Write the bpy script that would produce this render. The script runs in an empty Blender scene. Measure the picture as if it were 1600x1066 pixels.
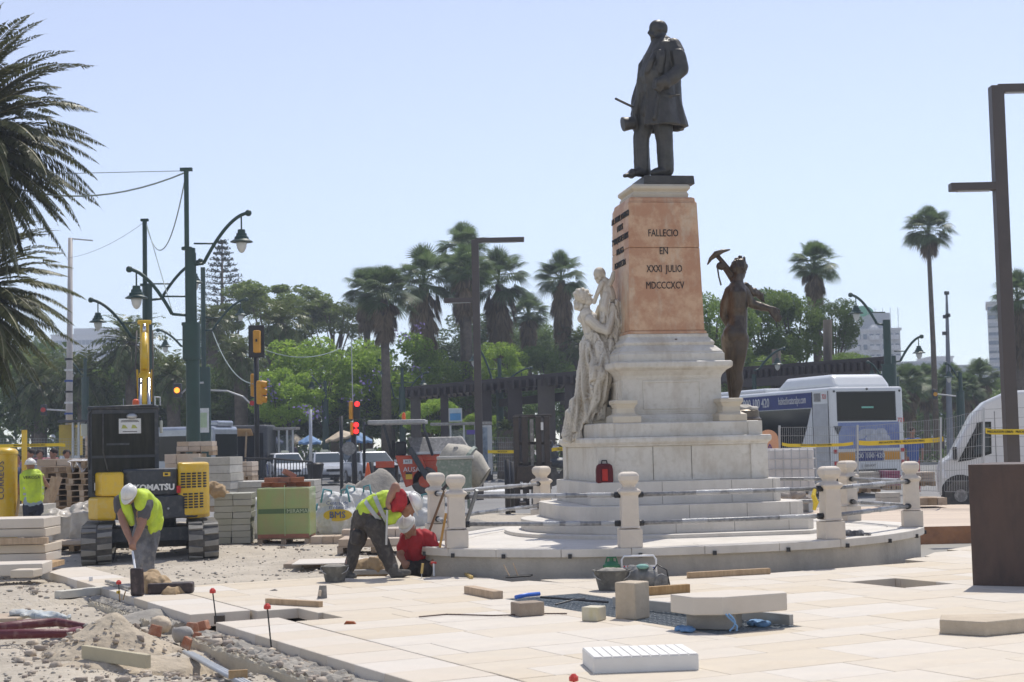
import bpy, bmesh, math, random
import numpy as np
from mathutils import Vector, Matrix, noise, Quaternion
random.seed(7); rng = np.random.default_rng(7)
S = bpy.context.scene; C = S.collection
PI = math.pi; R = math.radians
# ------------------------------------------------------------ camera, sky, sun, exposure
FOC = 2400.0; EYE = 1.6; PITCH = math.atan(160/FOC); ROLL = 0.022
fw = Vector((0, math.cos(PITCH), math.sin(PITCH)))
_r = Vector((1, 0, 0)); _u = Vector((0, -math.sin(PITCH), math.cos(PITCH)))
rt = _r*math.cos(ROLL) - _u*math.sin(ROLL); up = _u*math.cos(ROLL) + _r*math.sin(ROLL)
cam = bpy.data.cameras.new('camera'); camo = bpy.data.objects.new('camera', cam); C.objects.link(camo)
m = Matrix.Identity(4)
for i in range(3): m[i][0] = rt[i]; m[i][1] = up[i]; m[i][2] = -fw[i]
m[2][3] = EYE
camo.matrix_world = m
cam.sensor_width = 36; cam.lens = 36*FOC/1600; cam.clip_end = 4000; cam.clip_start = .1
cam.dof.use_dof = True; cam.dof.focus_distance = 20.5; cam.dof.aperture_fstop = 4.5
S.camera = camo
SUNV = Vector((.30, .66, 1.30)).normalized()
w = bpy.data.worlds.new('World'); S.world = w; w.use_nodes = True
nt = w.node_tree; bg = nt.nodes['Background']; sk = nt.nodes.new('ShaderNodeTexSky')
sk.sky_type = 'NISHITA'; sk.sun_disc = False
sk.sun_elevation = math.asin(SUNV.z); sk.sun_rotation = math.atan2(SUNV.x, SUNV.y)
sk.air_density = 1.0; sk.dust_density = 0.0; sk.ozone_density = 6.0; sk.altitude = 0
hs = nt.nodes.new('ShaderNodeHueSaturation'); hs.inputs['Saturation'].default_value = .60; hs.inputs['Hue'].default_value = .512
nt.links.new(sk.outputs[0], hs.inputs['Color']); nt.links.new(hs.outputs[0], bg.inputs[0]); bg.inputs[1].default_value = 0.12
sl = bpy.data.lights.new('sun', 'SUN'); sl.energy = 3.1; sl.angle = R(.53); sl.color = (1, .95, .87)
so = bpy.data.objects.new('sun', sl); C.objects.link(so); so.rotation_euler = SUNV.to_track_quat('Z', 'Y').to_euler()
S.view_settings.view_transform = 'Standard'; S.view_settings.look = 'None'
S.view_settings.exposure = 0.46; S.view_settings.gamma = 1
S.render.engine = 'CYCLES'

# ------------------------------------------------------------ helpers
def ray(px, py):
    return rt*((px-800)/FOC) - up*((py-533)/FOC) + fw
def P(px, py, d):                      # a point on the sight line at depth Y = d
    v = ray(px, py); return Vector((0, 0, EYE)) + v*(d/v.y)
def G(px, py, z=0.0):                  # where the sight line meets height z
    v = ray(px, py); return Vector((0, 0, EYE)) + v*((z-EYE)/v.z)
V = Vector
MATS = {}
def mat(name, c, rough=.75, c2=None, var=.2, scale=2.5, bump=.15, bscale=30, metal=0, rnd=0, emit=0, trans=0,
        stretch=(1, 1, 1), stain=None, sscale=1.2, samt=.5, alpha=1, spec=None, dirt=None, coat=0, con=.15):
    if name in MATS: return MATS[name]
    m = bpy.data.materials.new(name); m.use_nodes = True; t = m.node_tree; n = t.nodes; L = t.links.new
    b = n['Principled BSDF']; b.inputs['Roughness'].default_value = rough; b.inputs['Metallic'].default_value = metal
    if spec is not None: b.inputs['Specular IOR Level'].default_value = spec
    if coat: b.inputs['Coat Weight'].default_value = coat; b.inputs['Coat Roughness'].default_value = .08
    tc = n.new('ShaderNodeTexCoord'); mp = n.new('ShaderNodeMapping'); mp.inputs['Scale'].default_value = stretch
    L(tc.outputs['Object'], mp.inputs[0])
    c2 = c2 or tuple(x*(1-var) for x in c)
    nz = n.new('ShaderNodeTexNoise'); nz.inputs['Scale'].default_value = scale; nz.inputs['Detail'].default_value = 8; nz.inputs['Roughness'].default_value = .65
    L(mp.outputs[0], nz.inputs['Vector'])
    cr = n.new('ShaderNodeValToRGB'); cr.color_ramp.elements[0].position = .5-con; cr.color_ramp.elements[1].position = .5+con
    cr.color_ramp.elements[0].color = (*c2, 1); cr.color_ramp.elements[1].color = (*c, 1)
    L(nz.outputs[0], cr.inputs[0]); out = cr.outputs[0]
    def mix(fac, a, bcol, mode='MIX'):
        x = n.new('ShaderNodeMix'); x.data_type = 'RGBA'; x.blend_type = mode
        if isinstance(fac, (int, float)): x.inputs[0].default_value = fac
        else: L(fac, x.inputs[0])
        L(a, x.inputs[6])
        if isinstance(bcol, tuple): x.inputs[7].default_value = (*bcol, 1)
        else: L(bcol, x.inputs[7])
        return x.outputs[2]
    if stain:
        mp2 = n.new('ShaderNodeMapping'); mp2.inputs['Scale'].default_value = (1, 1, .35); L(tc.outputs['Object'], mp2.inputs[0])
        n2 = n.new('ShaderNodeTexNoise'); n2.inputs['Scale'].default_value = sscale; n2.inputs['Detail'].default_value = 10; n2.inputs['Roughness'].default_value = .7
        L(mp2.outputs[0], n2.inputs['Vector'])
        r2 = n.new('ShaderNodeMapRange'); r2.inputs[1].default_value = .5; r2.inputs[2].default_value = .75; r2.inputs[4].default_value = samt
        L(n2.outputs[0], r2.inputs[0]); out = mix(r2.outputs[0], out, stain)
    if dirt:
        n3 = n.new('ShaderNodeTexNoise'); n3.inputs['Scale'].default_value = 14; n3.inputs['Detail'].default_value = 12
        L(tc.outputs['Object'], n3.inputs['Vector'])
        r3 = n.new('ShaderNodeMapRange'); r3.inputs[1].default_value = .5; r3.inputs[2].default_value = .7; r3.inputs[4].default_value = .6
        L(n3.outputs[0], r3.inputs[0]); out = mix(r3.outputs[0], out, dirt)
    if rnd:
        oi = n.new('ShaderNodeObjectInfo'); r4 = n.new('ShaderNodeMapRange'); r4.inputs[3].default_value = 1-rnd; r4.inputs[4].default_value = 1+rnd*.5
        L(oi.outputs['Random'], r4.inputs[0]); h = n.new('ShaderNodeHueSaturation'); L(out, h.inputs['Color']); L(r4.outputs[0], h.inputs['Value'])
        r5 = n.new('ShaderNodeMapRange'); r5.inputs[3].default_value = 1.25; r5.inputs[4].default_value = .75
        L(oi.outputs['Random'], r5.inputs[0]); L(r5.outputs[0], h.inputs['Saturation']); out = h.outputs[0]
    L(out, b.inputs['Base Color'])
    if bump:
        nb = n.new('ShaderNodeTexNoise'); nb.inputs['Scale'].default_value = bscale; nb.inputs['Detail'].default_value = 6
        L(tc.outputs['Object'], nb.inputs['Vector']); bp = n.new('ShaderNodeBump'); bp.inputs['Strength'].default_value = bump; bp.inputs['Distance'].default_value = .02
        L(nb.outputs[0], bp.inputs['Height']); L(bp.outputs[0], b.inputs['Normal'])
    if emit: b.inputs['Emission Color'].default_value = (*c, 1); b.inputs['Emission Strength'].default_value = emit
    if trans: b.inputs['Transmission Weight'].default_value = trans
    if alpha < 1: b.inputs['Alpha'].default_value = alpha
    MATS[name] = m; return m

def leafmat(name, c, c2, tr=.35, rough=.5, rnd=.2):
    m = bpy.data.materials.new(name); m.use_nodes = True; t = m.node_tree; n = t.nodes; L = t.links.new
    b = n['Principled BSDF']; b.inputs['Roughness'].default_value = rough; b.inputs['Specular IOR Level'].default_value = .3
    g = n.new('ShaderNodeNewGeometry'); cr = n.new('ShaderNodeValToRGB')
    cr.color_ramp.elements[0].color = (*c, 1); cr.color_ramp.elements[1].color = (*c2, 1)
    L(g.outputs['Random Per Island'], cr.inputs[0])
    oi = n.new('ShaderNodeObjectInfo'); r4 = n.new('ShaderNodeMapRange'); r4.inputs[3].default_value = 1-rnd; r4.inputs[4].default_value = 1+rnd
    L(oi.outputs['Random'], r4.inputs[0]); h = n.new('ShaderNodeHueSaturation'); L(cr.outputs[0], h.inputs['Color']); L(r4.outputs[0], h.inputs['Value'])
    L(h.outputs[0], b.inputs['Base Color'])
    tl = n.new('ShaderNodeBsdfTranslucent'); L(h.outputs[0], tl.inputs[0]); mx = n.new('ShaderNodeMixShader'); mx.inputs[0].default_value = tr
    L(b.outputs[0], mx.inputs[1]); L(tl.outputs[0], mx.inputs[2]); L(mx.outputs[0], n['Material Output'].inputs[0])
    MATS[name] = m; return m

def tagit(o, label=None, cat=None, group=None, kind=None):
    if label: o['label'] = label
    if cat: o['category'] = cat
    if group: o['group'] = group
    if kind: o['kind'] = kind
    return o
def T(name, label, cat, loc=(0, 0, 0), rz=0, group=None):
    o = bpy.data.objects.new(name, None); C.objects.link(o); o.empty_display_size = .1
    o.matrix_world = Matrix.Translation(V(loc)) @ Matrix.Rotation(rz, 4, 'Z')
    return tagit(o, label, cat, group)
def wmat(o):
    m = o.matrix_basis.copy(); p = o.parent
    while p: m = p.matrix_basis @ m; p = p.parent
    return m
def link_mesh(me, name, m, parent=None, world=False, smooth=False, auto=None):
    if parent is not None and world: me.transform(wmat(parent).inverted())
    o = bpy.data.objects.new(name, me); C.objects.link(o)
    if parent is not None: o.parent = parent
    if m is not None:
        me.materials.clear(); me.materials.append(m)
    if smooth: me.polygons.foreach_set('use_smooth', [True]*len(me.polygons))
    if auto: me.set_sharp_from_angle(angle=R(auto))
    return o
class M:
    def __init__(s, F=None): s.v = []; s.f = []; s.F = F or Matrix.Identity(4)
    def add(s, vs, fs):
        k = len(s.v); s.v += [s.F @ V(p) for p in vs]; s.f += [tuple(i+k for i in f) for f in fs]; return s
    def hexa(s, p):          # 8 corners: 4 bottom ccw, 4 top ccw
        return s.add(p, [(3, 2, 1, 0), (4, 5, 6, 7), (0, 1, 5, 4), (1, 2, 6, 5), (2, 3, 7, 6), (3, 0, 4, 7)])
    def box(s, c, d, rz=0, rx=0, ry=0, top=(1, 1)):
        x, y, z = (k/2 for k in d)
        q = [V((a*x*t[0], b*y*t[1], cc)) for cc, t in ((-z, (1, 1)), (z, top)) for a, b in ((-1, -1), (1, -1), (1, 1), (-1, 1))]
        m = Matrix.Rotation(rz, 4, 'Z') @ Matrix.Rotation(ry, 4, 'Y') @ Matrix.Rotation(rx, 4, 'X')
        return s.hexa([V(c) + m @ p for p in q])
    def bb(s, x0, x1, y0, y1, z0, z1): return s.box(((x0+x1)/2, (y0+y1)/2, (z0+z1)/2), (x1-x0, y1-y0, z1-z0))
    def prism(s, pts, a, b, axis='z'):      # polygon extruded along an axis
        def mk(p, h): return {'z': (p[0], p[1], h), 'y': (p[0], h, p[1]), 'x': (h, p[0], p[1])}[axis]
        n = len(pts); vs = [mk(p, a) for p in pts] + [mk(p, b) for p in pts]
        return s.add(vs, [tuple(range(n))[::-1], tuple(range(n, 2*n))] + [(i, (i+1) % n, n+(i+1) % n, n+i) for i in range(n)])
    def rings(s, rs, cap=True, closed=True):
        n = len(rs[0]); vs = [p for r in rs for p in r]; fs = []
        for k in range(len(rs)-1):
            for i in range(n if closed else n-1):
                j = (i+1) % n; fs.append((k*n+i, k*n+j, (k+1)*n+j, (k+1)*n+i))
        if cap: fs += [tuple(range(n))[::-1], tuple(range((len(rs)-1)*n, len(rs)*n))]
        return s.add(vs, fs)
    def lathe(s, prof, c=(0, 0, 0), n=16, sq=False):
        c = V(c)
        if sq: ang = [PI/4+i*PI/2 for i in range(4)]; k = math.sqrt(2)
        else: ang = [2*PI*i/n for i in range(n)]; k = 1
        return s.rings([[c + V((math.cos(a)*r*k, math.sin(a)*r*k, z)) for a in ang] for r, z in prof])
    def tube(s, pts, r, n=8, cap=True):
        pts = [V(p) for p in pts]; rs = []; rr = r if isinstance(r, (list, tuple)) else [r]*len(pts); pu = None
        for i, p in enumerate(pts):
            t = (pts[min(i+1, len(pts)-1)] - pts[max(i-1, 0)]).normalized()
            if pu is None: pu = t.orthogonal().normalized()
            else: pu = (pu - t*pu.dot(t)); pu = pu.normalized() if pu.length > 1e-6 else t.orthogonal().normalized()
            w = t.cross(pu); rs.append([p + (pu*math.cos(2*PI*k/n) + w*math.sin(2*PI*k/n))*rr[i] for k in range(n)])
        return s.rings(rs, cap)
    def beam(s, a, b, w, h, upv=(0, 0, 1)):     # rectangular bar from a to b
        a = V(a); b = V(b); t = (b-a).normalized(); u = V(upv); sd = t.cross(u)
        if sd.length < 1e-4: sd = t.orthogonal()
        sd = sd.normalized()*w/2; u = sd.cross(t).normalized()*h/2
        return s.rings([[p-sd-u, p+sd-u, p+sd+u, p-sd+u] for p in (a, b)])
    def ell(s, c, r, n=12, k=8, rot=None):
        c = V(c); rs = []; rot = rot or Matrix.Identity(3)
        for i in range(1, k):
            a = -PI/2 + PI*i/k
            rs.append([c + rot @ V((r[0]*math.cos(a)*math.cos(2*PI*j/n), r[1]*math.cos(a)*math.sin(2*PI*j/n), r[2]*math.sin(a))) for j in range(n)])
        return s.rings(rs)
    def build(s, name, m, parent=None, world=False, smooth=False, bev=0, auto=None, label=None, seg=2, kind=None):
        me = bpy.data.meshes.new(name); me.from_pydata([tuple(p) for p in s.v], [], s.f); me.validate()
        bm = bmesh.new(); bm.from_mesh(me); bmesh.ops.recalc_face_normals(bm, faces=bm.faces); bm.to_mesh(me); bm.free()
        o = link_mesh(me, name, m, parent, world, smooth or bool(auto), auto)
        if bev:
            b = o.modifiers.new('b', 'BEVEL'); b.width = bev; b.segments = seg; b.limit_method = 'ANGLE'; b.angle_limit = R(40)
        if label: o['label'] = label
        if kind: o['kind'] = kind
        return o
def dup(root, loc=None, rz=None, label=None, sc=None, world_mat=None):
    def cp(o, par):
        c = o.copy(); C.objects.link(c); c.parent = par
        for ch in kids.get(o, []): cp(ch, c)
        return c
    kids = {}
    def scan(o):
        kids[o] = KIDS(o)
        for k in kids[o]: scan(k)
    scan(root); r = cp(root, None)
    l = V(loc) if loc is not None else root.matrix_basis.translation
    z = rz if rz is not None else root.matrix_basis.to_euler().z
    r.matrix_basis = Matrix.Translation(l) @ Matrix.Rotation(z, 4, 'Z') @ Matrix.Scale(sc or 1, 4)
    if label: r['label'] = label
    return r
def KIDS(o): return [k for k in C.objects if k.parent == o]
def text(body, size, m, parent, loc, rot=(PI/2, 0, 0), name='lettering', ext=.003, sx=1, world=False, align='CENTER', off=0):
    cu = bpy.data.curves.new('t', 'FONT'); cu.body = body; cu.size = size; cu.extrude = ext; cu.align_x = align; cu.align_y = 'CENTER'; cu.offset = off
    cu.resolution_u = 2
    o = bpy.data.objects.new('t', cu); C.objects.link(o); dg = bpy.context.evaluated_depsgraph_get()
    me = bpy.data.meshes.new_from_object(o.evaluated_get(dg)); bpy.data.objects.remove(o)
    rm = rot if isinstance(rot, Matrix) else (Matrix.Rotation(rot[2], 4, 'Z') @ Matrix.Rotation(rot[1], 4, 'Y') @ Matrix.Rotation(rot[0], 4, 'X'))
    me.transform(Matrix.Translation(V(loc)) @ rm @ Matrix.Diagonal((sx, 1, 1, 1)))
    return link_mesh(me, name, m, parent, world)
def remesh(mb, vox, name, m, parent, smooth=4, world=True, disp=None, fac=.5):
    """one continuous skin over overlapping volumes"""
    me = bpy.data.meshes.new('tmp'); me.from_pydata([tuple(p) for p in mb.v], [], mb.f)
    bm = bmesh.new(); bm.from_mesh(me); bmesh.ops.recalc_face_normals(bm, faces=bm.faces); bm.to_mesh(me); bm.free()
    o = bpy.data.objects.new('tmp', me); C.objects.link(o)
    r = o.modifiers.new('r', 'REMESH'); r.mode = 'VOXEL'; r.voxel_size = vox
    if smooth: q = o.modifiers.new('s', 'SMOOTH'); q.iterations = smooth; q.factor = fac
    dg = bpy.context.evaluated_depsgraph_get(); me2 = bpy.data.meshes.new_from_object(o.evaluated_get(dg)); bpy.data.objects.remove(o)
    if disp:
        k = len(me2.vertices); co = np.empty(k*3, np.float32); no = np.empty(k*3, np.float32)
        me2.vertices.foreach_get('co', co); me2.vertices.foreach_get('normal', no); co = co.reshape(-1, 3); no = no.reshape(-1, 3)
        dd = np.array([disp(V(p)) for p in co.tolist()], dtype=np.float32)
        me2.vertices.foreach_set('co', (co+no*dd[:, None]).ravel()); me2.update()
    return link_mesh(me2, name, m, parent, world, True)
def cap(mb, a, ra, b, rb, n=10):         # tapered capsule
    a = V(a); b = V(b); t = b-a; L = t.length
    if L < 1e-5: return mb.ell(a, (ra, ra, ra))
    t /= L; u = t.orthogonal().normalized(); w = t.cross(u); rs = []
    for base, r, angs in ((a, ra, (-80, -50, -20, 0)), (b, rb, (0, 20, 50, 80))):
        for g in angs:
            g = R(g); rs.append([base + t*r*math.sin(g) + (u*math.cos(2*PI*k/n) + w*math.sin(2*PI*k/n))*r*math.cos(g) for k in range(n)])
    return mb.rings(rs)
def chain(mb, pts, rs):
    for i in range(len(pts)-1): cap(mb, pts[i], rs[i], pts[i+1], rs[i+1])
    return mb
def oriented(xaxis, upv=(0, 0, 1)):
    x = V(xaxis).normalized(); z = V(upv); y = z.cross(x).normalized(); z = x.cross(y)
    return Matrix((x, y, z)).transposed()
def hand(mb, wrist, tip, back, r=.02, curl=.5, side=1, L=None):
    """palm, four unequal bent fingers and a side thumb, added to a body volume"""
    wrist = V(wrist); f = (V(tip)-wrist); L = L or f.length; f.normalize(); b = V(back); b = (b-f*b.dot(f)).normalized(); s = f.cross(b)*side
    pl = L*.5
    for k in (-1.2, -.4, .4, 1.2): cap(mb, wrist+s*k*r*.5, r*.6, wrist+f*pl+s*k*r*.75, r*.5, 6)
    for k, ln in ((-1.5, .8), (-.5, .95), (.5, 1), (1.5, .78)):
        p0 = wrist+f*pl*.95+s*k*r*.65; q = (f*(1-curl*.6)-b*curl).normalized(); p1 = p0+q*L*.24*ln
        q2 = (f*(1-curl*1.4)-b*curl*1.2).normalized(); p2 = p1+q2*L*.2*ln
        cap(mb, p0, r*.42, p1, r*.38, 6); cap(mb, p1, r*.38, p2, r*.3, 6)
    t0 = wrist+f*pl*.25-s*r*1.0; t1 = t0+(f*.8-s*.8-b*.3).normalized()*L*.25; t2 = t1+(f-b*.6).normalized()*L*.18
    cap(mb, t0, r*.55, t1, r*.45, 6); cap(mb, t1, r*.45, t2, r*.34, 6)
def head(mb, c, face, upv, r=.095):
    """skull, jaw, nose, brow, lips and ears; c = head centre"""
    c = V(c); f = V(face).normalized(); u = V(upv); u = (u-f*u.dot(f)).normalized(); s = f.cross(u)
    rot = Matrix((f, s, u)).transposed()
    mb.ell(c+u*r*.2, (r*1.02, r*.82, r*1.0), 14, 10, rot)
    mb.ell(c+f*r*.22-u*r*.55, (r*.72, r*.58, r*.72), 12, 8, rot)
    mb.ell(c+f*r*.68-u*r*1.0, (r*.22, r*.3, r*.2), 8, 6, rot)
    cap(mb, c+f*r*.9+u*r*.12, r*.09, c+f*r*1.16-u*r*.28, r*.15, 6)
    for k in (-1, 1):
        cap(mb, c+f*r*.86+s*k*r*.12+u*r*.28, r*.1, c+f*r*.72+s*k*r*.5+u*r*.26, r*.1, 6)
        mb.ell(c+s*k*r*.86-u*r*.1-f*r*.05, (r*.2, r*.09, r*.3), 8, 6, rot)
        mb.ell(c+f*r*.6+s*k*r*.42-u*r*.35, (r*.25, r*.2, r*.2), 8, 6, rot)
    for z in (.66, .78): cap(mb, c+f*r*.9-u*r*z+s*r*.18, r*.07, c+f*r*.9-u*r*z-s*r*.18, r*.07, 6)
def fold(amp, k, ax=(0, 0, 1), seed=0, fine=0):
    ax = V(ax)
    def f(co):
        q = V((co.x*k, co.y*k, co.z*k)) - ax*(co.dot(ax)*k*.8)
        n = noise.noise(q + V((seed, seed, seed))); r = amp*(1-2*abs(n)*1.6)
        if fine: r += fine*noise.noise(co*k*4)
        return r
    return f
def np_mesh(name, verts, quads, m, parent=None, world=False, smooth=False):
    me = bpy.data.meshes.new(name); nv = len(verts); nf = len(quads); k = quads.shape[1]
    me.vertices.add(nv); me.vertices.foreach_set('co', np.asarray(verts, dtype=np.float32).ravel())
    me.loops.add(nf*k); me.loops.foreach_set('vertex_index', quads.astype(np.int32).ravel())
    me.polygons.add(nf); me.polygons.foreach_set('loop_start', np.arange(nf, dtype=np.int32)*k)
    me.update(calc_edges=True)
    return link_mesh(me, name, m, parent, world, smooth)
# ------------------------------------------------------------ materials
soilm = mat('soil', (.50, .44, .35), .95, c2=(.36, .315, .25), scale=1.1, bump=.9, bscale=25, dirt=(.52, .47, .40))
slabm = mat('paving stone', (.62, .545, .435), .75, c2=(.57, .505, .41), scale=1.3, con=.1, bump=.12, bscale=50, rnd=.045, stretch=(1, 2.0, 1), stain=(.47, .39, .30), samt=.55, sscale=1.1, dirt=(.57, .50, .42))
slabm2 = mat('pale border stone', (.62, .55, .46), .75, c2=(.58, .52, .435), scale=2, con=.1, bump=.12, bscale=50, rnd=.05, stain=(.50, .43, .34), samt=.5, sscale=1.4)
tanp = mat('tan paving', (.60, .49, .38), .8, c2=(.52, .42, .33), scale=.5, bump=.1, stretch=(.4, 3, 1))
marble = mat('white marble', (.69, .645, .565), .55, c2=(.60, .555, .475), scale=1.6, bump=.15, bscale=18, stain=(.34, .26, .17), sscale=1.9, samt=.75, dirt=(.52, .47, .38))
marble2 = mat('cream marble', (.62, .55, .43), .6, c2=(.54, .47, .36), scale=2, bump=.1, stain=(.40, .32, .22), samt=.5)
newst = mat('new white stone', (.655, .61, .54), .65, c2=(.58, .54, .475), scale=1.8, con=.1, bump=.1, bscale=40, stain=(.44, .39, .31), samt=.55, sscale=1.8)
marbs = mat('weathered marble with shaded hollows', (.66, .61, .52), .6, c2=(.56, .505, .41), scale=3, con=.1, bump=.3, bscale=40, stain=(.36, .29, .20), sscale=3, samt=.6)
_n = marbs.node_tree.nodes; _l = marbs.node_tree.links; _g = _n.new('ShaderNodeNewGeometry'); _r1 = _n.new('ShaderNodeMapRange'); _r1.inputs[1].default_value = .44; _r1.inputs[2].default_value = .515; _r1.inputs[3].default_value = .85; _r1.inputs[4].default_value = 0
_l.new(_g.outputs['Pointiness'], _r1.inputs[0]); _x = _n.new('ShaderNodeMix'); _x.data_type = 'RGBA'; _src = _n['Principled BSDF'].inputs['Base Color'].links[0].from_socket; _l.new(_src, _x.inputs[6]); _x.inputs[7].default_value = (.22, .17, .11, 1); _l.new(_r1.outputs[0], _x.inputs[0]); _l.new(_x.outputs[2], _n['Principled BSDF'].inputs['Base Color'])  # crease shade, along with grime, painted into the carved hollows by pointiness
postm = mat('post stone', (.68, .60, .50), .7, c2=(.62, .545, .45), scale=4, bump=.1, bscale=60, dirt=(.6, .53, .45))
conc = mat('raw concrete', (.52, .475, .405), .9, c2=(.40, .365, .31), scale=1.6, bump=.5, bscale=20, stain=(.2, .18, .16), samt=.5)
ledge = mat('cast concrete', (.52, .46, .35), .9, c2=(.40, .36, .28), scale=2, bump=.5, bscale=22)
pink = mat('pink marble', (.60, .385, .235), .5, c2=(.47, .245, .135), scale=3.4, con=.07, bump=.15, bscale=14, stain=(.57, .51, .38), sscale=2.9, samt=1, dirt=(.50, .285, .165))
bronze = mat('dark bronze', (.095, .088, .078), .48, c2=(.05, .048, .044), scale=3, metal=.45, bump=.35, bscale=16, stain=(.12, .125, .105), samt=.6, sscale=2.5)
bronze2 = mat('brown bronze', (.095, .075, .058), .42, c2=(.06, .047, .038), scale=3, metal=.55, bump=.3, bscale=16, stain=(.25, .215, .165), samt=.8, sscale=3.5)
ink = mat('black lettering', (.02, .018, .016), .6, bump=0)
pipe_m = mat('steel pipe', (.16, .16, .165), .45, c2=(.35, .35, .35), scale=18, metal=.3, bump=.3, bscale=60, stretch=(1, 1, 1))
asph = mat('asphalt', (.235, .23, .22), .9, c2=(.19, .185, .18), scale=.5, bump=.2)
clay = mat('orange clay soil', (.42, .20, .09), .95, c2=(.26, .13, .07), scale=2, bump=1, bscale=10)
wood = mat('raw timber', (.50, .35, .20), .8, c2=(.36, .24, .13), scale=3, bump=.3, bscale=30, stretch=(6, 6, .8), rnd=.2)
wood2 = mat('weathered pallet timber', (.42, .32, .22), .85, c2=(.28, .2, .13), scale=4, bump=.3, rnd=.3)
black = mat('black plastic', (.022, .022, .023), .45, bump=.1)
rubber = mat('dusty rubber', (.06, .058, .055), .8, c2=(.13, .12, .105), scale=7, bump=.3)
white = mat('white paint', (.75, .76, .77), .3, var=.06, bump=0, coat=.3)
yel = mat('yellow paint', (.72, .47, .02), .38, c2=(.62, .38, .02), scale=3, bump=.02, coat=.2, dirt=(.62, .45, .12))
steel = mat('galvanised steel', (.48, .49, .50), .4, metal=.6, bump=0)
dgreen = mat('dark green paint', (.022, .060, .048), .45, c2=(.018, .045, .036), bump=.03)
red_m = mat('red plastic', (.62, .045, .03), .45, bump=0)
rusty = mat('brown corten steel', (.062, .038, .029), .6, c2=(.085, .05, .036), scale=4, con=.1, bump=.3, stain=(.12, .075, .052), samt=.6, sscale=3, metal=0, stretch=(1, 1, .3))
greyst = mat('grey stone', (.42, .40, .37), .85, c2=(.33, .31, .28), scale=4, bump=.3, rnd=.15)

def sm(o, label, cat, group=None): return tagit(o, label, cat, group)
# ------------------------------------------------------------ ground
UA = R(-60); U = V((math.cos(UA), math.sin(UA), 0)); W = V((-U.y, U.x, 0))   # paving grid axes: U towards camera-right, W to back-right
plat_pts = []   # filled below
POST = [(-.74, 19.15), (1.36, 18.50), (3.92, 19.25), (5.50, 21.45), (5.02, 23.30), (2.9, 25.2), (.42, 24.5), (-1.07, 20.75)]
# closed smooth outline through the posts, pushed outwards
def cat(pts, n=10):
    out = []; k = len(pts)
    for i in range(k):
        a, b, c, d = (V((*pts[(i+j-1) % k], 0)) for j in range(4))
        for s in range(n):
            t = s/n; out.append(.5*((2*b)+(c-a)*t+(2*a-5*b+4*c-d)*t*t+(3*b-a-3*c+d)*t**3))
    return out
CEN = V((2.2, 21.9, 0))
def outline(off, n=10):
    base = cat(POST, n); k = len(base); o = []
    for i, p in enumerate(base):
        t = (base[(i+1) % k]-base[i-1]).normalized(); nn = V((t.y, -t.x, 0))
        if nn.dot(p-CEN) < 0: nn = -nn
        o.append(p+nn*off)
    return o
plat = outline(.16)
def in_poly(x, y, poly):
    c = False; n = len(poly)
    for i in range(n):
        a = poly[i]; b = poly[i-1]
        if (a[1] > y) != (b[1] > y) and x < (b[0]-a[0])*(y-a[1])/(b[1]-a[1])+a[0]: c = not c
    return c
M().add([(-2500, -60, -.30), (2500, -60, -.30), (2500, 3000, -.30), (-2500, 3000, -.30)], [(0, 1, 2, 3)]).build('ground', mat('far ground', (.33, .31, .27), .95, scale=.05, bump=0))['kind'] = 'structure'
E0 = G(130, 910); E1 = G(625, 1060)          # left edge of the paving
EDIR = (E1-E0).normalized(); U = EDIR; W = V((-U.y, U.x, 0))
if W.x < 0: W = -W
O0 = E0.copy()
def uv(x, y): p = V((x, y, 0))-O0; return p.dot(U), p.dot(W)
FARL = [G(140, 898), G(190, 902), G(275, 917), G(500, 902), G(700, 899), G(760, 903)]
PIT = [G(1432, 866), G(1530, 851), V((10.5, 21.9, 0)), V((11.5, 26.9, 0)), G(1436, 823), V((5.9, 24.5, 0))]
nx, ny = 300, 300; X = np.linspace(-15, 15, nx); Y = np.linspace(7.5, 37.5, ny); ZG = np.zeros((ny, nx))
ox = [(p.x, p.y) for p in outline(.42)]; pitp = [(p.x, p.y) for p in PIT]
mounds = [(G(60, 930, -.1), .9, .10), (G(150, 925, -.1), .8, -.10), (G(20, 985, -.1), 1.0, -.06), (G(330, 860, -.1), 1.3, .06), (G(700, 815, -.1), 2.0, .14), (G(330, 1030, -.1), .5, -.12)]
for j, y in enumerate(Y):
    for i, x in enumerate(X):
        a, b = uv(x, y)
        z = -.10 + .035*noise.noise(V((x*.5, y*.5, 0))) + .028*noise.noise(V((x*2.1, y*2.1, 3))) + .02*noise.noise(V((x*5.3, y*5.3, 9)))
        for c, s, h in mounds:
            q = ((x-c.x)**2+(y-c.y)**2)/(s*s)
            if q < 5: z += h*math.exp(-q)
        if b < 0 and a > 1.2: z -= .05
        if b > 0 and a > -1.5 and y < 19.6 : z = min(z, -.2)
        if y < 27 and in_poly(x, y, ox): z = -.36
        if in_poly(x, y, pitp): z = -.42 + .08*noise.noise(V((x*2, y*2, 0)))
        if x > 3 and y > 23 and not in_poly(x, y, pitp): z = min(z, -.12)
        ZG[j, i] = z
def soil(x, y):
    i = int((x+15)/30*(nx-1)); j = int((y-7.5)/30*(ny-1))
    return float(ZG[min(max(j, 0), ny-1), min(max(i, 0), nx-1)])
gv = np.stack([np.tile(X, ny), np.repeat(Y, nx), ZG.ravel()], 1)
idx = np.arange(nx*ny).reshape(ny, nx); q = np.stack([idx[:-1, :-1], idx[:-1, 1:], idx[1:, 1:], idx[1:, :-1]], -1).reshape(-1, 4)
np_mesh('soil', gv, q, soilm, smooth=True)['kind'] = 'structure'
M().add([(-200, 37, -.2), (200, 37, -.2), (200, 118, -.2), (-200, 118, -.2)], [(0, 1, 2, 3)]).build('road', asph)['kind'] = 'structure'
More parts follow.
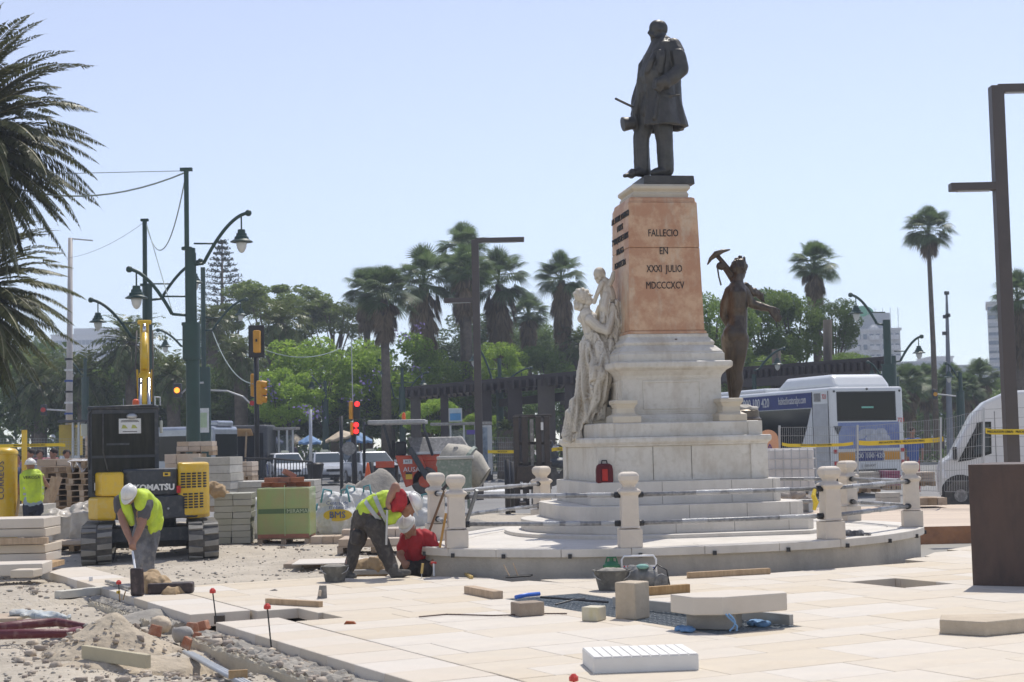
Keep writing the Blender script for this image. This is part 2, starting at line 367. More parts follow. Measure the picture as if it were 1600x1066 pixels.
M().add([(-15, 30, -.16), (-200, 30, -.16), (-200, 38, -.16), (15, 38, -.16), (15, 36.5, -.16), (-15, 36.5, -.16)], [(0, 1, 2, 3, 4, 5)]).build('yard', soilm)['kind'] = 'structure'
M().bb(-150, 150, 92, 220, -.25, -.08).build('park_ground', mat('park soil', (.16, .15, .09), .95, bump=0))['kind'] = 'structure'
M().bb(-150, 150, 91.7, 92, -.25, -.07).build('kerb', greyst)['kind'] = 'structure'
lm = mat('road marking', (.7, .7, .68), .7, bump=0)
mk = M()
for k in range(12): mk.bb(-34+k*3.6, -32.5+k*3.6, 58, 61, -.196, -.19)
mk.bb(-60, 60, 70, 70.2, -.196, -.19)
mk.build('road_marking', lm)['kind'] = 'structure'

# ---- paving slabs
pav = M().bb(0, .01, 0, .01, -.5, -.49)
back = M()
bpts = [G(1000, 830), V((6.0, 24.7, 0)), G(1436, 823), V((12, 26.9, 0)), V((16, 27, 0)), V((16, 36, 0)), V((2.2, 36, 0)), V((2.6, 26.2, 0))]
back.prism([(p.x, p.y) for p in [V((3.0, 26.1, 0)), V((6.2, 25.0, 0)), G(1436, 823), V((12, 26.9, 0)), V((16, 27, 0)), V((16, 35, 0)), V((3, 35, 0))]], -.1, -.004)
pv = back.build('pavement', tanp); pv['kind'] = 'structure'
def clip(poly, p, n):           # keep the side where (x-p).n <= 0
    out = []
    for i in range(len(poly)):
        a = poly[i]; b = poly[(i+1) % len(poly)]; da = (a-p).dot(n); db = (b-p).dot(n)
        if da <= 0: out.append(a)
        if (da < 0 < db) or (db < 0 < da): out.append(a+(b-a)*(da/(da-db)))
    return out
def shrink(poly, g):
    c = sum(poly, V((0, 0, 0)))/len(poly); o = []
    for p in poly: d = p-c; L = d.length; o.append(c+d*((L-g)/L) if L > g else c)
    return o
def uvp(a, b): return O0 + U*a + W*b
holes = [(G(1340, 911), G(1390, 904), G(1490, 912), G(1415, 918))]
HU = [uv(p.x, p.y) for p in holes[0]]; H0 = (min(a for a, b in HU), max(a for a, b in HU), min(b for a, b in HU), max(b for a, b in HU))
gr4 = [G(782, 938), G(880, 927), G(1268, 976), G(1120, 993)]
GU = [uv(p.x, p.y) for p in gr4]
g0, g1 = (GU[1][0]+GU[0][0])/2, (GU[2][0]+GU[3][0])/2; h0, h1 = GU[0][1]+.1, (GU[1][1]+GU[2][1])/2
nslab = 0; rest = []
outl = outline(.30)
def put_slab(a0, a1, b0, b1, m, th=.10, edge=False):
    global nslab
    z = random.uniform(-.0015, .0015)
    poly = [uvp(a0, b0), uvp(a1, b0), uvp(a1, b1), uvp(a0, b1)]
    c = sum(poly, V((0, 0, 0)))/4
    if not edge and c.x < FARL[2].x+.1 and c.y > FARL[2].y-.45: return
    if c.x < .3 and not (edge and c.x < FARL[2].x):
        i = next((k for k in range(len(FARL)-1) if FARL[k].x <= c.x <= FARL[k+1].x), 0 if c.x < FARL[0].x else len(FARL)-2)
        for k in range(max(1, i-1), min(len(FARL)-1, i+2)):
            if k < 2: continue
            s = FARL[k+1]-FARL[k]; nn = V((-s.y, s.x, 0)).normalized(); poly = clip(poly, FARL[k], nn)
            if len(poly) < 3: return
    if in_poly(c.x, c.y, [(p.x, p.y) for p in outl]): return
    # clip against the platform gap
    if 16.5 < c.y < 26 and c.x > -1.6:
        best = min(range(len(outl)), key=lambda i: (outl[i]-c).length); t = (outl[(best+1) % len(outl)]-outl[best-1]).normalized(); nn = V((-t.y, t.x, 0))
        if nn.dot(c-CEN) > 0: nn = -nn
        poly = clip(poly, outl[best], nn)
        if len(poly) < 3: return
    if in_poly(c.x, c.y, pitp): return
    pe = PIT[1]-PIT[0]; nn = V((-pe.y, pe.x, 0)).normalized()
    if c.x > 5.2 and c.y > 18: poly = clip(poly, PIT[0], nn)
    if len(poly) < 3: return
    ar = abs(sum(poly[i].x*poly[(i+1) % len(poly)].y-poly[(i+1) % len(poly)].x*poly[i].y for i in range(len(poly))))/2
    if ar < .02: return
    poly = shrink(poly, .0035); c = sum(poly, V((0, 0, 0)))/len(poly)
    vis = abs(c.x) < c.y*.35+.6
    if not vis: return
    me_pts = [(p.x-c.x, p.y-c.y) for p in poly]
    if nslab < 298:
        o = M().prism(me_pts, -th, 0).build('paving_slab', m, pv, bev=.004, seg=1); o.location = (c.x, c.y, z); nslab += 1
    else: rest.append(([(p.x, p.y) for p in poly], z, m))
def blocked(a0, a1, b0, b1):
    def ov(r): return a0 < r[1]-.02 and a1 > r[0]+.02 and b0 < r[3]-.02 and b1 > r[2]+.02
    return ov(H0) or ov((g0, g1, h0, h1))
# border course along the left edge, with the open notch
NU = [uv(*G(302, 960).xy), uv(*G(345, 972).xy)]
n0, n1 = NU[0][0], NU[1][0]
a = -2.6; cells = []
while a < 14.5:
    l = .56; 
    if a < n0 < a+l: l = n0-a
    if not (a >= n0-.01 and a < n1-.01): cells.append((a, a+l, 0, .62, slabm2)); a += l
    else: a = n1
for c_ in cells: put_slab(*c_, th=.13, edge=True)
# field: courses along W
rows = []; a = -3.2
while a < 14.6:
    wdt = random.choice((.42, .55, .55, .70)); rows.append((a, a+wdt)); a += wdt
order = []
for (a0, a1) in rows:
    b = .64 + random.uniform(-.9, 0)
    band = random.random() < .07
    while b < 19:
        l = random.uniform(.7, 1.35); b0, b1 = max(b, .635), b+l
        if b1-b0 > .12:
            c = uvp((a0+a1)/2, (b0+b1)/2)
            mm = slabm2 if (8.55 < c.y+.55*c.x*0 < 0 or band) else slabm
            if a0 > n0-.3 and a1 < n1+.75 and b1 < 1.2: b = b1; continue
            order.append((c.y, a0, a1, b0, b1, mm))
        b = b1
order.sort(key=lambda t: t[0])
def split(a0, a1, b0, b1, h):         # cut a rectangular hole out of a slab
    out = []
    if b0 < h[2]: out.append((a0, a1, b0, min(b1, h[2])))
    if b1 > h[3]: out.append((a0, a1, max(b0, h[3]), b1))
    m0, m1 = max(b0, h[2]), min(b1, h[3])
    if m1 > m0:
        if a0 < h[0]: out.append((a0, h[0], m0, m1))
        if a1 > h[1]: out.append((h[1], a1, m0, m1))
    return [t for t in out if t[1]-t[0] > .03 and t[3]-t[2] > .03]
for _, a0, a1, b0, b1, mm in order:
    if blocked(a0, a1, b0, b1):
        for h in (H0, (g0, g1, h0, h1)):
            if a0 < h[1] and a1 > h[0] and b0 < h[3] and b1 > h[2]:
                for t in split(a0, a1, b0, b1, h): put_slab(*t, mm)
                break
    else: put_slab(a0, a1, b0, b1, mm)
if rest:
    r_ = M()
    for pts, z, m_ in rest: r_.prism(pts, -.1+z, z)
    r_.build('far_paving_slabs', slabm, pv, kind='stuff')
# steel mesh grating and bed under the opening
def upt(a, b, z=0): p = uvp(a, b); return (p.x, p.y, z)
gt = T('floor_grating', 'grey galvanised mesh grating sunk in the paving, stone blocks standing on it', 'grating', upt((g0+g1)/2, (h0+h1)/2, -.02))
g_ = M(); h_ = M(); k = g0
while k < g1: g_.beam(upt(k, h0, -.02), upt(k, h1, -.02), .012, .03); k += .075
k = h0
while k < h1: h_.beam(upt(g0, k, -.012), upt(g1, k, -.012), .008, .008); k += .10
gm_ = mat('grating steel', (.28, .31, .33), .5, metal=.4, bump=0)
g_.build('bearing_bars', gm_, gt, world=True, kind='stuff'); h_.build('cross_bars', gm_, gt, world=True, kind='stuff')
M().hexa([upt(g0, h0, -.11), upt(g1, h0, -.11), upt(g1, h1, -.11), upt(g0, h1, -.11), upt(g0, h0, -.07), upt(g1, h0, -.07), upt(g1, h1, -.07), upt(g0, h1, -.07)]).build('tree_pit_bed', mat('pit bed', (.22, .24, .25), .9), bev=0)['kind'] = 'structure'
hp = M()
ha, hb, hc, hd = H0
for (x0, x1, y0, y1) in ((ha-.03, hb+.03, hc-.06, hc-.003), (ha-.03, hb+.03, hd+.003, hd+.06), (ha-.06, ha-.003, hc-.003, hd+.003), (hb+.003, hb+.06, hc-.003, hd+.003)):
    hp.hexa([upt(x0, y0, -.6), upt(x1, y0, -.6), upt(x1, y1, -.6), upt(x0, y1, -.6), upt(x0, y0, -.102), upt(x1, y0, -.102), upt(x1, y1, -.102), upt(x0, y1, -.102)])
hp.hexa([upt(ha-.06, hc-.06, -.62), upt(hb+.06, hc-.06, -.62), upt(hb+.06, hd+.06, -.62), upt(ha-.06, hd+.06, -.62), upt(ha-.06, hc-.06, -.6), upt(hb+.06, hc-.06, -.6), upt(hb+.06, hd+.06, -.6), upt(ha-.06, hd+.06, -.6)])
hp.build('manhole_lining', ledge)['kind'] = 'structure'
# clay wall of the pit
cw = M(); a = V((5.4, 24.9, 0)); b = G(1436, 823); c = V((12, 26.85, 0)); rs = []
for s in range(40):
    t = s/39; p = a.lerp(b, t*2.2) if t < .45 else b.lerp(c, (t-.45)/.55); row = []
    for z in (-.55, -.42, -.3, -.18, -.10, -.005): row.append(V((p.x+.05*noise.noise(V((s*.7, z*9, 0))), p.y-.02-.25*(-z)*1.0+.07*noise.noise(V((s*.5, z*7, 4))), z)))
    rs.append(row)
cw.rings(rs, cap=False, closed=False).build('pit_wall', clay, smooth=True)['kind'] = 'structure'
# ------------------------------------------------------------ platform ring, posts, rails
PZ = .33
def ringslab(name, off, z0, z1, m, parent=None, n=10, bev=0):
    return M().prism([(p.x, p.y) for p in outline(off, n)], z0, z1).build(name, m, parent, bev=bev)
pf = T('monument_platform', 'curved white stone platform on a raw concrete footing around the monument', 'platform', (CEN.x, CEN.y, 0))
ringslab('footing', .10, -.45, PZ-.102, conc, pf).matrix_basis = Matrix.Translation((-CEN.x, -CEN.y, 0))
# coping stones round the edge, one by one
oo = outline(.16, 12); ii = outline(-.34, 12); k = 0
while k < len(oo):
    seg = 4; pts = [oo[(k+j) % len(oo)] for j in range(seg+1)] + [ii[(k+j) % len(ii)] for j in range(seg, -1, -1)]
    c = sum(pts, V((0, 0, 0)))/len(pts); pts = shrink(pts, .003)
    M().prism([(p.x, p.y) for p in pts], PZ-.10, PZ).build('coping_stone', newst, pf, world=True, bev=.006, seg=1)
    if oo[k].y < 21.5:
        p = oo[k]*.5+oo[(k+1) % len(oo)]*.5; M().box((p.x, p.y, PZ-.085), (.045, .05, .05)).build('drain_slot', black, pf, world=True)
    k += seg
ringslab('deck', -.345, -.3, PZ-.006, newst, pf).matrix_basis = Matrix.Translation((-CEN.x, -CEN.y, 0))
post_prof = [(.135, 0), (.135, .22), (.125, .235), (.105, .245), (.10, .62), (.13, .655), (.13, .675), (.10, .70), (.075, .73), (.068, .75)]
labs = ['stone railing post left of centre with the grey iron bar leaning on it', 'front stone railing post standing before the monument steps', 'stone railing post with a yellow ribbon tied on its rail end', 'far right stone railing post at the platform corner above the clay pit', 'stone railing post behind the yellow-ribbon post, by the water tank', 'stone railing post hidden behind the monument plinth', 'stone railing post left of the plinth in front of the forklift mast', 'leftmost stone railing post behind the kneeling man in red']
POSTO = []
def post_parts(t):
    M().lathe(post_prof[:2], sq=True).build('base', postm, t, bev=.008)
    M().lathe(post_prof[2:8], sq=True).build('shaft', postm, t, bev=.010)
    m_ = M().lathe([(.09, .690), (.07, .72), (.07, .74), (.093, .765), (.112, .80), (.115, .85), (.10, .885), (.06, .90)], sq=True)
    m_.build('finial', postm, t, bev=.03, seg=3)
for i, (x, y) in enumerate(POST):
    ang = math.atan2(y-CEN.y, x-CEN.x)+PI/2
    if i in (0, 1, 2, 7): ang = {0: R(8), 1: R(4), 2: R(14), 7: R(12)}[i]
    t = T('railing_post', labs[i], 'post', (x, y, PZ), ang, 'stone railing posts round the monument'); POSTO.append(t)
    if i == 0: post_parts(t); proto_post = t
    else:
        for ch in KIDS(proto_post):
            c_ = ch.copy(); C.objects.link(c_); c_.parent = t
RL = [(0, 1, 'wrapped steel railing between the grey-bar post and the front post'), (1, 2, 'wrapped steel railing from the front post to the yellow-ribbon post'), (2, 3, 'steel railing from the yellow-ribbon post to the far right corner post'), (3, 4, 'short steel railing at the right end of the platform'), (4, 5, 'steel railing running behind the monument on the right'), (6, 7, 'steel railing behind the kneeling man on the platform left side'), (7, 0, 'shortest steel railing between the two left posts')]
wrapm = mat('clear plastic wrap', (.70, .70, .70), .25, bump=.6, bscale=40, alpha=.55)
for a, b, lb in RL:
    A = V((*POST[a], PZ)); B = V((*POST[b], PZ)); d = (B-A).normalized()
    t = T('railing', lb, 'railing', (A+B)/2, 0, 'steel pipe railings round the monument')
    for h in (.625, .285):
        p = A+d*.075+V((0, 0, h)); q_ = B-d*.075+V((0, 0, h))
        M().tube([p, q_], .027, 10).build('rail', pipe_m, t, world=True, smooth=True)
        M().tube([p+d*.02, p+d*.1], .038, 10).tube([q_-d*.1, q_-d*.02], .038, 10).build('sleeve', black, t, world=True, smooth=True)
        fl = M(); n = int((B-A).length/.5)
        for k in range(n):
            s = random.uniform(.12, .88); c = p.lerp(q_, s); rs = []
            L = random.uniform(.1, .35)
            for j in range(6):
                cc = c+d*(L*j/5); r = .030+.004*random.random(); rs.append([cc+V((0, 0, 1))*r*math.cos(2*PI*i/8)+d.cross(V((0, 0, 1)))*r*math.sin(2*PI*i/8) for i in range(8)])
            fl.rings(rs, cap=False)
        fl.build('plastic_wrap', wrapm, t, world=True, smooth=True, kind='stuff')
rib = tagit(M().tube([P(1273, 765, 19.05), P(1271, 775, 19.0), P(1275, 785, 19.0), P(1272, 797, 19.02)], [.02, .03, .035, .02], 6).build('ribbon', mat('yellow tape', (.78, .55, .03), .5, bump=.3)), 'yellow plastic ribbon knotted on the rail end of the right front post', 'ribbon')

# ------------------------------------------------------------ monument
PHI = R(9.5); MF = Matrix.Translation((2.10, 22.12, 0)) @ Matrix.Rotation(PHI, 4, 'Z')
mon = T('monument', 'tall stone monument with pink marble shaft on white plinths and steps', 'monument', (2.10, 22.12, 0), PHI)
def rrect(x0, x1, y0, y1, rl, rr, n=10):       # plan with rounded left corners and chamfered right ones
    pts = []
    for cx, cy, r, a0, k in ((x0+rl, y0+rl, rl, 180, n), (x1-rr, y0+rr, rr, 270, 1), (x1-rr, y1-rr, rr, 0, 1), (x0+rl, y1-rl, rl, 90, n)):
        for i in range(k+1):
            a = R(a0+90*i/k); pts.append((cx+r*math.cos(a), cy+r*math.sin(a)))
    return pts
def mon_steps():
    # lowest to highest; each step in stones where the front shows joints
    M().prism(rrect(-2.25, 1.85, -2.05, 2.05, 1.9, .4, 14), PZ-.05, PZ+.045).build('step', newst, mon, bev=.008)
    M().prism(rrect(-2.02, 1.64, -1.80, 1.80, 1.7, .12, 14), PZ+.045, .53).build('step', newst, mon, bev=.008)
    M().prism(rrect(-1.64, 1.58, -1.58, 1.58, .8, .12, 8), .53, .74).build('step', newst, mon, bev=.008)
    M().prism(rrect(-1.30, 1.345, -1.34, 1.34, .14, .1, 1), .74, 1.05).build('step', newst, mon, bev=.008)
mon_steps()
js = mat('step joint', (.26, .23, .19), .9, bump=0)
for xs_, y_, z0_, z1_ in (((-.35, .62, 1.2), -1.342, .745, 1.045), ((-.9, -.05, .75, 1.35), -1.582, .535, .735), ((-.3, .5, 1.25), -1.802, .38, .525)):
    for x_ in xs_: M().bb(x_-.003, x_+.003, y_, y_+.01, z0_, z1_).build('joint', js, mon)
def sqlayer(name, prof, m, bev=.006, n=4, cx=0, cy=0, parent=None):
    return M().lathe(prof, (cx, cy, 0), sq=True).build(name, m, parent or mon, bev=bev, seg=1)
# lower plinth with corner piers, panel joints, cornice
sqlayer('plinth', [(1.165, 1.05), (1.165, 1.525)], marble)
for sx in (-1, 1):
    for sy in (-1, 1): M().box((sx*1.075, sy*1.075, 1.288), (.24, .24, .472)).build('corner_pier', marble, mon, bev=.006)
jt = mat('dark joint', (.13, .11, .09), .9, bump=0)
for x in (-.42, .12): M().box((x, -1.167, 1.29), (.006, .006, .45)).build('joint', jt, mon)
sqlayer('cornice', [(1.20, 1.525), (1.205, 1.545), (1.23, 1.565), (1.242, 1.585), (1.242, 1.625), (1.23, 1.65)], marble)
sqlayer('upper_plinth', [(1.12, 1.65), (1.12, 1.83), (1.10, 1.845)], marble)
for sx in (-1, 1):
    for sy in (-1, 1): M().box((sx*1.045, sy*1.045, 1.745), (.20, .20, .19)).build('pier_block', marble, mon, bev=.006)
# die with panels
sqlayer('die_base', [(.80, 1.845), (.80, 1.90), (.76, 1.93), (.74, 1.96)], marble)
sqlayer('die', [(.71, 1.96), (.71, 2.45), (.725, 2.50), (.775, 2.565), (.835, 2.60), (.848, 2.62), (.848, 2.675), (.83, 2.695)], marble)
for k in range(4):
    Rm = Matrix.Rotation(k*PI/2, 4, 'Z'); q_ = M(Rm); x, z0, z1, y = .42, 2.03, 2.43, -.7125
    for (xa, xb, za, zb) in ((-x, x, z0, z0+.03), (-x, x, z1-.03, z1), (-x, -x+.03, z0+.03, z1-.03), (x-.03, x, z0+.03, z1-.03)): q_.bb(xa, xb, y-.010, y+.02, za, zb)
    for (xa, xb, za, zb) in ((-x-.10, x+.10, z0-.035, z0-.02), (-x-.10, x+.10, z1+.02, z1+.035)): q_.bb(xa, xb, y-.006, y+.02, za, zb)
    q_.build('panel_moulding', marble, mon, bev=.005)
sqlayer('die_top', [(.76, 2.695), (.76, 2.80), (.745, 2.815), (.74, 2.83)], marble)
sqlayer('base_slope', [(.745, 2.83), (.66, 2.915), (.64, 2.92), (.65, 2.945), (.655, 2.965), (.64, 2.985), (.585, 3.045), (.585, 3.09)], marble)
for x, z in ((.10, 2.89), (.10, 3.01)): M().box((x, -.665 if z < 2.9 else -.625, z), (.03, .03, .012)).build('iron_cramp', rusty, mon)
shaft_w = lambda z: .545-(z-3.12)/(5.0-3.12)*.045
sqlayer('shaft_base', [(.57, 3.09), (.57, 3.12), (.55, 3.14)], pink)
sqlayer('shaft', [(shaft_w(3.14), 3.14), (shaft_w(4.32), 4.318)], pink, .008)
sqlayer('shaft_block', [(shaft_w(4.32), 4.322), (shaft_w(4.97), 4.97)], pink, .008)
sqlayer('shaft_cap', [(.50, 4.972), (.48, 4.99), (.48, 5.03), (.46, 5.05)], pink, .01)
sqlayer('top_ledge', [(.40, 5.05), (.41, 5.10), (.39, 5.14), (.41, 5.16), (.43, 5.18), (.43, 5.215), (.41, 5.24), (.385, 5.25)], marble2)
# inscriptions
def ins(txt, py, h, face, sx):
    zc = P(1044, py, 21.57).z; y = -(shaft_w(zc)+.0025)
    if face == 0: text(' '.join(txt) if 0 else txt, h, ink, mon, (-.01, y, zc), sx=sx, ext=.006)
    else:
        Rm = Matrix.Rotation(-PI/2, 4, 'Z') @ Matrix.Rotation(PI/2, 4, 'X'); text(txt, h, ink, mon, (y, 0, zc), rot=Rm, sx=sx, ext=.006)
ins('FALLECIO', 364, .145, 0, .70); ins('EN', 392, .145, 0, .72); ins('XXXI  JULIO', 420, .145, 0, .66); ins('MDCCCXCV', 446, .145, 0, .68)
for t_, py in (('A D. MANUEL DOMINGO', 340), ('LARIOS', 356), ('2º MARQUES DE LARIOS', 374), ('MALAGA', 393), ('AGRADECIDA', 414)): ins(t_, py-8, .13, 1, .72 if len(t_) > 11 else .85)
# small spool pedestals at the plinth corners
for sx, lab in ((-1, 'left'), (1, 'right')):
    M().lathe([(.20, 0), (.20, .09), (.18, .10), (.13, .13), (.125, .20), (.15, .25), (.165, .26), (.165, .31), (.15, .315)], (sx*.75, -.90, 1.845), sq=True).build('spool_pedestal', marble2, mon, bev=.01)
rb = T('red_bag', 'dark red and grey rucksack leaning on the monument plinth', 'bag', P(945, 756, 20.72))
f_ = P(945, 756, 20.72)
M().rings([[f_+V((x*s, y*s-.0, z)) for x, y in ((-.11, -.07), (-.06, -.1), (.06, -.1), (.11, -.07), (.12, .05), (-.12, .05))] for z, s in ((0, .9), (.04, 1), (.18, 1), (.24, .9), (.27, .6))]).build('bag_body', mat('dark red cloth', (.12, .012, .014), .8), rb, world=True, bev=.015, seg=2)
M().box(f_+V((.0, -.105, .12)), (.075, .02, .16)).build('front_pocket', mat('bright red cloth', (.5, .03, .02), .7), rb, world=True, bev=.01)
M().tube([f_+V((-.04, 0, .26)), f_+V((-.03, 0, .31)), f_+V((.03, 0, .31)), f_+V((.04, 0, .26))], .01, 6).build('handle', black, rb, world=True)
# ------------------------------------------------------------ figures
class Fig:                      # joints read off the photograph, each at its own depth
    def __init__(s, ox, oy, sc, d): s.o = (ox, oy); s.sc = sc; s.d = d; s.k = s.sc*FOC/d
    def __call__(s, x, y, dz=0): return P(s.o[0]+x/s.sc, s.o[1]+y/s.sc, s.d+dz)
    def r(s, c): return c/s.k
    def cap(s, mb, a, ra, b, rb, n=10): cap(mb, s(*a), s.r(ra), s(*b), s.r(rb), n)
    def chain(s, mb, pts, n=10):
        for a, b in zip(pts[:-1], pts[1:]): cap(mb, s(*a[0]), s.r(a[1]), s(*b[0]), s.r(b[1]), n)
def cshell(mb, F, levels, th, a0, a1, n=26, folds=7, famp=.05, ph=0):
    """open coat or skirt shell: levels = (Y, cx, dz, rx, ry)"""
    rs = []
    for li, (Y, cx, dz, rx, ry) in enumerate(levels):
        t = li/(len(levels)-1); out = []; inn = []
        for i in range(n+1):
            g = R(a0+(a1-a0)*i/n); q = 1+famp*t*math.cos(folds*g+ph+li*.3)+famp*.5*t*math.cos(folds*2.3*g)
            c = F(cx, Y, dz); ax = F.r(rx)
            out.append(c+V((ax*q*math.cos(g), ry*q*math.sin(g), 0))); inn.append(c+V(((ax*q-th)*math.cos(g), (ry*q-th)*math.sin(g), 0)))
        rs.append(out+inn[::-1])
    mb.rings(rs); return mb

# ---- bronze gentleman on top
SF = Fig(850, 0, 3.5525, 22.12)
st = T('bronze_gentleman', 'dark bronze statue of a standing gentleman in a long coat on the pink shaft', 'statue', V((*P(1035, 272, 22.12).xy, 5.25)), PHI)
M().lathe([(.375, 5.25), (.365, 5.375)], sq=True).build('bronze_base', bronze, st, bev=.01).matrix_basis = Matrix.Translation((0, 0, -5.25))
fz = 5.375
b = M()
# trousers
SF.chain(b, [((585, 600, .05), 62), ((545, 770, .06), 48), ((547, 935, .04), 44)])
SF.chain(b, [((645, 600, -.08), 62), ((672, 780, -.08), 46), ((675, 935, -.08), 42)])
SF.chain(b, [((605, 560, 0), 72), ((600, 620, 0), 70)])
# shoes
SF.chain(b, [((560, 950, .04), 34), ((500, 962, -.06), 26), ((452, 975, -.16), 15)], 8)
SF.chain(b, [((685, 948, -.08), 33), ((640, 955, -.14), 26), ((604, 962, -.2), 16)], 8)
# torso, belly and waistcoat
SF.chain(b, [((655, 262, 0), 72), ((640, 330, 0), 88), ((625, 420, 0), 98), ((618, 500, 0), 92), ((620, 560, 0), 80)], 14)
b.ell(SF(600, 430, -.05), (SF.r(74), .20, SF.r(95)))
cap(b, SF(715, 262, -.10), SF.r(42), SF(640, 268, .20), SF.r(42))      # shoulder girdle
cshell(b, SF, [(250, 668, .02, 72, .25), (330, 652, .02, 100, .27), (420, 640, .02, 113, .28), (480, 642, .02, 112, .27), (560, 640, .02, 122, .28), (640, 640, .02, 137, .31), (712, 645, .02, 150, .34)], .045, -128, 160, folds=6, famp=.07)
# lapels and coat front edges
SF.chain(b, [((640, 235, -.10), 16), ((600, 330, -.22), 18), ((570, 400, -.24), 14)], 8)
SF.chain(b, [((668, 235, -.14), 20), ((650, 320, -.27), 22), ((644, 400, -.27), 12)], 8); SF.chain(b, [((636, 500, -.27), 9), ((618, 600, -.29), 11), ((612, 655, -.30), 12)], 8)
SF.chain(b, [((600, 260, .06), 18), ((545, 370, .0), 20), ((532, 450, -.02), 18), ((528, 540, -.02), 17), ((508, 620, .0), 17), ((500, 695, .02), 16)], 8)
b.ell(SF(640, 290, -.27), (.035, .02, .03))
# pocket flap
b.box(SF(725, 530, -.255), (.16, .03, .035))
# near arm: hand in the trouser pocket
SF.chain(b, [((718, 255, -.12), 46), ((745, 310, -.20), 46), ((765, 385, -.25), 43), ((715, 430, -.31), 38), ((668, 455, -.35), 34)], 12)
SF.chain(b, [((668, 455, -.35), 40), ((652, 462, -.36), 36)], 12)
hand(b, SF(655, 462, -.36), SF(595, 468, -.34), (0, -1, .2), SF.r(30), .25, 1)
# far arm holding the hat and the cane
SF.chain(b, [((630, 270, .24), 44), ((570, 400, .28), 38), ((520, 560, .20), 34), ((505, 640, .12), 30)], 10)
hand(b, SF(508, 640, .10), SF(490, 690, .04), (-1, 0, 0), SF.r(26), .6, -1)
# head
SF.chain(b, [((648, 245, 0), 40), ((640, 205, 0), 38)])
hc = SF(632, 168, 0); fv = V((-.95, -.22, -.10)); head(b, hc, fv, (0, 0, 1), SF.r(50))
SF.chain(b, [((590, 168, -.04), 8), ((581, 184, -.05), 9)], 6); SF.chain(b, [((596, 150, -.05), 10), ((592, 158, -.03), 9)], 6)
b.ell(hc+V((.03, .02, .025)), (SF.r(47), SF.r(45), SF.r(50)))
cap(b, SF(592, 192, -.10), SF.r(12), SF(600, 196, -.02), SF.r(12), 6); cap(b, SF(592, 192, -.1), SF.r(12), SF(612, 200, -.14), SF.r(9), 6)
b.ell(SF(606, 215, -.05), (SF.r(17), .05, SF.r(20)))
body = remesh(b, .0135, 'figure', bronze, st, 3, disp=lambda co, f=fold(.016, 5.5, seed=3, fine=.003): f(co) if co.z < 7.22 else 0)
h = M(); c = SF(478, 685, .02); ax = V((-.95, -.2, -.15)).normalized(); rs = []
sx = ax.orthogonal().normalized(); sy = ax.cross(sx)
for r_, t_ in ((.155, -.075), (.16, -.06), (.105, -.045), (.10, 0), (.108, .06), (.115, .10), (.11, .115), (.06, .118)):
    rs.append([c+ax*t_+sx*r_*math.cos(2*PI*i/20)+sy*r_*.9*math.sin(2*PI*i/20) for i in range(20)])
h.rings(rs).build('top_hat', bronze, st, world=True, auto=40)
M().tube([SF(397, 548, -.25), SF(505, 600, .02), SF(560, 640, .18)], .018, 8).build('cane', bronze, st, world=True, smooth=True)

# ---- marble woman lifting a child
WU = Fig(850, 280, 3.9475, 22.1); WL = Fig(850, 520, 3.23, 22.1)
ws = T('marble_woman', 'white marble statue of a seated woman lifting a small child', 'statue', V((*P(925, 690, 22.1).xy, 1.845)))
b = M()
WU.chain(b, [((262, 840, -.02), 46), ((285, 900, 0), 52), ((305, 980, 0), 50), ((300, 1040, 0), 64)], 12)
WU.chain(b, [((235, 860, 0), 30), ((300, 850, -.05), 30)])
WU.chain(b, [((262, 845, 0), 24), ((262, 790, 0), 22)])
WU.chain(b, [((285, 868, -.12), 34), ((335, 915, -.18), 30), ((388, 935, -.20), 28), ((412, 880, -.16), 23), ((430, 815, -.10), 20)])    # near arm
hand(b, WU(428, 820, -.12), WU(405, 760, -.12), (0, -1, 0), WU.r(18), .2, 1)
WU.chain(b, [((250, 865, .12), 30), ((330, 860, .14), 24), ((345, 790, .06), 20)])
head(b, WU(250, 735, 0), (.80, -.25, .5), (-.35, 0, 1), WU.r(44))
b.ell(WU(232, 715, 0), (WU.r(50), WU.r(48), WU.r(44)))
# child
head(b, WU(345, 592, 0), (-.55, -.6, -.2), (0, 0, 1), WU.r(42))
WU.chain(b, [((372, 640, 0), 38), ((386, 690, 0), 48), ((395, 730, 0), 50)])
WU.chain(b, [((400, 650, -.05), 22), ((420, 615, -.05), 17), ((428, 582, -.05), 13)], 8); b.ell(WU(430, 578, -.05), (.022, .02, .03))
WU.chain(b, [((358, 640, -.08), 16), ((330, 700, -.1), 14), ((310, 760, -.05), 12)], 8)
WU.chain(b, [((385, 720, -.06), 32), ((370, 790, -.12), 26), ((392, 850, -.10), 18)], 8)
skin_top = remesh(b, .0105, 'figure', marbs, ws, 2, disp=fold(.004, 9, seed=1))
b = M()
for k in range(16):       # wreath of hair
    a = k*.8; b.ell(WU(232+math.cos(a)*38, 712+math.sin(a)*30, -.07+.14*random.random()), (.035, .035, .03), 8, 6)
b.ell(WU(215, 785, .02), (.07, .07, .065)); b.ell(WU(205, 760, .03), (.05, .05, .05))
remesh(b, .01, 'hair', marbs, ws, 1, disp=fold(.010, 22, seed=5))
b = M()     # falling drapery held up with the child
rnd = random.Random(4)
for k in range(11):
    x0 = 350+k*12; WU.chain(b, [((x0, 755+rnd.random()*30, -.10+.02*(k % 3)), 13), ((370+k*11, 880, -.12+.03*(k % 2)), 15), ((385+k*9, 980, -.08+.03*(k % 3)), 15), ((392+k*7, 1075, -.06), 14)], 8)
WU.chain(b, [((400, 775, .02), 50), ((430, 880, .03), 48), ((440, 1060, .05), 46)])
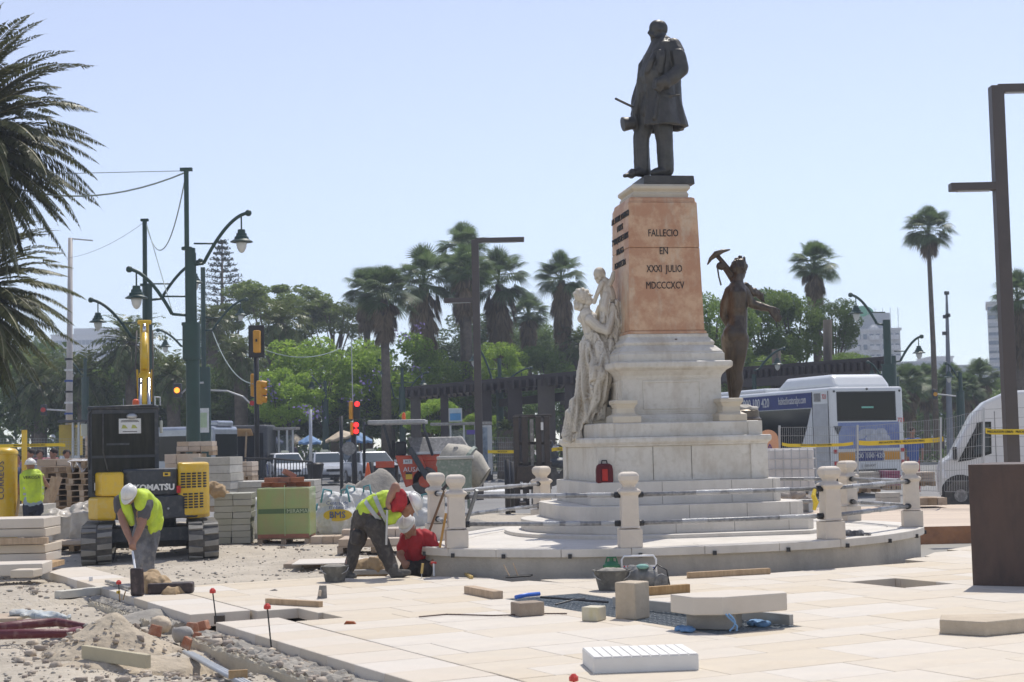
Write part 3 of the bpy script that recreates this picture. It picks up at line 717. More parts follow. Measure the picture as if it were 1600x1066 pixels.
# seated legs under the cloth
WL.chain(b, [((262, 40, 0), 62), ((290, 120, -.05), 64), ((272, 215, -.22), 60)], 14)
WL.chain(b, [((262, 60, .1), 60), ((250, 150, .05), 66), ((225, 230, -.02), 55)], 14)
WL.chain(b, [((285, 220, -.25), 50), ((265, 320, -.2), 48), ((232, 380, -.15), 44), ((205, 430, -.12), 40)], 12)
WL.chain(b, [((225, 230, -.05), 52), ((200, 330, -.05), 44), ((165, 430, -.05), 44), ((140, 500, -.05), 40)], 12)
WL.chain(b, [((300, 100, .1), 55), ((305, 250, .12), 52), ((275, 350, .15), 60)], 12)
for k in range(17):     # carved folds sweeping down to the hem
    t = k/16; xs = 200+150*t; xe = 110+180*t
    WL.chain(b, [((xs, 40+60*rnd.random(), -.1-.08*math.sin(PI*t)), 12), ((xs-8+14*t, 180, -.15-.1*math.sin(PI*t)), 15), ((xe+62-46*t, 300, -.16-.09*math.sin(PI*t)), 14), ((xe+14-6*t, 420-40*t, -.16), 14), ((xe, 510-90*t, -.14), 15)], 8)
for k in range(6):     # cross folds on the lap
    WL.chain(b, [((345-6*k, 150+k*22, -.12), 10), ((270-8*k, 205+k*24, -.30), 13), ((190-4*k, 190+k*34, -.12), 11)], 8)
for k in range(5): WL.chain(b, [((190-16*k, 470+k*6, -.1), 17), ((178-16*k, 535, -.12), 17)], 8)
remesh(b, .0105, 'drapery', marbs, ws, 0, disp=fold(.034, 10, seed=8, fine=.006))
M().box(WL(290, 425, .12)-V((0, 0, .0)), (.36, .5, .27), rz=PHI).build('seat_block', marble2, ws, world=True, bev=.015)

# ---- bronze workman
BU = Fig(850, 280, 3.9475, 22.25); BL = Fig(850, 520, 3.23, 22.25)
bs = T('bronze_workman', 'brown bronze statue of a workman shouldering a pickaxe seen from behind', 'statue', V((*P(1160, 652, 22.25).xy, 1.85)))
b = M()
BU.chain(b, [((1190, 685, 0), 62), ((1190, 760, .02), 64), ((1197, 850, .03), 57), ((1190, 920, 0), 64)], 14); BU.chain(b, [((1178, 700, -.10), 34), ((1186, 790, -.08), 30)]); BU.chain(b, [((1218, 700, -.10), 32), ((1212, 790, -.08), 30)])
BU.chain(b, [((1150, 690, 0), 36), ((1225, 690, 0), 38)])
b.ell(BU(1152, 955, -.05), (BU.r(50), .12, BU.r(58))); b.ell(BU(1205, 955, -.05), (BU.r(50), .12, BU.r(58)))
BL.chain(b, [((988, 30, 0), 47), ((982, 110, 0), 41), ((972, 195, .02), 30), ((974, 245, .04), 33), ((966, 335, .03), 17)], 12)
BL.chain(b, [((938, 30, .02), 46), ((938, 110, .08), 38), ((945, 200, .12), 28), ((950, 330, .16), 17)], 12)
BL.chain(b, [((965, 345, 0), 18), ((990, 366, .12), 17), ((1030, 385, .22), 12)], 8)
BL.chain(b, [((950, 345, .1), 18), ((965, 370, .2), 17), ((985, 385, .3), 12)], 8)
BU.chain(b, [((1195, 660, 0), 34), ((1200, 600, 0), 30)])
head(b, BU(1203, 560, .02), (.55, .7, .1), (0, 0, 1), BU.r(50))
BU.chain(b, [((1235, 700, .02), 38), ((1275, 765, .05), 30), ((1345, 790, .02), 26), ((1400, 800, -.02), 17)], 10)
hand(b, BU(1400, 800, -.02), BU(1462, 880, -.04), (0, -1, .3), BU.r(20), .1, 1)
BU.chain(b, [((1150, 690, 0), 38), ((1118, 770, .05), 32), ((1108, 840, .10), 26), ((1135, 900, .15), 22)], 10)
BU.chain(b, [((1185, 640, .05), 26), ((1155, 600, .08), 24), ((1120, 550, .05), 20), ((1100, 530, .02), 18)], 10)
hand(b, BU(1105, 545, 0), BU(1080, 500, -.02), (0, -1, 0), BU.r(20), .6, 1)
remesh(b, .0125, 'figure', bronze2, bs, 4, disp=fold(.004, 9, seed=4))
b = M()
for k in range(34):
    a = k*2.4; z = rnd.random(); b.ell(BU(1203+math.cos(a)*47*math.sqrt(1-.7*z), 545-z*42+14, .02+math.sin(a)*.10*math.sqrt(1-.6*z)), (.036, .036, .034), 7, 5)
b.ell(BU(1203, 535, .02), (BU.r(48), BU.r(48), BU.r(44)))
for k in range(5): BU.chain(b, [((1190+k*9, 515, .0), 14), ((1184+k*13, 496-8*(k*7 % 3), .02), 10)], 6)
remesh(b, .01, 'curly_hair', bronze2, bs, 0, disp=fold(.012, 25, seed=6))
M().tube([BU(1062, 465, -.02), BU(1110, 520, 0), BU(1175, 600, .04), BU(1215, 650, .1)], BU.r(14), 8).build('pick_handle', bronze2, bs, world=True, smooth=True)
M().tube([BU(1008, 528, -.02), BU(1028, 492, -.02), BU(1062, 462, -.02), BU(1100, 445, -.02), BU(1148, 435, -.02)], [BU.r(4), BU.r(12), BU.r(20), BU.r(13), BU.r(4)], 8).build('pick_head', bronze2, bs, world=True, smooth=True)
M().tube([BU(1068, 535, -.02), BU(1078, 600, -.02), BU(1092, 655, -.02)], BU.r(5), 6).build('strap', bronze2, bs, world=True)
b = M(); BU.chain(b, [((1245, 660, .08), 22), ((1290, 700, .12), 26), ((1335, 715, .14), 16)]); BU.chain(b, [((1290, 690, .12), 22), ((1340, 730, .14), 12), ((1360, 760, .14), 8)])
remesh(b, .012, 'leather_bundle', bronze2, bs, 1, disp=fold(.015, 15))
M().lathe([(.27, 0), (.28, .03), (.25, .06), (.25, .15), (.22, .17)], (BL(1000, 430, .05).x, BL(1000, 430, .05).y, 1.845), 20).build('bronze_plinth', bronze2, bs, world=True, auto=40)
b = M(); b.ell(BL(1010, 385, .0), (.20, .16, .05)); remesh(b, .015, 'rock', mat('pale rock', (.5, .47, .42), .9), bs, 1, disp=fold(.02, 9))

# ---- living workers
skin = mat('tanned skin', (.36, .19, .125), .55, c2=(.28, .14, .09), bump=.05, scale=8)
skin2 = mat('dark hair', (.03, .02, .015), .8)  # even dark brown hair colour
hiv = mat('hi vis yellow', (.56, .72, .045), .7, c2=(.42, .56, .06), con=.1, scale=6, bump=.4, bscale=22)
refl = mat('reflective band', (.42, .44, .44), .4, bump=.15)
helm = mat('white helmet shell', (.74, .73, .70), .35, c2=(.62, .60, .55), scale=6, bump=.02)
redc = mat('red cotton', (.42, .028, .035), .85, c2=(.33, .02, .025), scale=6, bump=.3, bscale=15)
dtr = mat('dusty dark trousers', (.075, .064, .056), .9, c2=(.045, .04, .037), scale=4, bump=.5, bscale=14, dirt=(.14, .125, .105))
gtr = mat('grey trousers', (.21, .21, .22), .9, c2=(.13, .13, .135), con=.08, dirt=(.30, .28, .25), scale=5, bump=.5, bscale=14)
ntr = mat('navy trousers', (.035, .04, .06), .9, bump=.4)
grt = mat('grey shirt', (.11, .105, .11), .9, bump=.4)
boot = mat('dusty boots', (.10, .095, .085), .9, dirt=(.25, .23, .2), bump=.4)
def helmet(parent, c, r, upv, face):
    u = V(upv).normalized(); f = V(face); f = (f-u*f.dot(u)).normalized(); s = f.cross(u); rs = []
    for a in (0, 15, 30, 45, 60, 75, 88):
        rs.append([c+(f*(1.08*math.cos(g))+s*.92*math.sin(g))*r*math.cos(R(a))+u*r*.95*math.sin(R(a)) for g in [2*PI*i/20 for i in range(20)]])
    o = M(); o.rings(rs); o.build('helmet', helm, parent, world=True, smooth=True)
    b = M(); outr = []; inr = []
    for i in range(20):
        g = 2*PI*i/20; k = 1.05+(.38 if math.cos(g) > 0 else .05)*max(0, math.cos(g))**2
        outr.append(c+(f*1.1*k*math.cos(g)+s*.95*math.sin(g))*r-u*r*(.02+.12*max(0, math.cos(g)))); inr.append(c+(f*math.cos(g)*1.0+s*.85*math.sin(g))*r-u*r*.0)
    b.rings([inr, outr, [p-u*.006 for p in outr], [p-u*.012 for p in inr]], cap=False); b.build('helmet_brim', helm, parent, world=True, smooth=True)
    q = M(); q.tube([c+(f*1.08*math.cos(R(a))+u*.97*math.sin(R(a)))*r*1.01 for a in range(20, 165, 12)], r*.09, 6); q.build('helmet_ridge', helm, parent, world=True, smooth=True)

# worker bending over the tool case on the left
A1 = Fig(160, 730, 4.842, 18.75)
w1 = T('person', 'bending worker in yellow vest and white helmet before the mini excavator', 'person', G(236, 912), 0)
b = M(); hd = A1(200, 215, -.25)
head(b, hd, (-.25, -.55, -.8), (-.15, -.85, .55), A1.r(56)*.95)
A1.chain(b, [((215, 225, -.12), 40), ((255, 245, .02), 44)])
A1.chain(b, [((345, 440, .3), 85), ((320, 330, .15), 88), ((275, 255, .02), 75)], 12)
A1.chain(b, [((140, 250, -.02), 44), ((138, 310, -.06), 36), ((152, 400, -.12), 30), ((190, 500, -.2), 27), ((210, 555, -.24), 19)], 10)
A1.chain(b, [((325, 270, -.02), 46), ((312, 340, -.08), 38), ((298, 430, -.15), 31), ((262, 520, -.22), 27), ((235, 572, -.26), 19)], 10)
hand(b, A1(208, 560, -.25), A1(228, 655, -.28), (-1, -.6, 0), A1.r(20), .55, 1)
hand(b, A1(238, 575, -.27), A1(225, 640, -.29), (1, -.6, 0), A1.r(20), .55, -1)
A1.chain(b, [((315, 480, .25), 60), ((295, 620, .15), 40), ((290, 800, .1), 28)], 8); A1.chain(b, [((370, 480, .3), 60), ((350, 620, .2), 40), ((350, 800, .2), 28)], 8)
remesh(b, .010, 'body', skin, w1, 4)
b = M(); A1.chain(b, [((350, 450, .32), 92), ((318, 330, .17), 97), ((270, 245, .02), 84)], 14)
A1.chain(b, [((175, 240, -.02), 50), ((140, 258, -.03), 52), ((136, 318, -.06), 44)], 12); A1.chain(b, [((290, 235, -.02), 55), ((328, 275, -.03), 54), ((312, 365, -.10), 45)], 12)
remesh(b, .012, 'shirt', grt, w1, 3, disp=fold(.010, 11, seed=2))
b = M(); A1.chain(b, [((372, 420, .34), 84), ((345, 320, .15), 96), ((300, 240, -.0), 72)], 14); A1.chain(b, [((165, 215, -.06), 32), ((190, 330, -.12), 26), ((225, 430, -.12), 22)], 10)
A1.chain(b, [((285, 220, -.08), 50), ((290, 290, -.12), 38)], 10); A1.chain(b, [((385, 455, .24), 62), ((398, 400, .2), 54)], 10)
remesh(b, .012, 'hi_vis_vest', hiv, w1, 2, disp=fold(.020, 9, seed=5))
b = M(); A1.chain(b, [((345, 455, .18), 20), ((378, 405, .16), 19), ((398, 350, .2), 18), ((395, 290, .22), 14)], 10)
remesh(b, .012, 'reflective_strip', refl, w1, 2)
b = M(); A1.chain(b, [((340, 450, .3), 98), ((330, 500, .28), 90)], 12)
A1.chain(b, [((300, 500, .22), 66), ((282, 620, .12), 52), ((286, 720, .08), 46), ((290, 850, .1), 40)], 12); A1.chain(b, [((372, 500, .3), 66), ((348, 620, .2), 54), ((340, 720, .18), 50), ((350, 850, .2), 44)], 12)
remesh(b, .012, 'trousers', gtr, w1, 2, disp=fold(.020, 9, seed=9))
for x, dz in ((280, .02), (352, .14)):
    b = M(); A1.chain(b, [((x+5, 855, dz+.08), 36), ((x-5, 872, dz-.08), 30)], 8); remesh(b, .012, 'boot', boot, w1, 2)
helmet(w1, A1(200, 195, -.26), A1.r(64), (-.1, -.75, .62), (-.15, -.5, -.85))

# worker bending in profile, red sleeves
A2 = Fig(500, 720, 5.332, 18.95)
w2 = T('person', 'bending worker in yellow vest with grey bands, red sleeves and dark trousers', 'person', G(590, 902), 0)
b = M()
A2.chain(b, [((390, 480, 0), 88), ((480, 410, 0), 92), ((600, 350, 0), 88)], 12)
A2.chain(b, [((640, 345, .0), 50), ((700, 365, 0), 48)], 10)
head(b, A2(738, 385, 0), (.60, -.15, -.85), (.75, -.1, .55), A2.r(66))
A2.chain(b, [((655, 340, -.16), 48), ((645, 270, -.22), 42), ((628, 215, -.24), 36), ((590, 290, -.26), 33), ((565, 355, -.26), 22)], 10)
hand(b, A2(565, 352, -.26), A2(560, 425, -.27), (-1, -.5, 0), A2.r(23), .55, 1)
A2.chain(b, [((655, 350, .18), 48), ((640, 450, .22), 38), ((600, 500, .1), 30), ((570, 460, -.1), 22)], 10)
for x in ((((345, 520, .06), 70), ((300, 700, .06), 45), ((235, 880, .06), 32)), (((450, 560, -.06), 70), ((545, 750, -.06), 45), ((600, 900, -.06), 32))): A2.chain(b, list(x), 8)
remesh(b, .010, 'body', skin, w2, 4)
b = M(); A2.chain(b, [((655, 345, 0), 84), ((620, 360, 0), 92), ((560, 400, 0), 90)], 12)
A2.chain(b, [((640, 370, -.17), 62), ((670, 330, -.2), 62), ((672, 290, -.23), 50)], 12); A2.chain(b, [((655, 350, .18), 58), ((640, 430, .2), 48)], 12)
remesh(b, .012, 'shirt', redc, w2, 2, disp=fold(.015, 10, seed=2))
b = M(); A2.chain(b, [((400, 425, 0), 96), ((480, 380, 0), 104), ((560, 355, 0), 106), ((610, 350, .02), 98)], 14); A2.chain(b, [((590, 480, -.08), 52), ((655, 450, -.1), 30)], 10)
A2.chain(b, [((470, 480, 0), 80), ((560, 470, 0), 62)], 12)
vest = remesh(b, .012, 'hi_vis_vest', hiv, w2, 2, disp=fold(.017, 9, seed=7))
for (xa, ya), (xb, yb), dd in (((375, 325), (520, 512), 0), ((455, 275), (575, 530), .0)):
    b = M(); n = 14; rs = []
    p0 = A2(xa, ya, 0); p1 = A2(xb, yb, 0); c = p0.lerp(p1, .5); ax = (p1-p0).normalized(); hh = (p1-p0).length/2; nn = V((ax.z, 0, -ax.x)); 
    if nn.x < 0: nn = -nn
    A_ = [[c+ax*(hh*1.02)*math.cos(2*PI*i/24)+V((0, 1, 0))*.182*math.sin(2*PI*i/24)+nn*o_ for i in range(24)] for o_ in (-.025, .025)]
    b.rings(A_, cap=False).build('reflective_band', refl, w2, world=True, smooth=True)
b = M(); A2.chain(b, [((375, 480, 0), 98), ((440, 520, 0), 92)], 12)
A2.chain(b, [((350, 500, .07), 82), ((315, 660, .07), 64), ((275, 770, .07), 56), ((240, 885, .07), 46)], 12); A2.chain(b, [((450, 540, -.07), 84), ((520, 680, -.07), 66), ((550, 780, -.07), 58), ((592, 880, -.07), 50)], 12)
b.box(A2(300, 640, -.03), (.10, .12, .14), ry=.2)
remesh(b, .012, 'trousers', dtr, w2, 2, disp=fold(.017, 10, seed=9, fine=.004))
b = M(); A2.chain(b, [((238, 890, .07), 48), ((225, 945, .06), 42)], 10); A2.chain(b, [((225, 955, .06), 32), ((290, 962, 0), 22)], 10); remesh(b, .012, 'boot', boot, w2, 1)
b = M(); A2.chain(b, [((600, 885, -.07), 54), ((620, 940, -.07), 44)], 10); A2.chain(b, [((620, 948, -.07), 34), ((690, 938, -.09), 36), ((735, 932, -.1), 26)], 10); remesh(b, .012, 'boot', boot, w2, 1)
helmet(w2, A2(775, 345, 0), A2.r(78), (.88, -.1, .42), (.3, -.1, -.95))
b = M(); b.ell(A2(722, 350, 0), (A2.r(62), A2.r(60), A2.r(58))); remesh(b, .012, 'hair', skin2, w2, 1)
tl = T('long_tool', 'grey shaft of the tool held upright by the bending worker', 'tool', A2(556, 560, -.26))
M().tube([A2(560, 395, -.26), A2(556, 560, -.26), A2(552, 700, -.24)], .014, 8).build('shaft', steel, tl, world=True)
M().box(A2(560, 400, -.26), (.09, .03, .03)).build('grip', black, tl, world=True, bev=.006)

# kneeling worker in the trench
w3 = T('person', 'kneeling worker in red shirt and scuffed white helmet beside the platform', 'person', A2(820, 955, .7), 0)
A3 = Fig(500, 720, 5.332, 19.55)
b = M()
A3.chain(b, [((800, 850, .15), 110), ((810, 740, .08), 105), ((800, 650, .0), 85)], 12)
A3.chain(b, [((775, 620, -.04), 42), ((755, 590, -.1), 42)]); head(b, A3(738, 565, -.14), (-.2, -.65, -.75), (-.15, -.75, .6), A3.r(62))
A3.chain(b, [((715, 640, -.02), 48), ((680, 720, -.06), 38), ((668, 790, -.1), 32), ((700, 850, -.2), 24)], 10); hand(b, A3(700, 845, -.2), A3(725, 900, -.26), (0, -1, .3), A3.r(22), .5, 1)
A3.chain(b, [((905, 650, 0), 50), ((945, 730, -.04), 42), ((965, 800, -.1), 34), ((960, 830, -.18), 26)], 10); hand(b, A3(960, 830, -.2), A3(945, 900, -.26), (0, -1, .3), A3.r(22), .6, -1)
remesh(b, .010, 'body', skin, w3, 4)
b = M(); A3.chain(b, [((795, 825, .15), 118), ((805, 740, .08), 118), ((800, 660, 0), 92)], 14)
A3.chain(b, [((740, 640, 0), 52), ((705, 650, -.02), 56), ((680, 715, -.06), 48)], 12); A3.chain(b, [((860, 630, 0), 56), ((905, 655, 0), 62), ((940, 715, -.04), 54)], 12)
remesh(b, .012, 'shirt', redc, w3, 2, disp=fold(.020, 9, seed=12))
b = M(); A3.chain(b, [((800, 870, .2), 110), ((730, 900, -.1), 62), ((690, 960, -.05), 50)], 12); A3.chain(b, [((830, 870, .2), 110), ((910, 900, -.12), 62), ((960, 950, 0), 50)], 12); A3.chain(b, [((690, 960, 0), 50), ((760, 990, .3), 45)], 10); A3.chain(b, [((950, 950, 0), 50), ((880, 990, .3), 45)], 10)
remesh(b, .012, 'trousers', dtr, w3, 2, disp=fold(.014, 9, seed=3))
helmet(w3, A3(722, 515, -.17), A3.r(76), (-.3, -.55, .78), (-.15, -.75, -.6))
b = M(); b.ell(A3(755, 560, -.10), (A3.r(48), A3.r(50), A3.r(50))); remesh(b, .012, 'hair', mat('grey hair', (.22, .2, .18), .9), w3, 1)

# worker at the back left, seen from behind
A4 = Fig(0, 680, 3.9475, 27.0)
w4 = T('person', 'worker seen from behind in yellow vest standing by the pallet stacks', 'person', V((*A4(200, 600).xy, -.12)))
b = M(); head(b, A4(188, 190, 0), (.25, .9, -.1), (0, 0, 1), A4.r(30)); A4.chain(b, [((192, 210, 0), 18), ((195, 235, 0), 20)])
A4.chain(b, [((198, 260, 0), 46), ((200, 340, 0), 44), ((205, 410, 0), 46)], 12)
A4.chain(b, [((245, 250, 0), 22), ((272, 290, .1), 18), ((292, 312, .25), 13)], 8); hand(b, A4(290, 310, .25), A4(308, 322, .35), (0, 0, 1), .022, .3, 1)
A4.chain(b, [((142, 255, 0), 22), ((128, 320, .05), 17), ((122, 360, .2), 13)], 8); hand(b, A4(122, 358, .2), A4(118, 385, .3), (0, 0, 1), .022, .3, -1)
for x in (175, 232): A4.chain(b, [((x, 430, 0), 30), ((x, 540, 0), 22), ((x, 640, 0), 16)], 8)
remesh(b, .012, 'body', skin, w4, 3)
b = M(); A4.chain(b, [((196, 265, 0), 60), ((200, 340, 0), 56), ((205, 395, 0), 58)], 14); A4.chain(b, [((165, 240, 0), 28), ((230, 240, 0), 28)]); b.box(A4(198, 320, 0), (A4.r(128), .22, A4.r(160)))
remesh(b, .014, 'hi_vis_vest', hiv, w4, 5, disp=fold(.010, 8))
for y in (325, 362): M().rings([[A4(198, y+dy, 0)+V((A4.r(69)*math.cos(g), .145*math.sin(g), 0)) for g in [2*PI*i/20 for i in range(20)]] for dy in (7, -7)], cap=False).build('reflective_band', refl, w4, world=True)
text('VEROSA', .075, ink, w4, A4(195, 262, -.175), world=True, sx=1.1)
b = M(); A4.chain(b, [((200, 395, 0), 58), ((205, 412, 0), 58)], 12); remesh(b, .014, 'shirt', mat('pale blue shirt', (.3, .38, .46), .8), w4, 3)
b = M(); A4.chain(b, [((205, 430, 0), 52), ((205, 440, 0), 52)], 12)
for x in (175, 235): A4.chain(b, [((x, 440, 0), 34), ((x, 540, 0), 27), ((x, 640, 0), 24)], 10)
remesh(b, .014, 'trousers', ntr, w4, 3, disp=fold(.008, 9))
for x in (175, 235):
    b = M(); A4.chain(b, [((x, 650, 0), 20), ((x+4, 655, .12), 16)], 8); remesh(b, .014, 'boot', boot, w4, 1)
helmet(w4, A4(188, 178, 0), A4.r(36), (0, 0, 1), (.3, .95, 0))
# ------------------------------------------------------------ machines and props on the site
def pb(mb, x0, y0, x1, y1, d, dep, rz=0, top=(1, 1)):       # box whose front spans these sight lines at depth d
    c = P((x0+x1)/2, (y0+y1)/2, d); return mb.box((c.x, c.y+dep/2, c.z), ((x1-x0)*d/FOC, dep, (y1-y0)*d/FOC), rz=rz, top=top)
GZ = lambda p: soil(p.x, p.y)
glassd = mat('dark glass', (.010, .011, .011), .10, bump=0, spec=.28)
glassc = mat('car glass', (.035, .05, .06), .10, bump=0, spec=.4)
graym = mat('graphite machine paint', (.045, .05, .058), .5, c2=(.035, .04, .045), bump=.03, dirt=(.10, .10, .10))
chrome = mat('chrome rod', (.6, .6, .62), .2, metal=1, bump=0)
lab_w = mat('white label', (.7, .7, .68), .6, bump=0)
orange_l = mat('orange lamp', (.85, .12, .02), .3, bump=0)
redl = mat('red reflector', (.5, .02, .02), .3, bump=0)

# --- mini excavator
ex = T('mini_excavator', 'yellow and graphite mini excavator standing on rubber tracks with its boom raised', 'excavator', V((*P(236, 878, 24.75).xy, -.09)), R(13))
for sx in (-1, 1):
    cx = sx*.80; L = 1.15; r = .27; n = 44; rs = []
    def tp(u, rad):      # point on the track loop, u in 0..1
        per = 2*(2*(L-r))+2*PI*r; s_ = u*per; a = 2*(L-r)
        if s_ < a: return (L-r-s_, 0-rad+r), (0, -1)
        s_ -= a
        if s_ < PI*r: g = -PI/2-s_/r; return (-(L-r)+rad*math.cos(g), r+rad*math.sin(g)), (math.cos(g), math.sin(g))
        s_ -= PI*r
        if s_ < a: return (-(L-r)+s_, r+rad), (0, 1)
        s_ -= a; g = PI/2-s_/r; return (L-r+rad*math.cos(g), r+rad*math.sin(g)), (math.cos(g), math.sin(g))
    belt = M(); o_ = [tp(i/n, r)[0] for i in range(n)]; i_ = [tp(i/n, r-.03)[0] for i in range(n)]
    vs = [(cx+w_, p[0], p[1]) for p in o_ for w_ in (-.23, .23)] + [(cx+w_, p[0], p[1]) for p in i_ for w_ in (-.23, .23)]
    fs = []
    for i in range(n):
        j = (i+1) % n; fs += [(2*i, 2*i+1, 2*j+1, 2*j), (2*n+2*i, 2*n+2*j, 2*n+2*j+1, 2*n+2*i+1), (2*i, 2*j, 2*n+2*j, 2*n+2*i), (2*i+1, 2*n+2*i+1, 2*n+2*j+1, 2*j+1)]
    belt.add(vs, fs); bo = belt.build('track', rubber, ex)
    padm = mat('worn track pad', (.30, .285, .25), .85, c2=(.2, .19, .17), bump=.3)
    for k in range(30):
        for w0, w1, of in ((-.225, -.012, 0), (.012, .225, .5)):
            (y, z), (ny_, nz_) = tp(((k+of)/30) % 1, r); tx, tz = -nz_, ny_
            q = [V((cx+a, y+tx*b_+ny_*c_, z+tz*b_+nz_*c_)) for c_ in (0, .028) for a, b_ in ((w0, -.052 if w0 < 0 else -.03), (w1, -.03 if w0 < 0 else -.052), (w1, .03), (w0, .045))]
            M().hexa(q).build('track_pad', padm, bo)
    for y in (-(L-r), L-r): M().tube([(cx-.15, y, r), (cx+.15, y, r)], r-.05, 20).build('idler_wheel', graym, ex, auto=40)
    for y in (-.5, -.17, .17, .5): M().tube([(cx-.14, y, .1), (cx+.14, y, .1)], .07, 12).build('roller', graym, ex, auto=40)
    M().bb(cx-.12, cx+.12, -.8, .8, .14, .4).build('track_frame', graym, ex, bev=.01)
M().bb(-.6, .6, -.5, .5, .28, .5).tube([(0, 0, .48), (0, 0, .68)], .4, 20).build('undercarriage', graym, ex, bev=.01)
M().prism([(-.95, .08), (-.95, .42), (.95, .42), (.95, .08)], 1.28, 1.33, 'y').bb(-.5, -.4, .8, 1.3, .2, .34).bb(.4, .5, .8, 1.3, .2, .34).build('dozer_blade', graym, ex, bev=.01)
def arc(cx, cy, r, a0, a1, n=8): return [(cx+r*math.cos(R(a0+(a1-a0)*i/n)), cy+r*math.sin(R(a0+(a1-a0)*i/n))) for i in range(n+1)]
# upper structure, plan outlines (x, y)
plan = arc(0, .1, .98, 222, 318, 12)+[(.86, .8), (-.86, .8)]
M().prism(plan, .64, 1.0).build('counterweight', graym, ex, bev=.03, seg=3)
M().prism([(x*.80, y+.03) for x, y in plan[2:11]]+[(.42, .1), (-.5, .1)], 1.003, 1.42).build('rear_cover', graym, ex, bev=.03)
M().prism(arc(.06, .1, .95, 296, 334, 8)+[(.92, .85), (.42, .85), (.42, -.7)], .66, 1.50).build('engine_hood', yel, ex, bev=.07, seg=4)
M().prism([(.925, .9), (.925, -.1)]+arc(.1, .1, .87, 320, 305, 3)+[(.35, .1), (.35, .9)], .62, .98).build('side_skirt', yel, ex, bev=.03)
M().prism([(-.40, -.80), (-.40, .2), (-.84, .2), (-.88, -.30), (-.74, -.60)], 1.0, 1.38).build('side_panel', yel, ex, bev=.04)
M().prism([(-.52, -.76), (-.5, .2), (-.92, .2), (-.95, -.34), (-.80, -.62)], .63, .995).build('lower_panel', yel, ex, bev=.05, seg=3)
for z0, n_, xx in ((1.12, 6, .0), (.80, 6, .03)):
    for k in range(n_):
        for j in range(5):
            x = .50+j*.085+xx; yy = -math.sqrt(max(.95**2-(x-.06)**2, 0))+.1
            if x < .86: M().box((x, yy-.004, z0+k*.042), (.07, .02, .024), rz=math.atan2(x-.06, -(yy-.1))).build('vent_slot', black, ex)
for k in range(7): M().box((-.872+(k > 3)*.0, -.36, 1.06+k*.042), (.02, .10, .025)).build('vent_slot', black, ex)
ay = -.86
text('KOMATSU', .125, lab_w, ex, (.06, ay-.085, 1.13), ext=.004, off=.006, sx=1.05)
M().box((.25, ay+.01, 1.33), (.11, .012, .06)).build('warning_label', yel, ex); M().box((.245, ay+.0, 1.33), (.05, .012, .03)).build('label_symbol', black, ex)
M().box((.43, -.80, 1.09), (.065, .02, .115), rz=.42).build('reflector', redl, ex, bev=.006)
M().box((-.845, -.48, 1.16), (.012, .05, .12)).build('number_label', lab_w, ex)
for p in ((.25, -.86, 1.17), (.27, -.90, .80)): M().ell(p, (.018, .018, .018)).build('bolt', steel, ex)
# cab
cabm = M(); x0, x1, y0, y1, z0, z1 = -.92, .10, -.34, .98, 1.0, 2.36
for x in (x0, x1): 
    for y in (y0, y1): cabm.bb(x-.03, x+.03, y-.03, y+.03, z0, z1)
for z in (z0+.02, 1.45, z1-.03):
    cabm.bb(x0+.03, x1-.03, y0-.028, y0+.028, z-.03, z+.03).bb(x0+.03, x1-.03, y1-.028, y1+.028, z-.03, z+.03).bb(x0-.028, x0+.028, y0+.03, y1-.03, z-.03, z+.03).bb(x1-.028, x1+.028, y0+.03, y1-.03, z-.03, z+.03)
cabm.build('cab_frame', graym, ex, kind=None)
M().bb(x0-.04, x1+.04, y0-.05, y1+.04, z1, z1+.06).build('cab_roof', graym, ex, bev=.025, seg=3)
M().bb(x0+.03, x1-.03, y0-.034, y0-.026, z0+.05, z1-.06).build('rear_window', mat('streaky cab glass', (.008, .009, .008), .16, c2=(.032, .031, .026), con=.1, scale=1.6, stretch=(4, 4, .45), bump=0, spec=.2), ex)
M().bb(x0+.03, x1-.03, y0-.045, y0-.030, 1.60, 1.64).bb(x0+.25, x0+.6, y0-.045, y0-.03, 1.80, 1.83).build('window_bar', graym, ex, kind=None)
M().bb(x0-.034, x0-.026, y0+.03, y1-.03, z0+.05, z1-.06).build('side_window', glassd, ex); M().bb(x1+.026, x1+.034, y0+.03, y1-.03, z0+.05, z1-.06).build('side_window', glassd, ex)
M().bb(x0+.03, x1-.03, y1+.026, y1+.034, z0+.05, z1-.06).build('windscreen', glassd, ex)
M().bb(-.55, -.15, .2, .65, 1.05, 1.35).bb(-.55, -.15, .15, .27, 1.35, 1.95).build('seat', black, ex, bev=.04)
M().bb(-.48, -.14, y0-.046, y0-.036, 1.98, 2.215).build('safety_plate', lab_w, ex)
for z, w_ in ((2.185, .26), (2.165, .28), (2.01, .22)): M().bb(-.31-w_/2, -.31+w_/2, y0-.049, y0-.045, z-.005, z+.005).build('plate_text_line', ink, ex)
for x in (-.39, -.24): M().prism([(x-.05, 2.06), (x+.05, 2.06), (x+.01, 2.11), (x-.03, 2.12)], y0-.049, y0-.045, 'y').build('plate_drawing', mat('olive print', (.4, .42, .1), .6, bump=0), ex)
M().ell((-.28, y0-.06, 2.25), (.085, .05, .05)).build('work_lamp', steel, ex, smooth=True)
M().lathe([(.05, 0), (.055, .03), (.05, .09), (.02, .11)], (-.22, -.2, z1+.06), 12).build('beacon', orange_l, ex, auto=50)
M().tube([(x0-.02, y0, 1.4), (x0-.02, y0-.06, 1.5), (x0-.02, y0-.06, 2.3), (x0+.05, y0-.05, 2.40), (x1-.05, y0-.05, 2.42)], .018, 8).build('hose_rail', graym, ex, smooth=True)
M().tube([(-.72, y0-.05, 2.3), (-.72, y0-.06, 1.7), (-.66, y0-.06, 1.45), (-.64, y0-.04, 1.38)], .012, 6).build('hose', rubber, ex, smooth=True)
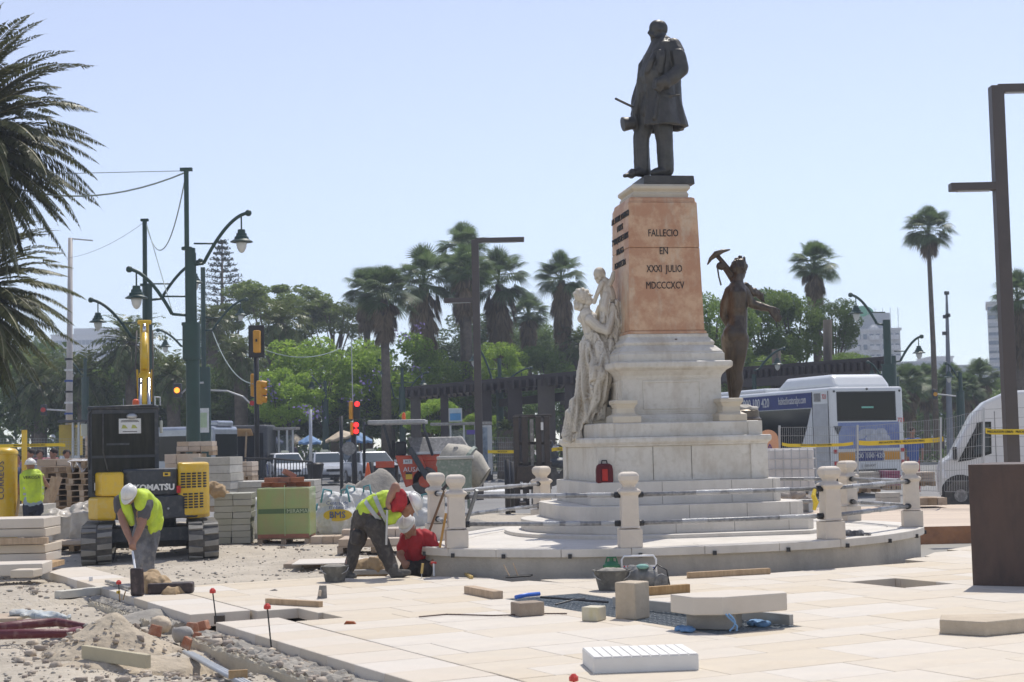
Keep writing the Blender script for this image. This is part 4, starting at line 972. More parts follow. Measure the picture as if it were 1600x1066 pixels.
for x, z in ((x0-.09, 2.05), (x1+.07, 2.08)):
    mr = M().box((x, y0+.1, z), (.11 if x < 0 else .05, .03, .20)).build('mirror', mat('mirror back', (.55, .57, .5), .3), ex, bev=.015)
    M().tube([(x, y0+.1, z+.08), (x*.95, y0+.1, z+.16), (x0 if x < 0 else x1, y0+.1, z+.16)], .01, 6).build('mirror_arm', graym, mr)
M().tube([(x1-.02, y0-.04, 2.42), (x1-.02, y0-.04, 2.55), (x1+.06, y0+.2, 2.55), (x1+.06, y0+.2, 2.42)], .012, 6).tube([(-.42, .2, 2.42), (-.42, .2, 2.55)], .006, 5).build('roof_rail', steel, ex)
# boom
def boxbeam(pts, w_, h_): 
    q = M()
    for a, b_ in zip(pts[:-1], pts[1:]): q.beam(a, b_, w_, h_, upv=(0, 1, .3))
    return q
boxbeam([(-.10, 1.2, 1.05), (-.10, 1.75, 2.35), (-.10, 2.15, 3.0)], .20, .26).build('boom', yel, ex, bev=.02)
boxbeam([(-.10, 2.1, 2.9), (-.10, 2.35, 3.98)], .155, .2).build('dipper_arm', yel, ex, bev=.02)
for x in (-.23, .03): M().prism([(1.9, 2.55), (2.3, 2.6), (2.45, 3.05), (2.1, 3.12)], x-.02, x+.02, 'x').build('boom_bracket', yel, ex)
M().tube([(-.10, 1.95, 3.12), (-.10, 2.15, 3.75)], .062, 12).build('arm_cylinder', yel, ex, smooth=True)
M().tube([(-.10, 2.15, 3.75), (-.10, 2.2, 3.92)], .03, 10).build('piston_rod', chrome, ex, smooth=True)
for x in (-.17, -.03): M().tube([(x, 1.35, 1.7), (x, 1.85, 2.95)], .035, 10).build('boom_cylinder', chrome, ex, smooth=True)
for x in (-.23, .04): M().tube([(x, 1.7, 2.4), (x*1.1, 1.9, 3.1), (x, 2.1, 3.8)], .014, 6).build('hydraulic_hose', rubber, ex, smooth=True)
M().bb(-.22, .02, 2.25, 2.45, 3.93, 4.0).build('arm_knuckle', yel, ex, bev=.02)
bk = M(); bk.prism([(2.6, 3.2), (2.95, 3.15), (3.15, 3.5), (2.95, 3.9), (2.7, 3.95)], -.09-.05, -.09+.05, 'x').build('bucket_linkage', graym, ex)

# --- stacks of paving stone on pallets
def pallet(t, x, y, z, w_, dp, rz=0, F=None):
    for k in range(3): M(F).box((x-w_/2+.05+(w_-.1)*k/2, y, z+.045), (.09, dp, .09)).build('pallet_bearer', wood2, t, world=F is not None)
    n = max(3, int(dp/.16))
    for k in range(n): M(F).box((x, y-dp/2+.05+(dp-.1)*k/(n-1), z+.1), (w_, .10, .02)).build('pallet_board', wood2, t, world=F is not None)
def stack(name, label, x0, y0, x1, y1, d, dep, nz, m, nx=1, rz=0, pal=True, group=None, cat='stack', ny=1, jit=.01, lean=0):
    c = P((x0+x1)/2, y1, d); w_ = (x1-x0)*d/FOC; h = (y1-y0)*d/FOC; g = c.z
    if pal is True: g0 = g; ph = .11
    else: g0 = g; ph = 0
    t = T(name, label, cat, (c.x, c.y+dep/2, g0), rz, group)
    if pal: pallet(t, 0, 0, 0, w_*1.02, dep)
    hh = (h-ph)/nz
    for k in range(nz):
        for i in range(nx):
            for j in range(ny):
                a = w_/nx; bdp = dep/ny
                M().box((-w_/2+a*(i+.5)+random.uniform(-jit, jit)+lean*(k*hh), -dep/2+bdp*(j+.5)+random.uniform(-jit, jit), ph+hh*(k+.5)), (a-.006, bdp-.006, hh-.006), rz=random.uniform(-.008, .008)).build('stone', m, t, bev=.004, seg=1)
    return t
stone_g = mat('grey paver', (.50, .48, .43), .85, c2=(.42, .40, .36), scale=3, rnd=.1, dirt=(.36, .34, .3))
stone_b = mat('beige paver', (.54, .44, .34), .85, c2=(.45, .36, .28), scale=3, rnd=.15, dirt=(.4, .34, .27))
stone_gr = mat('greenish paver', (.42, .41, .34), .85, c2=(.36, .36, .29), scale=3, rnd=.06)
SG = 'pallet stacks of paving stone'
def strap(t, w_, dep, h, z=.1): pass
stack('paving_stack', 'leaning grey-green stack of thin pavers right beside the excavator track', 330, 772, 388, 850, 27.4, .8, 8, stone_gr, nx=2, rz=R(4), pal=False, group=SG, lean=.05)
stack('paving_stack', 'tall light grey stack of large pavers behind the excavator hood', 306, 715, 365, 800, 30.5, .9, 6, stone_g, rz=R(-6), group=SG, nx=1)
stack('paving_stack', 'low beige block stack next to the tall light grey stack', 366, 722, 394, 752, 33, .8, 3, stone_b, nx=3, group=SG)
stack('paving_stack', 'wide grey slab stack behind the green wrapped bricks', 362, 752, 492, 800, 31, 1.1, 4, stone_g, nx=2, group=SG)
stack('paving_stack', 'beige block stack left of the thick green pole, seen past the cab', 258, 710, 312, 790, 36, .9, 5, stone_b, nx=3, group=SG)
stack('paving_stack', 'small stepped heap of beige blocks on top beside the thick green pole', 276, 690, 332, 712, 36.3, .6, 2, stone_b, nx=3, pal=True, group=SG)
stack('paving_stack', 'beige block stack standing highest left of the excavator cab', 133, 676, 160, 718, 38, .9, 5, stone_b, nx=3, group=SG)
stack('paving_stack', 'long beige stack covered by flat slabs behind the pallet pile', 56, 718, 116, 790, 34, 1.0, 6, stone_b, nx=2, group=SG, rz=R(3))
stack('paving_stack', 'beige block stack right behind the pallet pile and beside the cab', 116, 716, 160, 790, 34.5, 1.0, 5, stone_b, nx=3, group=SG)
stack('paving_stack', 'two courses of beige blocks on a pallet behind the bending worker in profile', 528, 842, 640, 864, 24.2, .9, 1, stone_b, nx=3, group=SG)
stack('paving_stack', 'upper beige blocks behind the kneeling worker', 572, 826, 640, 843, 24.6, .5, 1, stone_b, nx=3, pal=False, group=SG)
stack('paving_stack', 'row of beige blocks lying on the ground in front of the printed sacks', 486, 838, 556, 852, 27.3, .5, 1, stone_b, nx=4, pal=False, group=SG)
stack('paving_stack', 'pair of beige blocks above the row behind the worker', 533, 828, 556, 838, 27.4, .4, 1, stone_b, nx=2, pal=False, group=SG)
stack('paving_stack', 'narrow grey stack right behind the green wrapped bricks', 484, 752, 494, 778, 32, .7, 4, stone_g, pal=False, group=SG)
stack('paving_stack', 'low beige blocks on a pallet in front of the wrapped bundle', 83, 845, 140, 862, 25.6, .8, 1, stone_b, nx=1, group=SG)
stack('paving_stack', 'grey slabs lying beside the worker seen from behind', 8, 790, 62, 826, 28.5, 1.0, 3, stone_g, pal=False, group=SG)
# wooden pallets piled up
for i, (x0, x1, yb, n_, d, rz, lab) in enumerate(((62, 108, 800, 8, 31.3, .1, 'left pile of weathered empty pallets behind the worker'), (108, 155, 802, 9, 30.5, -.06, 'right pile of empty pallets draped with torn plastic film'))):
    c = P((x0+x1)/2, yb, d); w_ = (x1-x0)*d/FOC; t = T('pallet_pile', lab, 'pallets', (c.x, c.y+.5, c.z), rz, 'piles of empty pallets')
    for k in range(n_): pallet(t, random.uniform(-.04, .04), 0, k*.115, w_, 1.0)
    if i: 
        b = M(); rs = []
        for a in range(5): rs.append([V((-w_/2+w_*j/10, -.55+.28*a, n_*.115+.02+.05*noise.noise(V((j*.6, a, 0)))-(.3*random.random() if a == 0 else 0))) for j in range(11)])
        b.rings(rs, cap=False, closed=False).build('torn_film', wrapm, t, smooth=True)
for x, y, d, an, lab in ((78, 742, 29.8, .45, 'brown plank leaning against the left pallet pile'), (70, 748, 29.6, .62, 'second plank leaning beside the first one')):
    a = P(x+15, 745, d); b_ = P(x-4, 803, d-.2); tagit(M().beam(a, b_, .12, .025, (0, -1, .2)).build('plank', wood), lab, 'plank')
for (xa, ya), (xb, yb), lab in (((36, 735), (26, 806), 'thin upright plank held by the worker seen from behind'), ((8, 762), (1, 810), 'crossed timber at the left picture edge'), ((1, 765), (9, 806), 'second crossed timber at the left picture edge')):
    tagit(M().beam(P(xa, ya, 27.2), P(xb, yb, 27.2), .05, .04).build('timber', wood), lab, 'timber')
# wrapped bundle left
t = T('wrapped_bundle', 'pallet bundle loosely wrapped in dusty clear plastic left of the tracks', 'bundle', V((*P(112, 850, 26.3).xy, -.12)))
b = M(); 
for (x0, y0, x1, y1, dd) in ((72, 806, 120, 855, 26.3), (110, 800, 156, 850, 26.2), (118, 794, 158, 812, 26.4)): pb(b, x0, y0, x1, y1, dd, .9)
film = mat('dusty film', (.50, .46, .40), .5, c2=(.42, .37, .30), scale=4, bump=.8, bscale=7, coat=.3)
b.ell(P(95, 806, 26.7), (.35, .35, .12)); b.ell(P(138, 797, 26.7), (.3, .3, .14))
remesh(b, .022, 'film_wrap', film, t, 3, disp=fold(.035, 5, seed=2, fine=.01))
# stones stacked at the left front: things one by one
LS = [(-30, 811, 68, 826, 'topmost big pale slab of the stack at the left edge'), (-30, 827, 69, 840, 'second big pale slab under the topmost one at the left edge'), (-30, 852, 70, 865, 'third big slab just under the timber spacers at the left edge'), (-30, 866, 70, 880, 'lowest big slab of the stack at the left edge')]
for i, (x0, y0, x1, y1, lab) in enumerate(LS):
    b = M(); pb(b, x0, y0, x1, y1, 21.3, .8, rz=.03*(i % 2)); tagit(b.build('stone_slab', stone_b if i > 5 else slabm2, bev=.01), lab, 'stone slab', 'pale slabs stacked at the left edge')
for x0, x1, lab in ((-30, 73, 'raw timber spacer between the second and third slab at the left edge'),):
    b = M(); pb(b, x0, 841, x1, 851, 21.2, .09); tagit(b.build('timber_spacer', wood, bev=.004), lab, 'timber')
b = M(); pb(b, 40, 880, 81, 888, 21.1, .6); tagit(b.build('timber_spacer', wood, bev=.004), 'short timber under the lowest slab at the left edge', 'timber')
b = M(); pb(b, -30, 882, 62, 900, 20.2, .6, rz=.08); tagit(b.build('stone_slab', slabm2, bev=.012), 'pale slab lying in front of the slab stack at the left edge', 'stone slab')
b = M(); pb(b, 17, 891, 54, 903, 19.6, .3, rz=-.1); tagit(b.build('stone_offcut', slabm2, bev=.012), 'small stone offcut in front of the slab stack', 'stone')
# --- green wrapped bricks
t = T('wrapped_brick_pallet', 'pallet of bricks shrink-wrapped in green film with loose red bricks on top', 'brick pallet', V((*P(443, 850, 27.4).xy, -.10)))
c = P(443, 850, 27.4); w_ = 82*27.4/FOC; hgt = 88*27.4/FOC
greenf = mat('green shrink film', (.26, .38, .13), .4, c2=(.34, .33, .14), scale=3.5, bump=.5, bscale=8, coat=.4, stretch=(1, 1, .5))
brickm = mat('red brick', (.40, .165, .10), .9, c2=(.28, .11, .07), scale=6, bump=.3, rnd=.2)
M().box((0, .45, .13+(hgt-.13)/2), (w_, .9, hgt-.14)).build('green_wrap', greenf, t, bev=.03, seg=3)
pallet(t, 0, .45, .0, w_, .9)
M().box((0, .45, .15), (w_*.97, .91, .07)).build('brick_course', brickm, t)
M().box((.03, -.006, .6), (.012, .012, .9)).build('film_seam', mat('pale green seam', (.4, .55, .3), .5, bump=0), t)
M().box((0, -.003, .59), (w_*.94, .006, .085)).build('printed_band', mat('dark green print', (.10, .17, .08), .6, bump=0), t)
text('MIRAMAR', .10, mat('pale print', (.5, .58, .4), .6, bump=0), t, (.28, -.008, .585), ext=.002)
for kb, (x, z, r_, dx) in enumerate(((-.33, 0, .1, 0), (-.10, 0, -.15, 0), (.13, 0, .2, 0), (.32, .0, -.1, 0), (-.25, .09, .3, 0), (-.02, .09, -.2, 0), (.22, .09, .1, 0), (.06, .19, .5, 0))):
    tt = M(); tt.box((c.x+x, c.y+.25+random.random()*.2, -.10+hgt+.045+z), (.24, .12, .085), rz=r_, ry=.0 if z < .15 else .5)
    o = tt.build('loose_brick', brickm, bev=.004, seg=1); tagit(o, {0: 'leftmost red brick of the bottom row on the green pallet', 1: 'second bottom red brick from the left on the green pallet', 2: 'third bottom red brick from the left on the green pallet', 3: 'rightmost bottom red brick on the green pallet', 4: 'left red brick of the upper row on the green pallet', 5: 'middle red brick of the upper row on the green pallet', 6: 'right red brick of the upper row on the green pallet', 7: 'tilted red brick crowning the heap on the green pallet'}[kb], 'brick', 'loose red bricks on the green pallet')
# --- big bags
bagm = mat('woven white sack', (.64, .64, .62), .7, c2=(.52, .52, .50), scale=4, bump=.6, bscale=12, dirt=(.45, .44, .42))
bluel = mat('blue print', (.05, .10, .3), .6, bump=0); teal = mat('teal loop', (.10, .30, .33), .7, bump=.2)
def bigbag(px, y0, y1, wpx, d, label, printed=True, seed=0, rz=0):
    base = P(px, y1, d); w_ = wpx*d/FOC; h = (y1-y0)*d/FOC; t = T('bulk_sack', label, 'sack', base, 0, 'white bulk sacks of building material')
    b = M(); b.ell(base+V((0, w_/2, h*.38)), (w_*.52, w_*.5, h*.42), 16, 10); b.ell(base+V((0, w_/2, h*.2)), (w_*.47, w_*.45, h*.22), 16, 8); b.ell(base+V((-w_*.12, w_/2, h*.72)), (w_*.33, w_*.35, h*.24), 12, 8); b.ell(base+V((w_*.2, w_/2, h*.70)), (w_*.22, w_*.25, h*.2), 12, 8)
    remesh(b, .025, 'sack_body', bagm, t, 3, disp=fold(.035, 5.5, seed=seed, fine=.012))
    for sx in (-1, 1):
        M().tube([base+V((sx*w_*.34, w_*.1, h*.75)), base+V((sx*w_*.28, w_*.15, h*1.04)), base+V((sx*w_*.12, w_*.3, h*1.0)), base+V((sx*w_*.1, w_*.4, h*.8))], .02, 6).build('lifting_loop', teal, t, world=True, smooth=True)
    if printed:
        el = M(); F_ = base+V((w_*.06, -.0, h*.48)); n = 24
        el.rings([[F_+V((w_*.34*k*math.cos(2*PI*i/n), -.02-.0*k+.045*(k*math.cos(2*PI*i/n))**2, h*.13*k*math.sin(2*PI*i/n))) for i in range(n)] for k in (.02, .5, 1)], cap=False).build('yellow_oval', mat('yellow print', (.72, .50, .04), .6, bump=0), t, world=True)
        text('BMS', h*.2, bluel, t, F_+V((0, -.03, 0)), world=True, ext=.006)
        text('Central de', h*.11, bluel, t, F_+V((0, -.035, h*.26)), world=True); text('El Natural', h*.10, bluel, t, F_+V((.02, -.035, h*.16)), world=True)
    return t
bigbag(524, 768, 840, 66, 28.8, 'white bulk sack printed with a yellow oval right of the green brick pallet', True, 3)
bigbag(560, 762, 830, 62, 30.5, 'white bulk sack with teal loops behind the printed sack', False, 5)
bigbag(398, 775, 842, 40, 29.3, 'white bulk sack squeezed between the paver stack and the green pallet', False, 8)
bigbag(652, 775, 838, 60, 27.6, 'white bulk sack behind the kneeling worker beside the left posts', False, 11)
bigbag(508, 790, 838, 44, 29.6, 'smaller crumpled bulk sack just behind the printed one', False, 15)
bigbag(1502, 732, 786, 38, 36.3, 'white bulk sack printed with a yellow oval on a pallet before the van', True, 21)
stack('pallet', 'wooden pallet under the sack before the white van', 1484, 785, 1522, 793, 36, .9, 1, wood2, nx=3, pal=False, cat='pallet')
# --- sand piles
sandm = mat('grey sand', (.36, .33, .28), .95, c2=(.25, .23, .20), scale=3, bump=.8, bscale=14)
sandb = mat('beige sand', (.50, .42, .31), .95, c2=(.38, .32, .24), scale=4, bump=1, bscale=16, dirt=(.30, .25, .19))
def pile(label, c, rx, ry, h, m, seed, z0=-.14, p=1.0):
    n = 40; rs = []
    vs = []; fs = []
    for j in range(n):
        for i in range(n):
            u = -1+2*i/(n-1); v = -1+2*j/(n-1); r_ = math.hypot(u, v)*(1+.18*noise.noise(V((u*2, v*2, seed))))
            z = h*max(0, 1-r_**p)*(1+.25*noise.noise(V((u*3+seed, v*3, 0))))+.03*h*noise.noise(V((u*14, v*14, seed))) - (.06 if r_ > .98 else 0)
            vs.append((c.x+u*rx, c.y+v*ry, z0+z))
    for j in range(n-1):
        for i in range(n-1): a = j*n+i; fs.append((a, a+1, a+n+1, a+n))
    return tagit(M().add(vs, fs).build('sand_pile', m, smooth=True), label, 'sand pile')
pile('grey sand pile behind the bending worker, right of the traffic light pole', P(590, 800, 32.5), 1.6, 1.3, 1.28, sandm, 3, -.15)
pile('lower grey sand pile heaped against the taller one on its left', P(548, 792, 34), 1.1, .9, .95, sandm, 9, -.15)
pile('grey gravel heap behind the two left railing posts', P(690, 815, 28), 1.7, 1.3, .42, sandm, 12, -.12, 1.4)
pile('gravel heap seen between the left post and the monument steps', P(750, 820, 27), 1.2, 1.2, .40, sandm, 15, -.12, 1.5)
pile('beige sand heap in the foreground trench left of the paving', G(170, 1012, -.1), .62, .62, .36, sandb, 21, -.16, 1.0)
pile('low spread of crumbled mortar beside the foreground sand heap', G(250, 962, -.1), .6, .5, .10, sandm, 25, -.13, 1.3)
pile('low bump of beige sand under the pale offcut block', G(200, 1030, -.1), .7, .4, .12, sandb, 31, -.17, 1.3)
# --- orange dumper
orr = mat('orange red machine paint', (.62, .085, .028), .45, c2=(.5, .07, .03), scale=4, bump=.03, dirt=(.45, .16, .09))
D5 = 46.0
dm = T('site_dumper', 'orange red site dumper with a grey canopy and roll bars', 'dumper', V((*P(628, 790, D5).xy, -.2)))
q = M(); pts = [(617, 712), (657, 712), (672, 748), (634, 762)]
q.add([P(x, y, D5) for x, y in pts]+[P(x, y, D5)+V((.0, 1.3, 0)) for x, y in pts], [(0, 1, 2, 3), (7, 6, 5, 4), (0, 4, 5, 1), (1, 5, 6, 2), (2, 6, 7, 3), (3, 7, 4, 0)]).build('hood', orr, dm, world=True, bev=.03)
q = M(); pb(q, 662, 714, 684, 742, D5+.3, 1.2); pb(q, 655, 710, 706, 720, D5+.25, 1.0); q.build('chassis', orr, dm, world=True, bev=.02)
def pxb(name, x0, y0, x1, y1, d, dep, m, par, bev=.01, **k):
    q = M(); pb(q, x0, y0, x1, y1, d, dep, **k); return q.build(name, m, par, world=True, bev=bev)
pxb('canopy_roof', 574, 656, 664, 663, D5-.1, 1.5, mat('grey canopy', (.42, .41, .39), .5, dirt=(.55, .54, .5)), dm, .04)
for x0, x1, yt, yb, dd in ((569, 605, 661, 740, 0), (569, 570, 661, 740, 1.3), (662, 676, 664, 712, 0), (600, 612, 660, 712, .1)):
    M().tube([P(x1 if x0 < 600 and dd == 0 else x0, yt-2, D5+dd), P(x0 if x0 < 600 else x0, yt+4, D5+dd), P(x0 if x0 < 600 else x1, yb, D5+dd)], .045, 8).build('roll_bar', graym, dm, world=True, smooth=True)
M().beam(P(640, 700, D5-.1), P(668, 748, D5-.1), .06, .16).build('lift_arm', graym, dm, world=True, bev=.01)
pxb('engine_block', 576, 728, 618, 752, D5+.1, 1.2, graym, dm); pxb('seat_back', 618, 690, 634, 712, D5+.4, .3, black, dm, .05); pxb('steering_column', 612, 688, 617, 715, D5+.6, .1, black, dm)
pxb('hi_vis_cover', 587, 721, 616, 731, D5-.05, .1, orr, dm)
M().lathe([(.05, 0), (.06, .1), (.05, .2), (.02, .24)], P(631, 657, D5+.5), 12).build('beacon', orange_l, dm, world=True, auto=40)
text('AUSA', .20, lab_w, dm, P(643, 734, D5-.06), world=True, ext=.01); pxb('white_plate', 630, 718, 644, 725, D5-.05, .03, lab_w, dm, 0); text('M 7', .1, ink, dm, P(637, 721.5, D5-.07), world=True)
pxb('yellow_notice', 634, 740, 644, 749, D5-.03, .04, yel, dm, 0); pxb('notice_band', 634, 738, 644, 741, D5-.05, .02, black, dm, 0)
for x, y, r_ in ((590, 756, .42), (664, 752, .42)):
    for dd in (0, 1.2):
        c0 = P(x, y, D5+dd); wh = M().tube([c0, c0+V((0, .3, 0))], r_, 20).build('wheel', rubber, dm, world=True, auto=40, bev=.05); M().tube([c0-V((0, .02, 0)), c0+V((0, .05, 0))], r_*.45, 14).build('rim', orr, wh, world=True)
skm = mat('battered grey steel', (.30, .29, .27), .5, c2=(.18, .17, .16), scale=3, bump=.2, metal=.3, dirt=(.5, .48, .44))
q = M(); a = [(636, 684), (722, 682), (738, 706), (646, 708)]
q.add([P(x, y, D5+.1+(0 if i > 1 else .35)) for i, (x, y) in enumerate(a)]+[P(x, y, D5+2.0) for x, y in a], [(0, 1, 2, 3), (7, 6, 5, 4), (0, 4, 5, 1), (1, 5, 6, 2), (2, 6, 7, 3), (3, 7, 4, 0)]).build('skip', skm, dm, world=True, bev=.03)
pxb('skip_edge', 650, 706, 700, 710, D5, .08, steel, dm)
tagit(M().lathe([(.14, 0), (.14, .02), (.1, .02), (.03, .45), (.02, .46)], V((*P(575, 745, 40).xy, P(575, 751, 40).z)), 14).build('traffic_cone', mat('cone orange', (.8, .13, .02), .5, bump=0)), 'orange traffic cone beside the dumper roll bar', 'cone')
# concrete mixer and hopper
mx = T('concrete_mixer', 'battered grey green concrete mixer hopper with beige drum behind the left posts', 'mixer', V((*P(715, 790, 38).xy, -.2)))
gg = mat('grey green enamel', (.20, .25, .20), .5, c2=(.15, .19, .15), scale=3, bump=.2, dirt=(.38, .38, .33))
q = M(); pb(q, 684, 718, 736, 765, 38, .8, top=(1.03, 1.05)); q.build('hopper', gg, mx, world=True, bev=.02); pxb('hopper_rim', 682, 713, 739, 718, 37.95, .9, mat('cement dust', (.5, .49, .45), .9), mx, .02)
q = M(); c0 = P(722, 728, 38.9); ax = V((.75, -.1, -.45)).normalized(); s1 = ax.orthogonal().normalized(); s2 = ax.cross(s1)
q.rings([[c0+ax*t_+(s1*math.cos(2*PI*i/24)+s2*math.sin(2*PI*i/24))*r_ for i in range(24)] for r_, t_ in ((.12, -.62), (.32, -.58), (.50, -.2), (.54, .05), (.50, .3), (.30, .62), (.31, .66), (.26, .62), (.4, .3))])
q.build('drum', mat('beige drum', (.46, .42, .34), .7, c2=(.36, .33, .27), scale=4, bump=.3, dirt=(.25, .23, .2)), mx, world=True, auto=50)
q = M(); q.rings([[c0+ax*t_+(s1*math.cos(2*PI*i/24)+s2*math.sin(2*PI*i/24))*r_ for i in range(24)] for r_, t_ in ((.55, .02), (.59, .02), (.59, .10), (.55, .10))], cap=False).build('ring_gear', gg, mx, world=True)
for x in (690, 730): pxb('support_leg', x, 765, x+5, 795, 38.3, .08, gg, mx)
pxb('drum_bracket', 709, 698, 716, 716, 38.6, .1, skm, mx)
# forklift mast
fk = T('forklift_mast', 'dark forklift mast with two channel rails standing behind the middle left post', 'forklift', V((*P(832, 800, 36).xy, -.2)))
dk = mat('oily dark steel', (.035, .03, .027), .6, c2=(.06, .045, .035), bump=.3, scale=6)
for x0, x1 in ((803, 812), (816, 826), (838, 847), (851, 860)): pxb('mast_rail', x0, 651, x1, 795, 36, .14, dk, fk)
for y in (648, 690, 722, 760): pxb('crossbar', 803, y, 862, y+5, 36.1, .1, dk, fk)
pxb('carriage', 808, 728, 858, 752, 35.8, .1, dk, fk); pxb('lift_cylinder', 829, 655, 835, 790, 36.1, .08, skm, fk); pxb('fork', 812, 785, 822, 790, 34.9, 1.1, dk, fk); pxb('fork', 842, 785, 852, 790, 34.9, 1.1, dk, fk)
pxb('white_label', 845, 660, 849, 672, 35.98, .02, lab_w, fk, 0)
# --- big brown steel panel (lamp footing housing) at the right
pn = T('steel_planter', 'large brown corten steel box at the right edge of the paving', 'steel box', G(1600, 917))
a, b_ = G(1520, 915), G(1640, 918); dirx = (b_-a).normalized(); nrm = V((-dirx.y, dirx.x, 0)); H = 1.27
q = M(); e = a+dirx*1.25; q.hexa([a, e, e+nrm*1.1, a+nrm*1.1, a+V((0, 0, H)), e+V((0, 0, H)), e+nrm*1.1+V((0, 0, H)), a+nrm*1.1+V((0, 0, H))]); q.build('steel_box', rusty, pn, world=True, bev=.006)
# --- foreground bits
def at(name, label, cat, px, py, z=0): return T(name, label, cat, G(px, py, z))
def blk(name, label, cat, x0, x1, yb, h, dep, rz, m, z=0, bev=.01, group=None, w=None, top=(1, 1)):
    c = G((x0+x1)/2, yb, z); w_ = w or (x1-x0)*c.y/FOC; o = M().box((0, 0, h/2), (w_, dep, h), top=top).build(name, m, bev=bev)
    o.location = (c.x, c.y+dep/2*math.cos(rz), z); o.rotation_euler = (0, 0, rz); return tagit(o, label, cat, group)
rough_b = mat('cut limestone block', (.56, .47, .35), .85, c2=(.46, .38, .28), scale=4, bump=.5, bscale=25, stain=(.38, .31, .22), samt=.6, sscale=3)
brownb = mat('brown sawn block', (.34, .27, .20), .85, c2=(.27, .21, .16), scale=4, bump=.5, bscale=25, stain=(.48, .40, .30), samt=.6)
blk('stone_block', 'tall square limestone block standing on the grating', 'stone block', 968, 1012, 968, .33, .24, R(-38), rough_b, z=-.005, bev=.012, w=.22)
blk('stone_block', 'brown cut block left of the grating beside a bent wire', 'stone block', 801, 848, 963, .125, .20, R(25), brownb, bev=.01, w=.26)
blk('stone_block', 'small cream block with yellow stains at the grating edge', 'stone block', 911, 947, 971, .125, .18, R(-30), mat('cream block', (.62, .57, .45), .8, c2=(.55, .5, .38), stain=(.5, .42, .12), samt=.7, sscale=4), bev=.01, w=.16)
# slab resting on a grey block
cs = G(1137, 985, 0); t = M(); P0 = [(-.46, .05), (-.30, -.24), (-.06, -.28), (.52, -.02), (.52, .12), (.10, .34)]
t.prism(P0, 0, .15); o = t.build('stone_slab', slabm2, bev=.01); o.location = (cs.x, cs.y+.10, .145); tagit(o, 'thick pale slab with a clipped corner propped on a grey block over the grating', 'stone slab')
blk('support_block', 'low grey block propping up the clipped thick slab', 'stone block', 1085, 1155, 984, .14, .28, R(-20), greyst, bev=.008, w=.42)
q = M(); q.beam(G(960, 948)+V((0, 0, .05)), G(1237, 978)+V((0, 0, .05)), .05, .09); tagit(q.build('aluminium_bar', mat('grey straightedge', (.40, .39, .36), .5, metal=.2), bev=.004), 'grey straightedge bar lying across the grating under the slab', 'bar')
blu = mat('blue cloth', (.18, .34, .56), .8, bump=.5)
for x, y, s_, lab in ((1075, 987, .10, 'crumpled blue rag left of the propped slab'), (1200, 977, .14, 'blue rag lying on the grating right of the propped slab')):
    b = M(); c0 = G(x, y)
    for k in range(6): b.ell(c0+V((random.uniform(-s_, s_), random.uniform(-.08, .08), .02)), (s_*.5, .07, .02), 8, 5)
    tagit(remesh(b, .012, 'blue_rag', blu, None, 1, world=False, disp=fold(.012, 12)), lab, 'rag')
for k in range(2): tagit(M().tube([G(1140+k*3, 990)+V((.05*math.sin(a*.8+k), 0, .02+.035*a)) for a in range(5)], .008, 6).build('blue_strap', blu), ['left', 'right'][k]+' narrow blue strap hanging under the propped slab', 'strap', 'blue straps under the propped slab')
# ribbed white slab, front
rw = mat('white ribbed stone', (.74, .72, .68), .7, c2=(.68, .66, .62), scale=3, bump=.1)
cr_ = G(1005, 1052); t = T('ribbed_slab', 'thick white slab with a ribbed top lying in the foreground paving', 'stone slab', (cr_.x, cr_.y+.30, 0), R(6))
M().box((0, 0, .055), (.74, .52, .11)).build('slab_body', rw, t, bev=.006)
for k in range(11): M().box((-.335+k*.067, 0, .113), (.061, .515, .007)).build('rib', rw, t, bev=.004)
# broken slab at the right
cl = G(1540, 993); t = M(); t.prism([(-.32, .0), (-.02, -.22), (.62, .10), (.62, .32), (-.22, .32)], 0, .115); o = t.build('stone_slab', rough_b, bev=.01); o.location = (cl.x, cl.y+.15, 0); tagit(o, 'pale broken-edged slab lying at the right end of the paving', 'stone slab')
# timbers
TB = [((417, 944), (502, 949), .055, .06, 'timber batten lying by the front red-capped rod'), ((733, 927), (778, 936), .12, .08, 'short double batten of brown timber left of the grating'), ((1075, 904), (1202, 897), .07, .07, 'long sawn timber lying near the platform front'), ((1008, 931), (1076, 926), .07, .09, 'brown timber behind the tall square block')]
for (xa, ya), (xb, yb), w_, h_, lab in TB:
    a, b_ = G(xa, ya), G(xb, yb); tagit(M().beam(a+V((0, 0, h_/2)), b_+V((0, 0, h_/2)), w_, h_).build('timber', wood, bev=.005), lab, 'timber')
tagit(M().beam(G(722, 895)+V((0, 0, .02)), G(737, 905)+V((0, 0, .02)), .04, .03).build('wood_wedge', mat('yellow wood', (.6, .42, .14), .7)), 'small yellow wood piece at the foot of the platform', 'wood piece')
# mortar buckets
mort = mat('cement grey plastic', (.16, .155, .135), .8, c2=(.09, .085, .075), scale=6, bump=.4, dirt=(.28, .27, .23))
def bucket(label, px, py, r, h, m_):
    c = G(px, py); t = T('mortar_bucket', label, 'bucket', c); M().lathe([(r*.7, 0), (r*.95, h*.92), (r*1.03, h*.93), (r*1.03, h), (r*.93, h), (r*.7, h*.3), (.001, h*.3)], (0, r, 0), 20).build('bucket_body', m_, t, auto=40)
    hs_ = M().tube([(-r*math.cos(a), r-.03-r*.5*math.sin(a), h*.9-h*.45*math.sin(a)) for a in [PI*i/10 for i in range(11)]], .006, 6).build('handle', steel, t); b = M(); b.ell((0, r, h*.86), (r*.85, r*.8, h*.16)); remesh(b, .015, 'mortar', sandm, t, 0, world=False, disp=fold(.02, 12)); return t
bucket('cement-caked grey mortar bucket at the feet of the bending worker', 521, 911, .165, .19, mort)
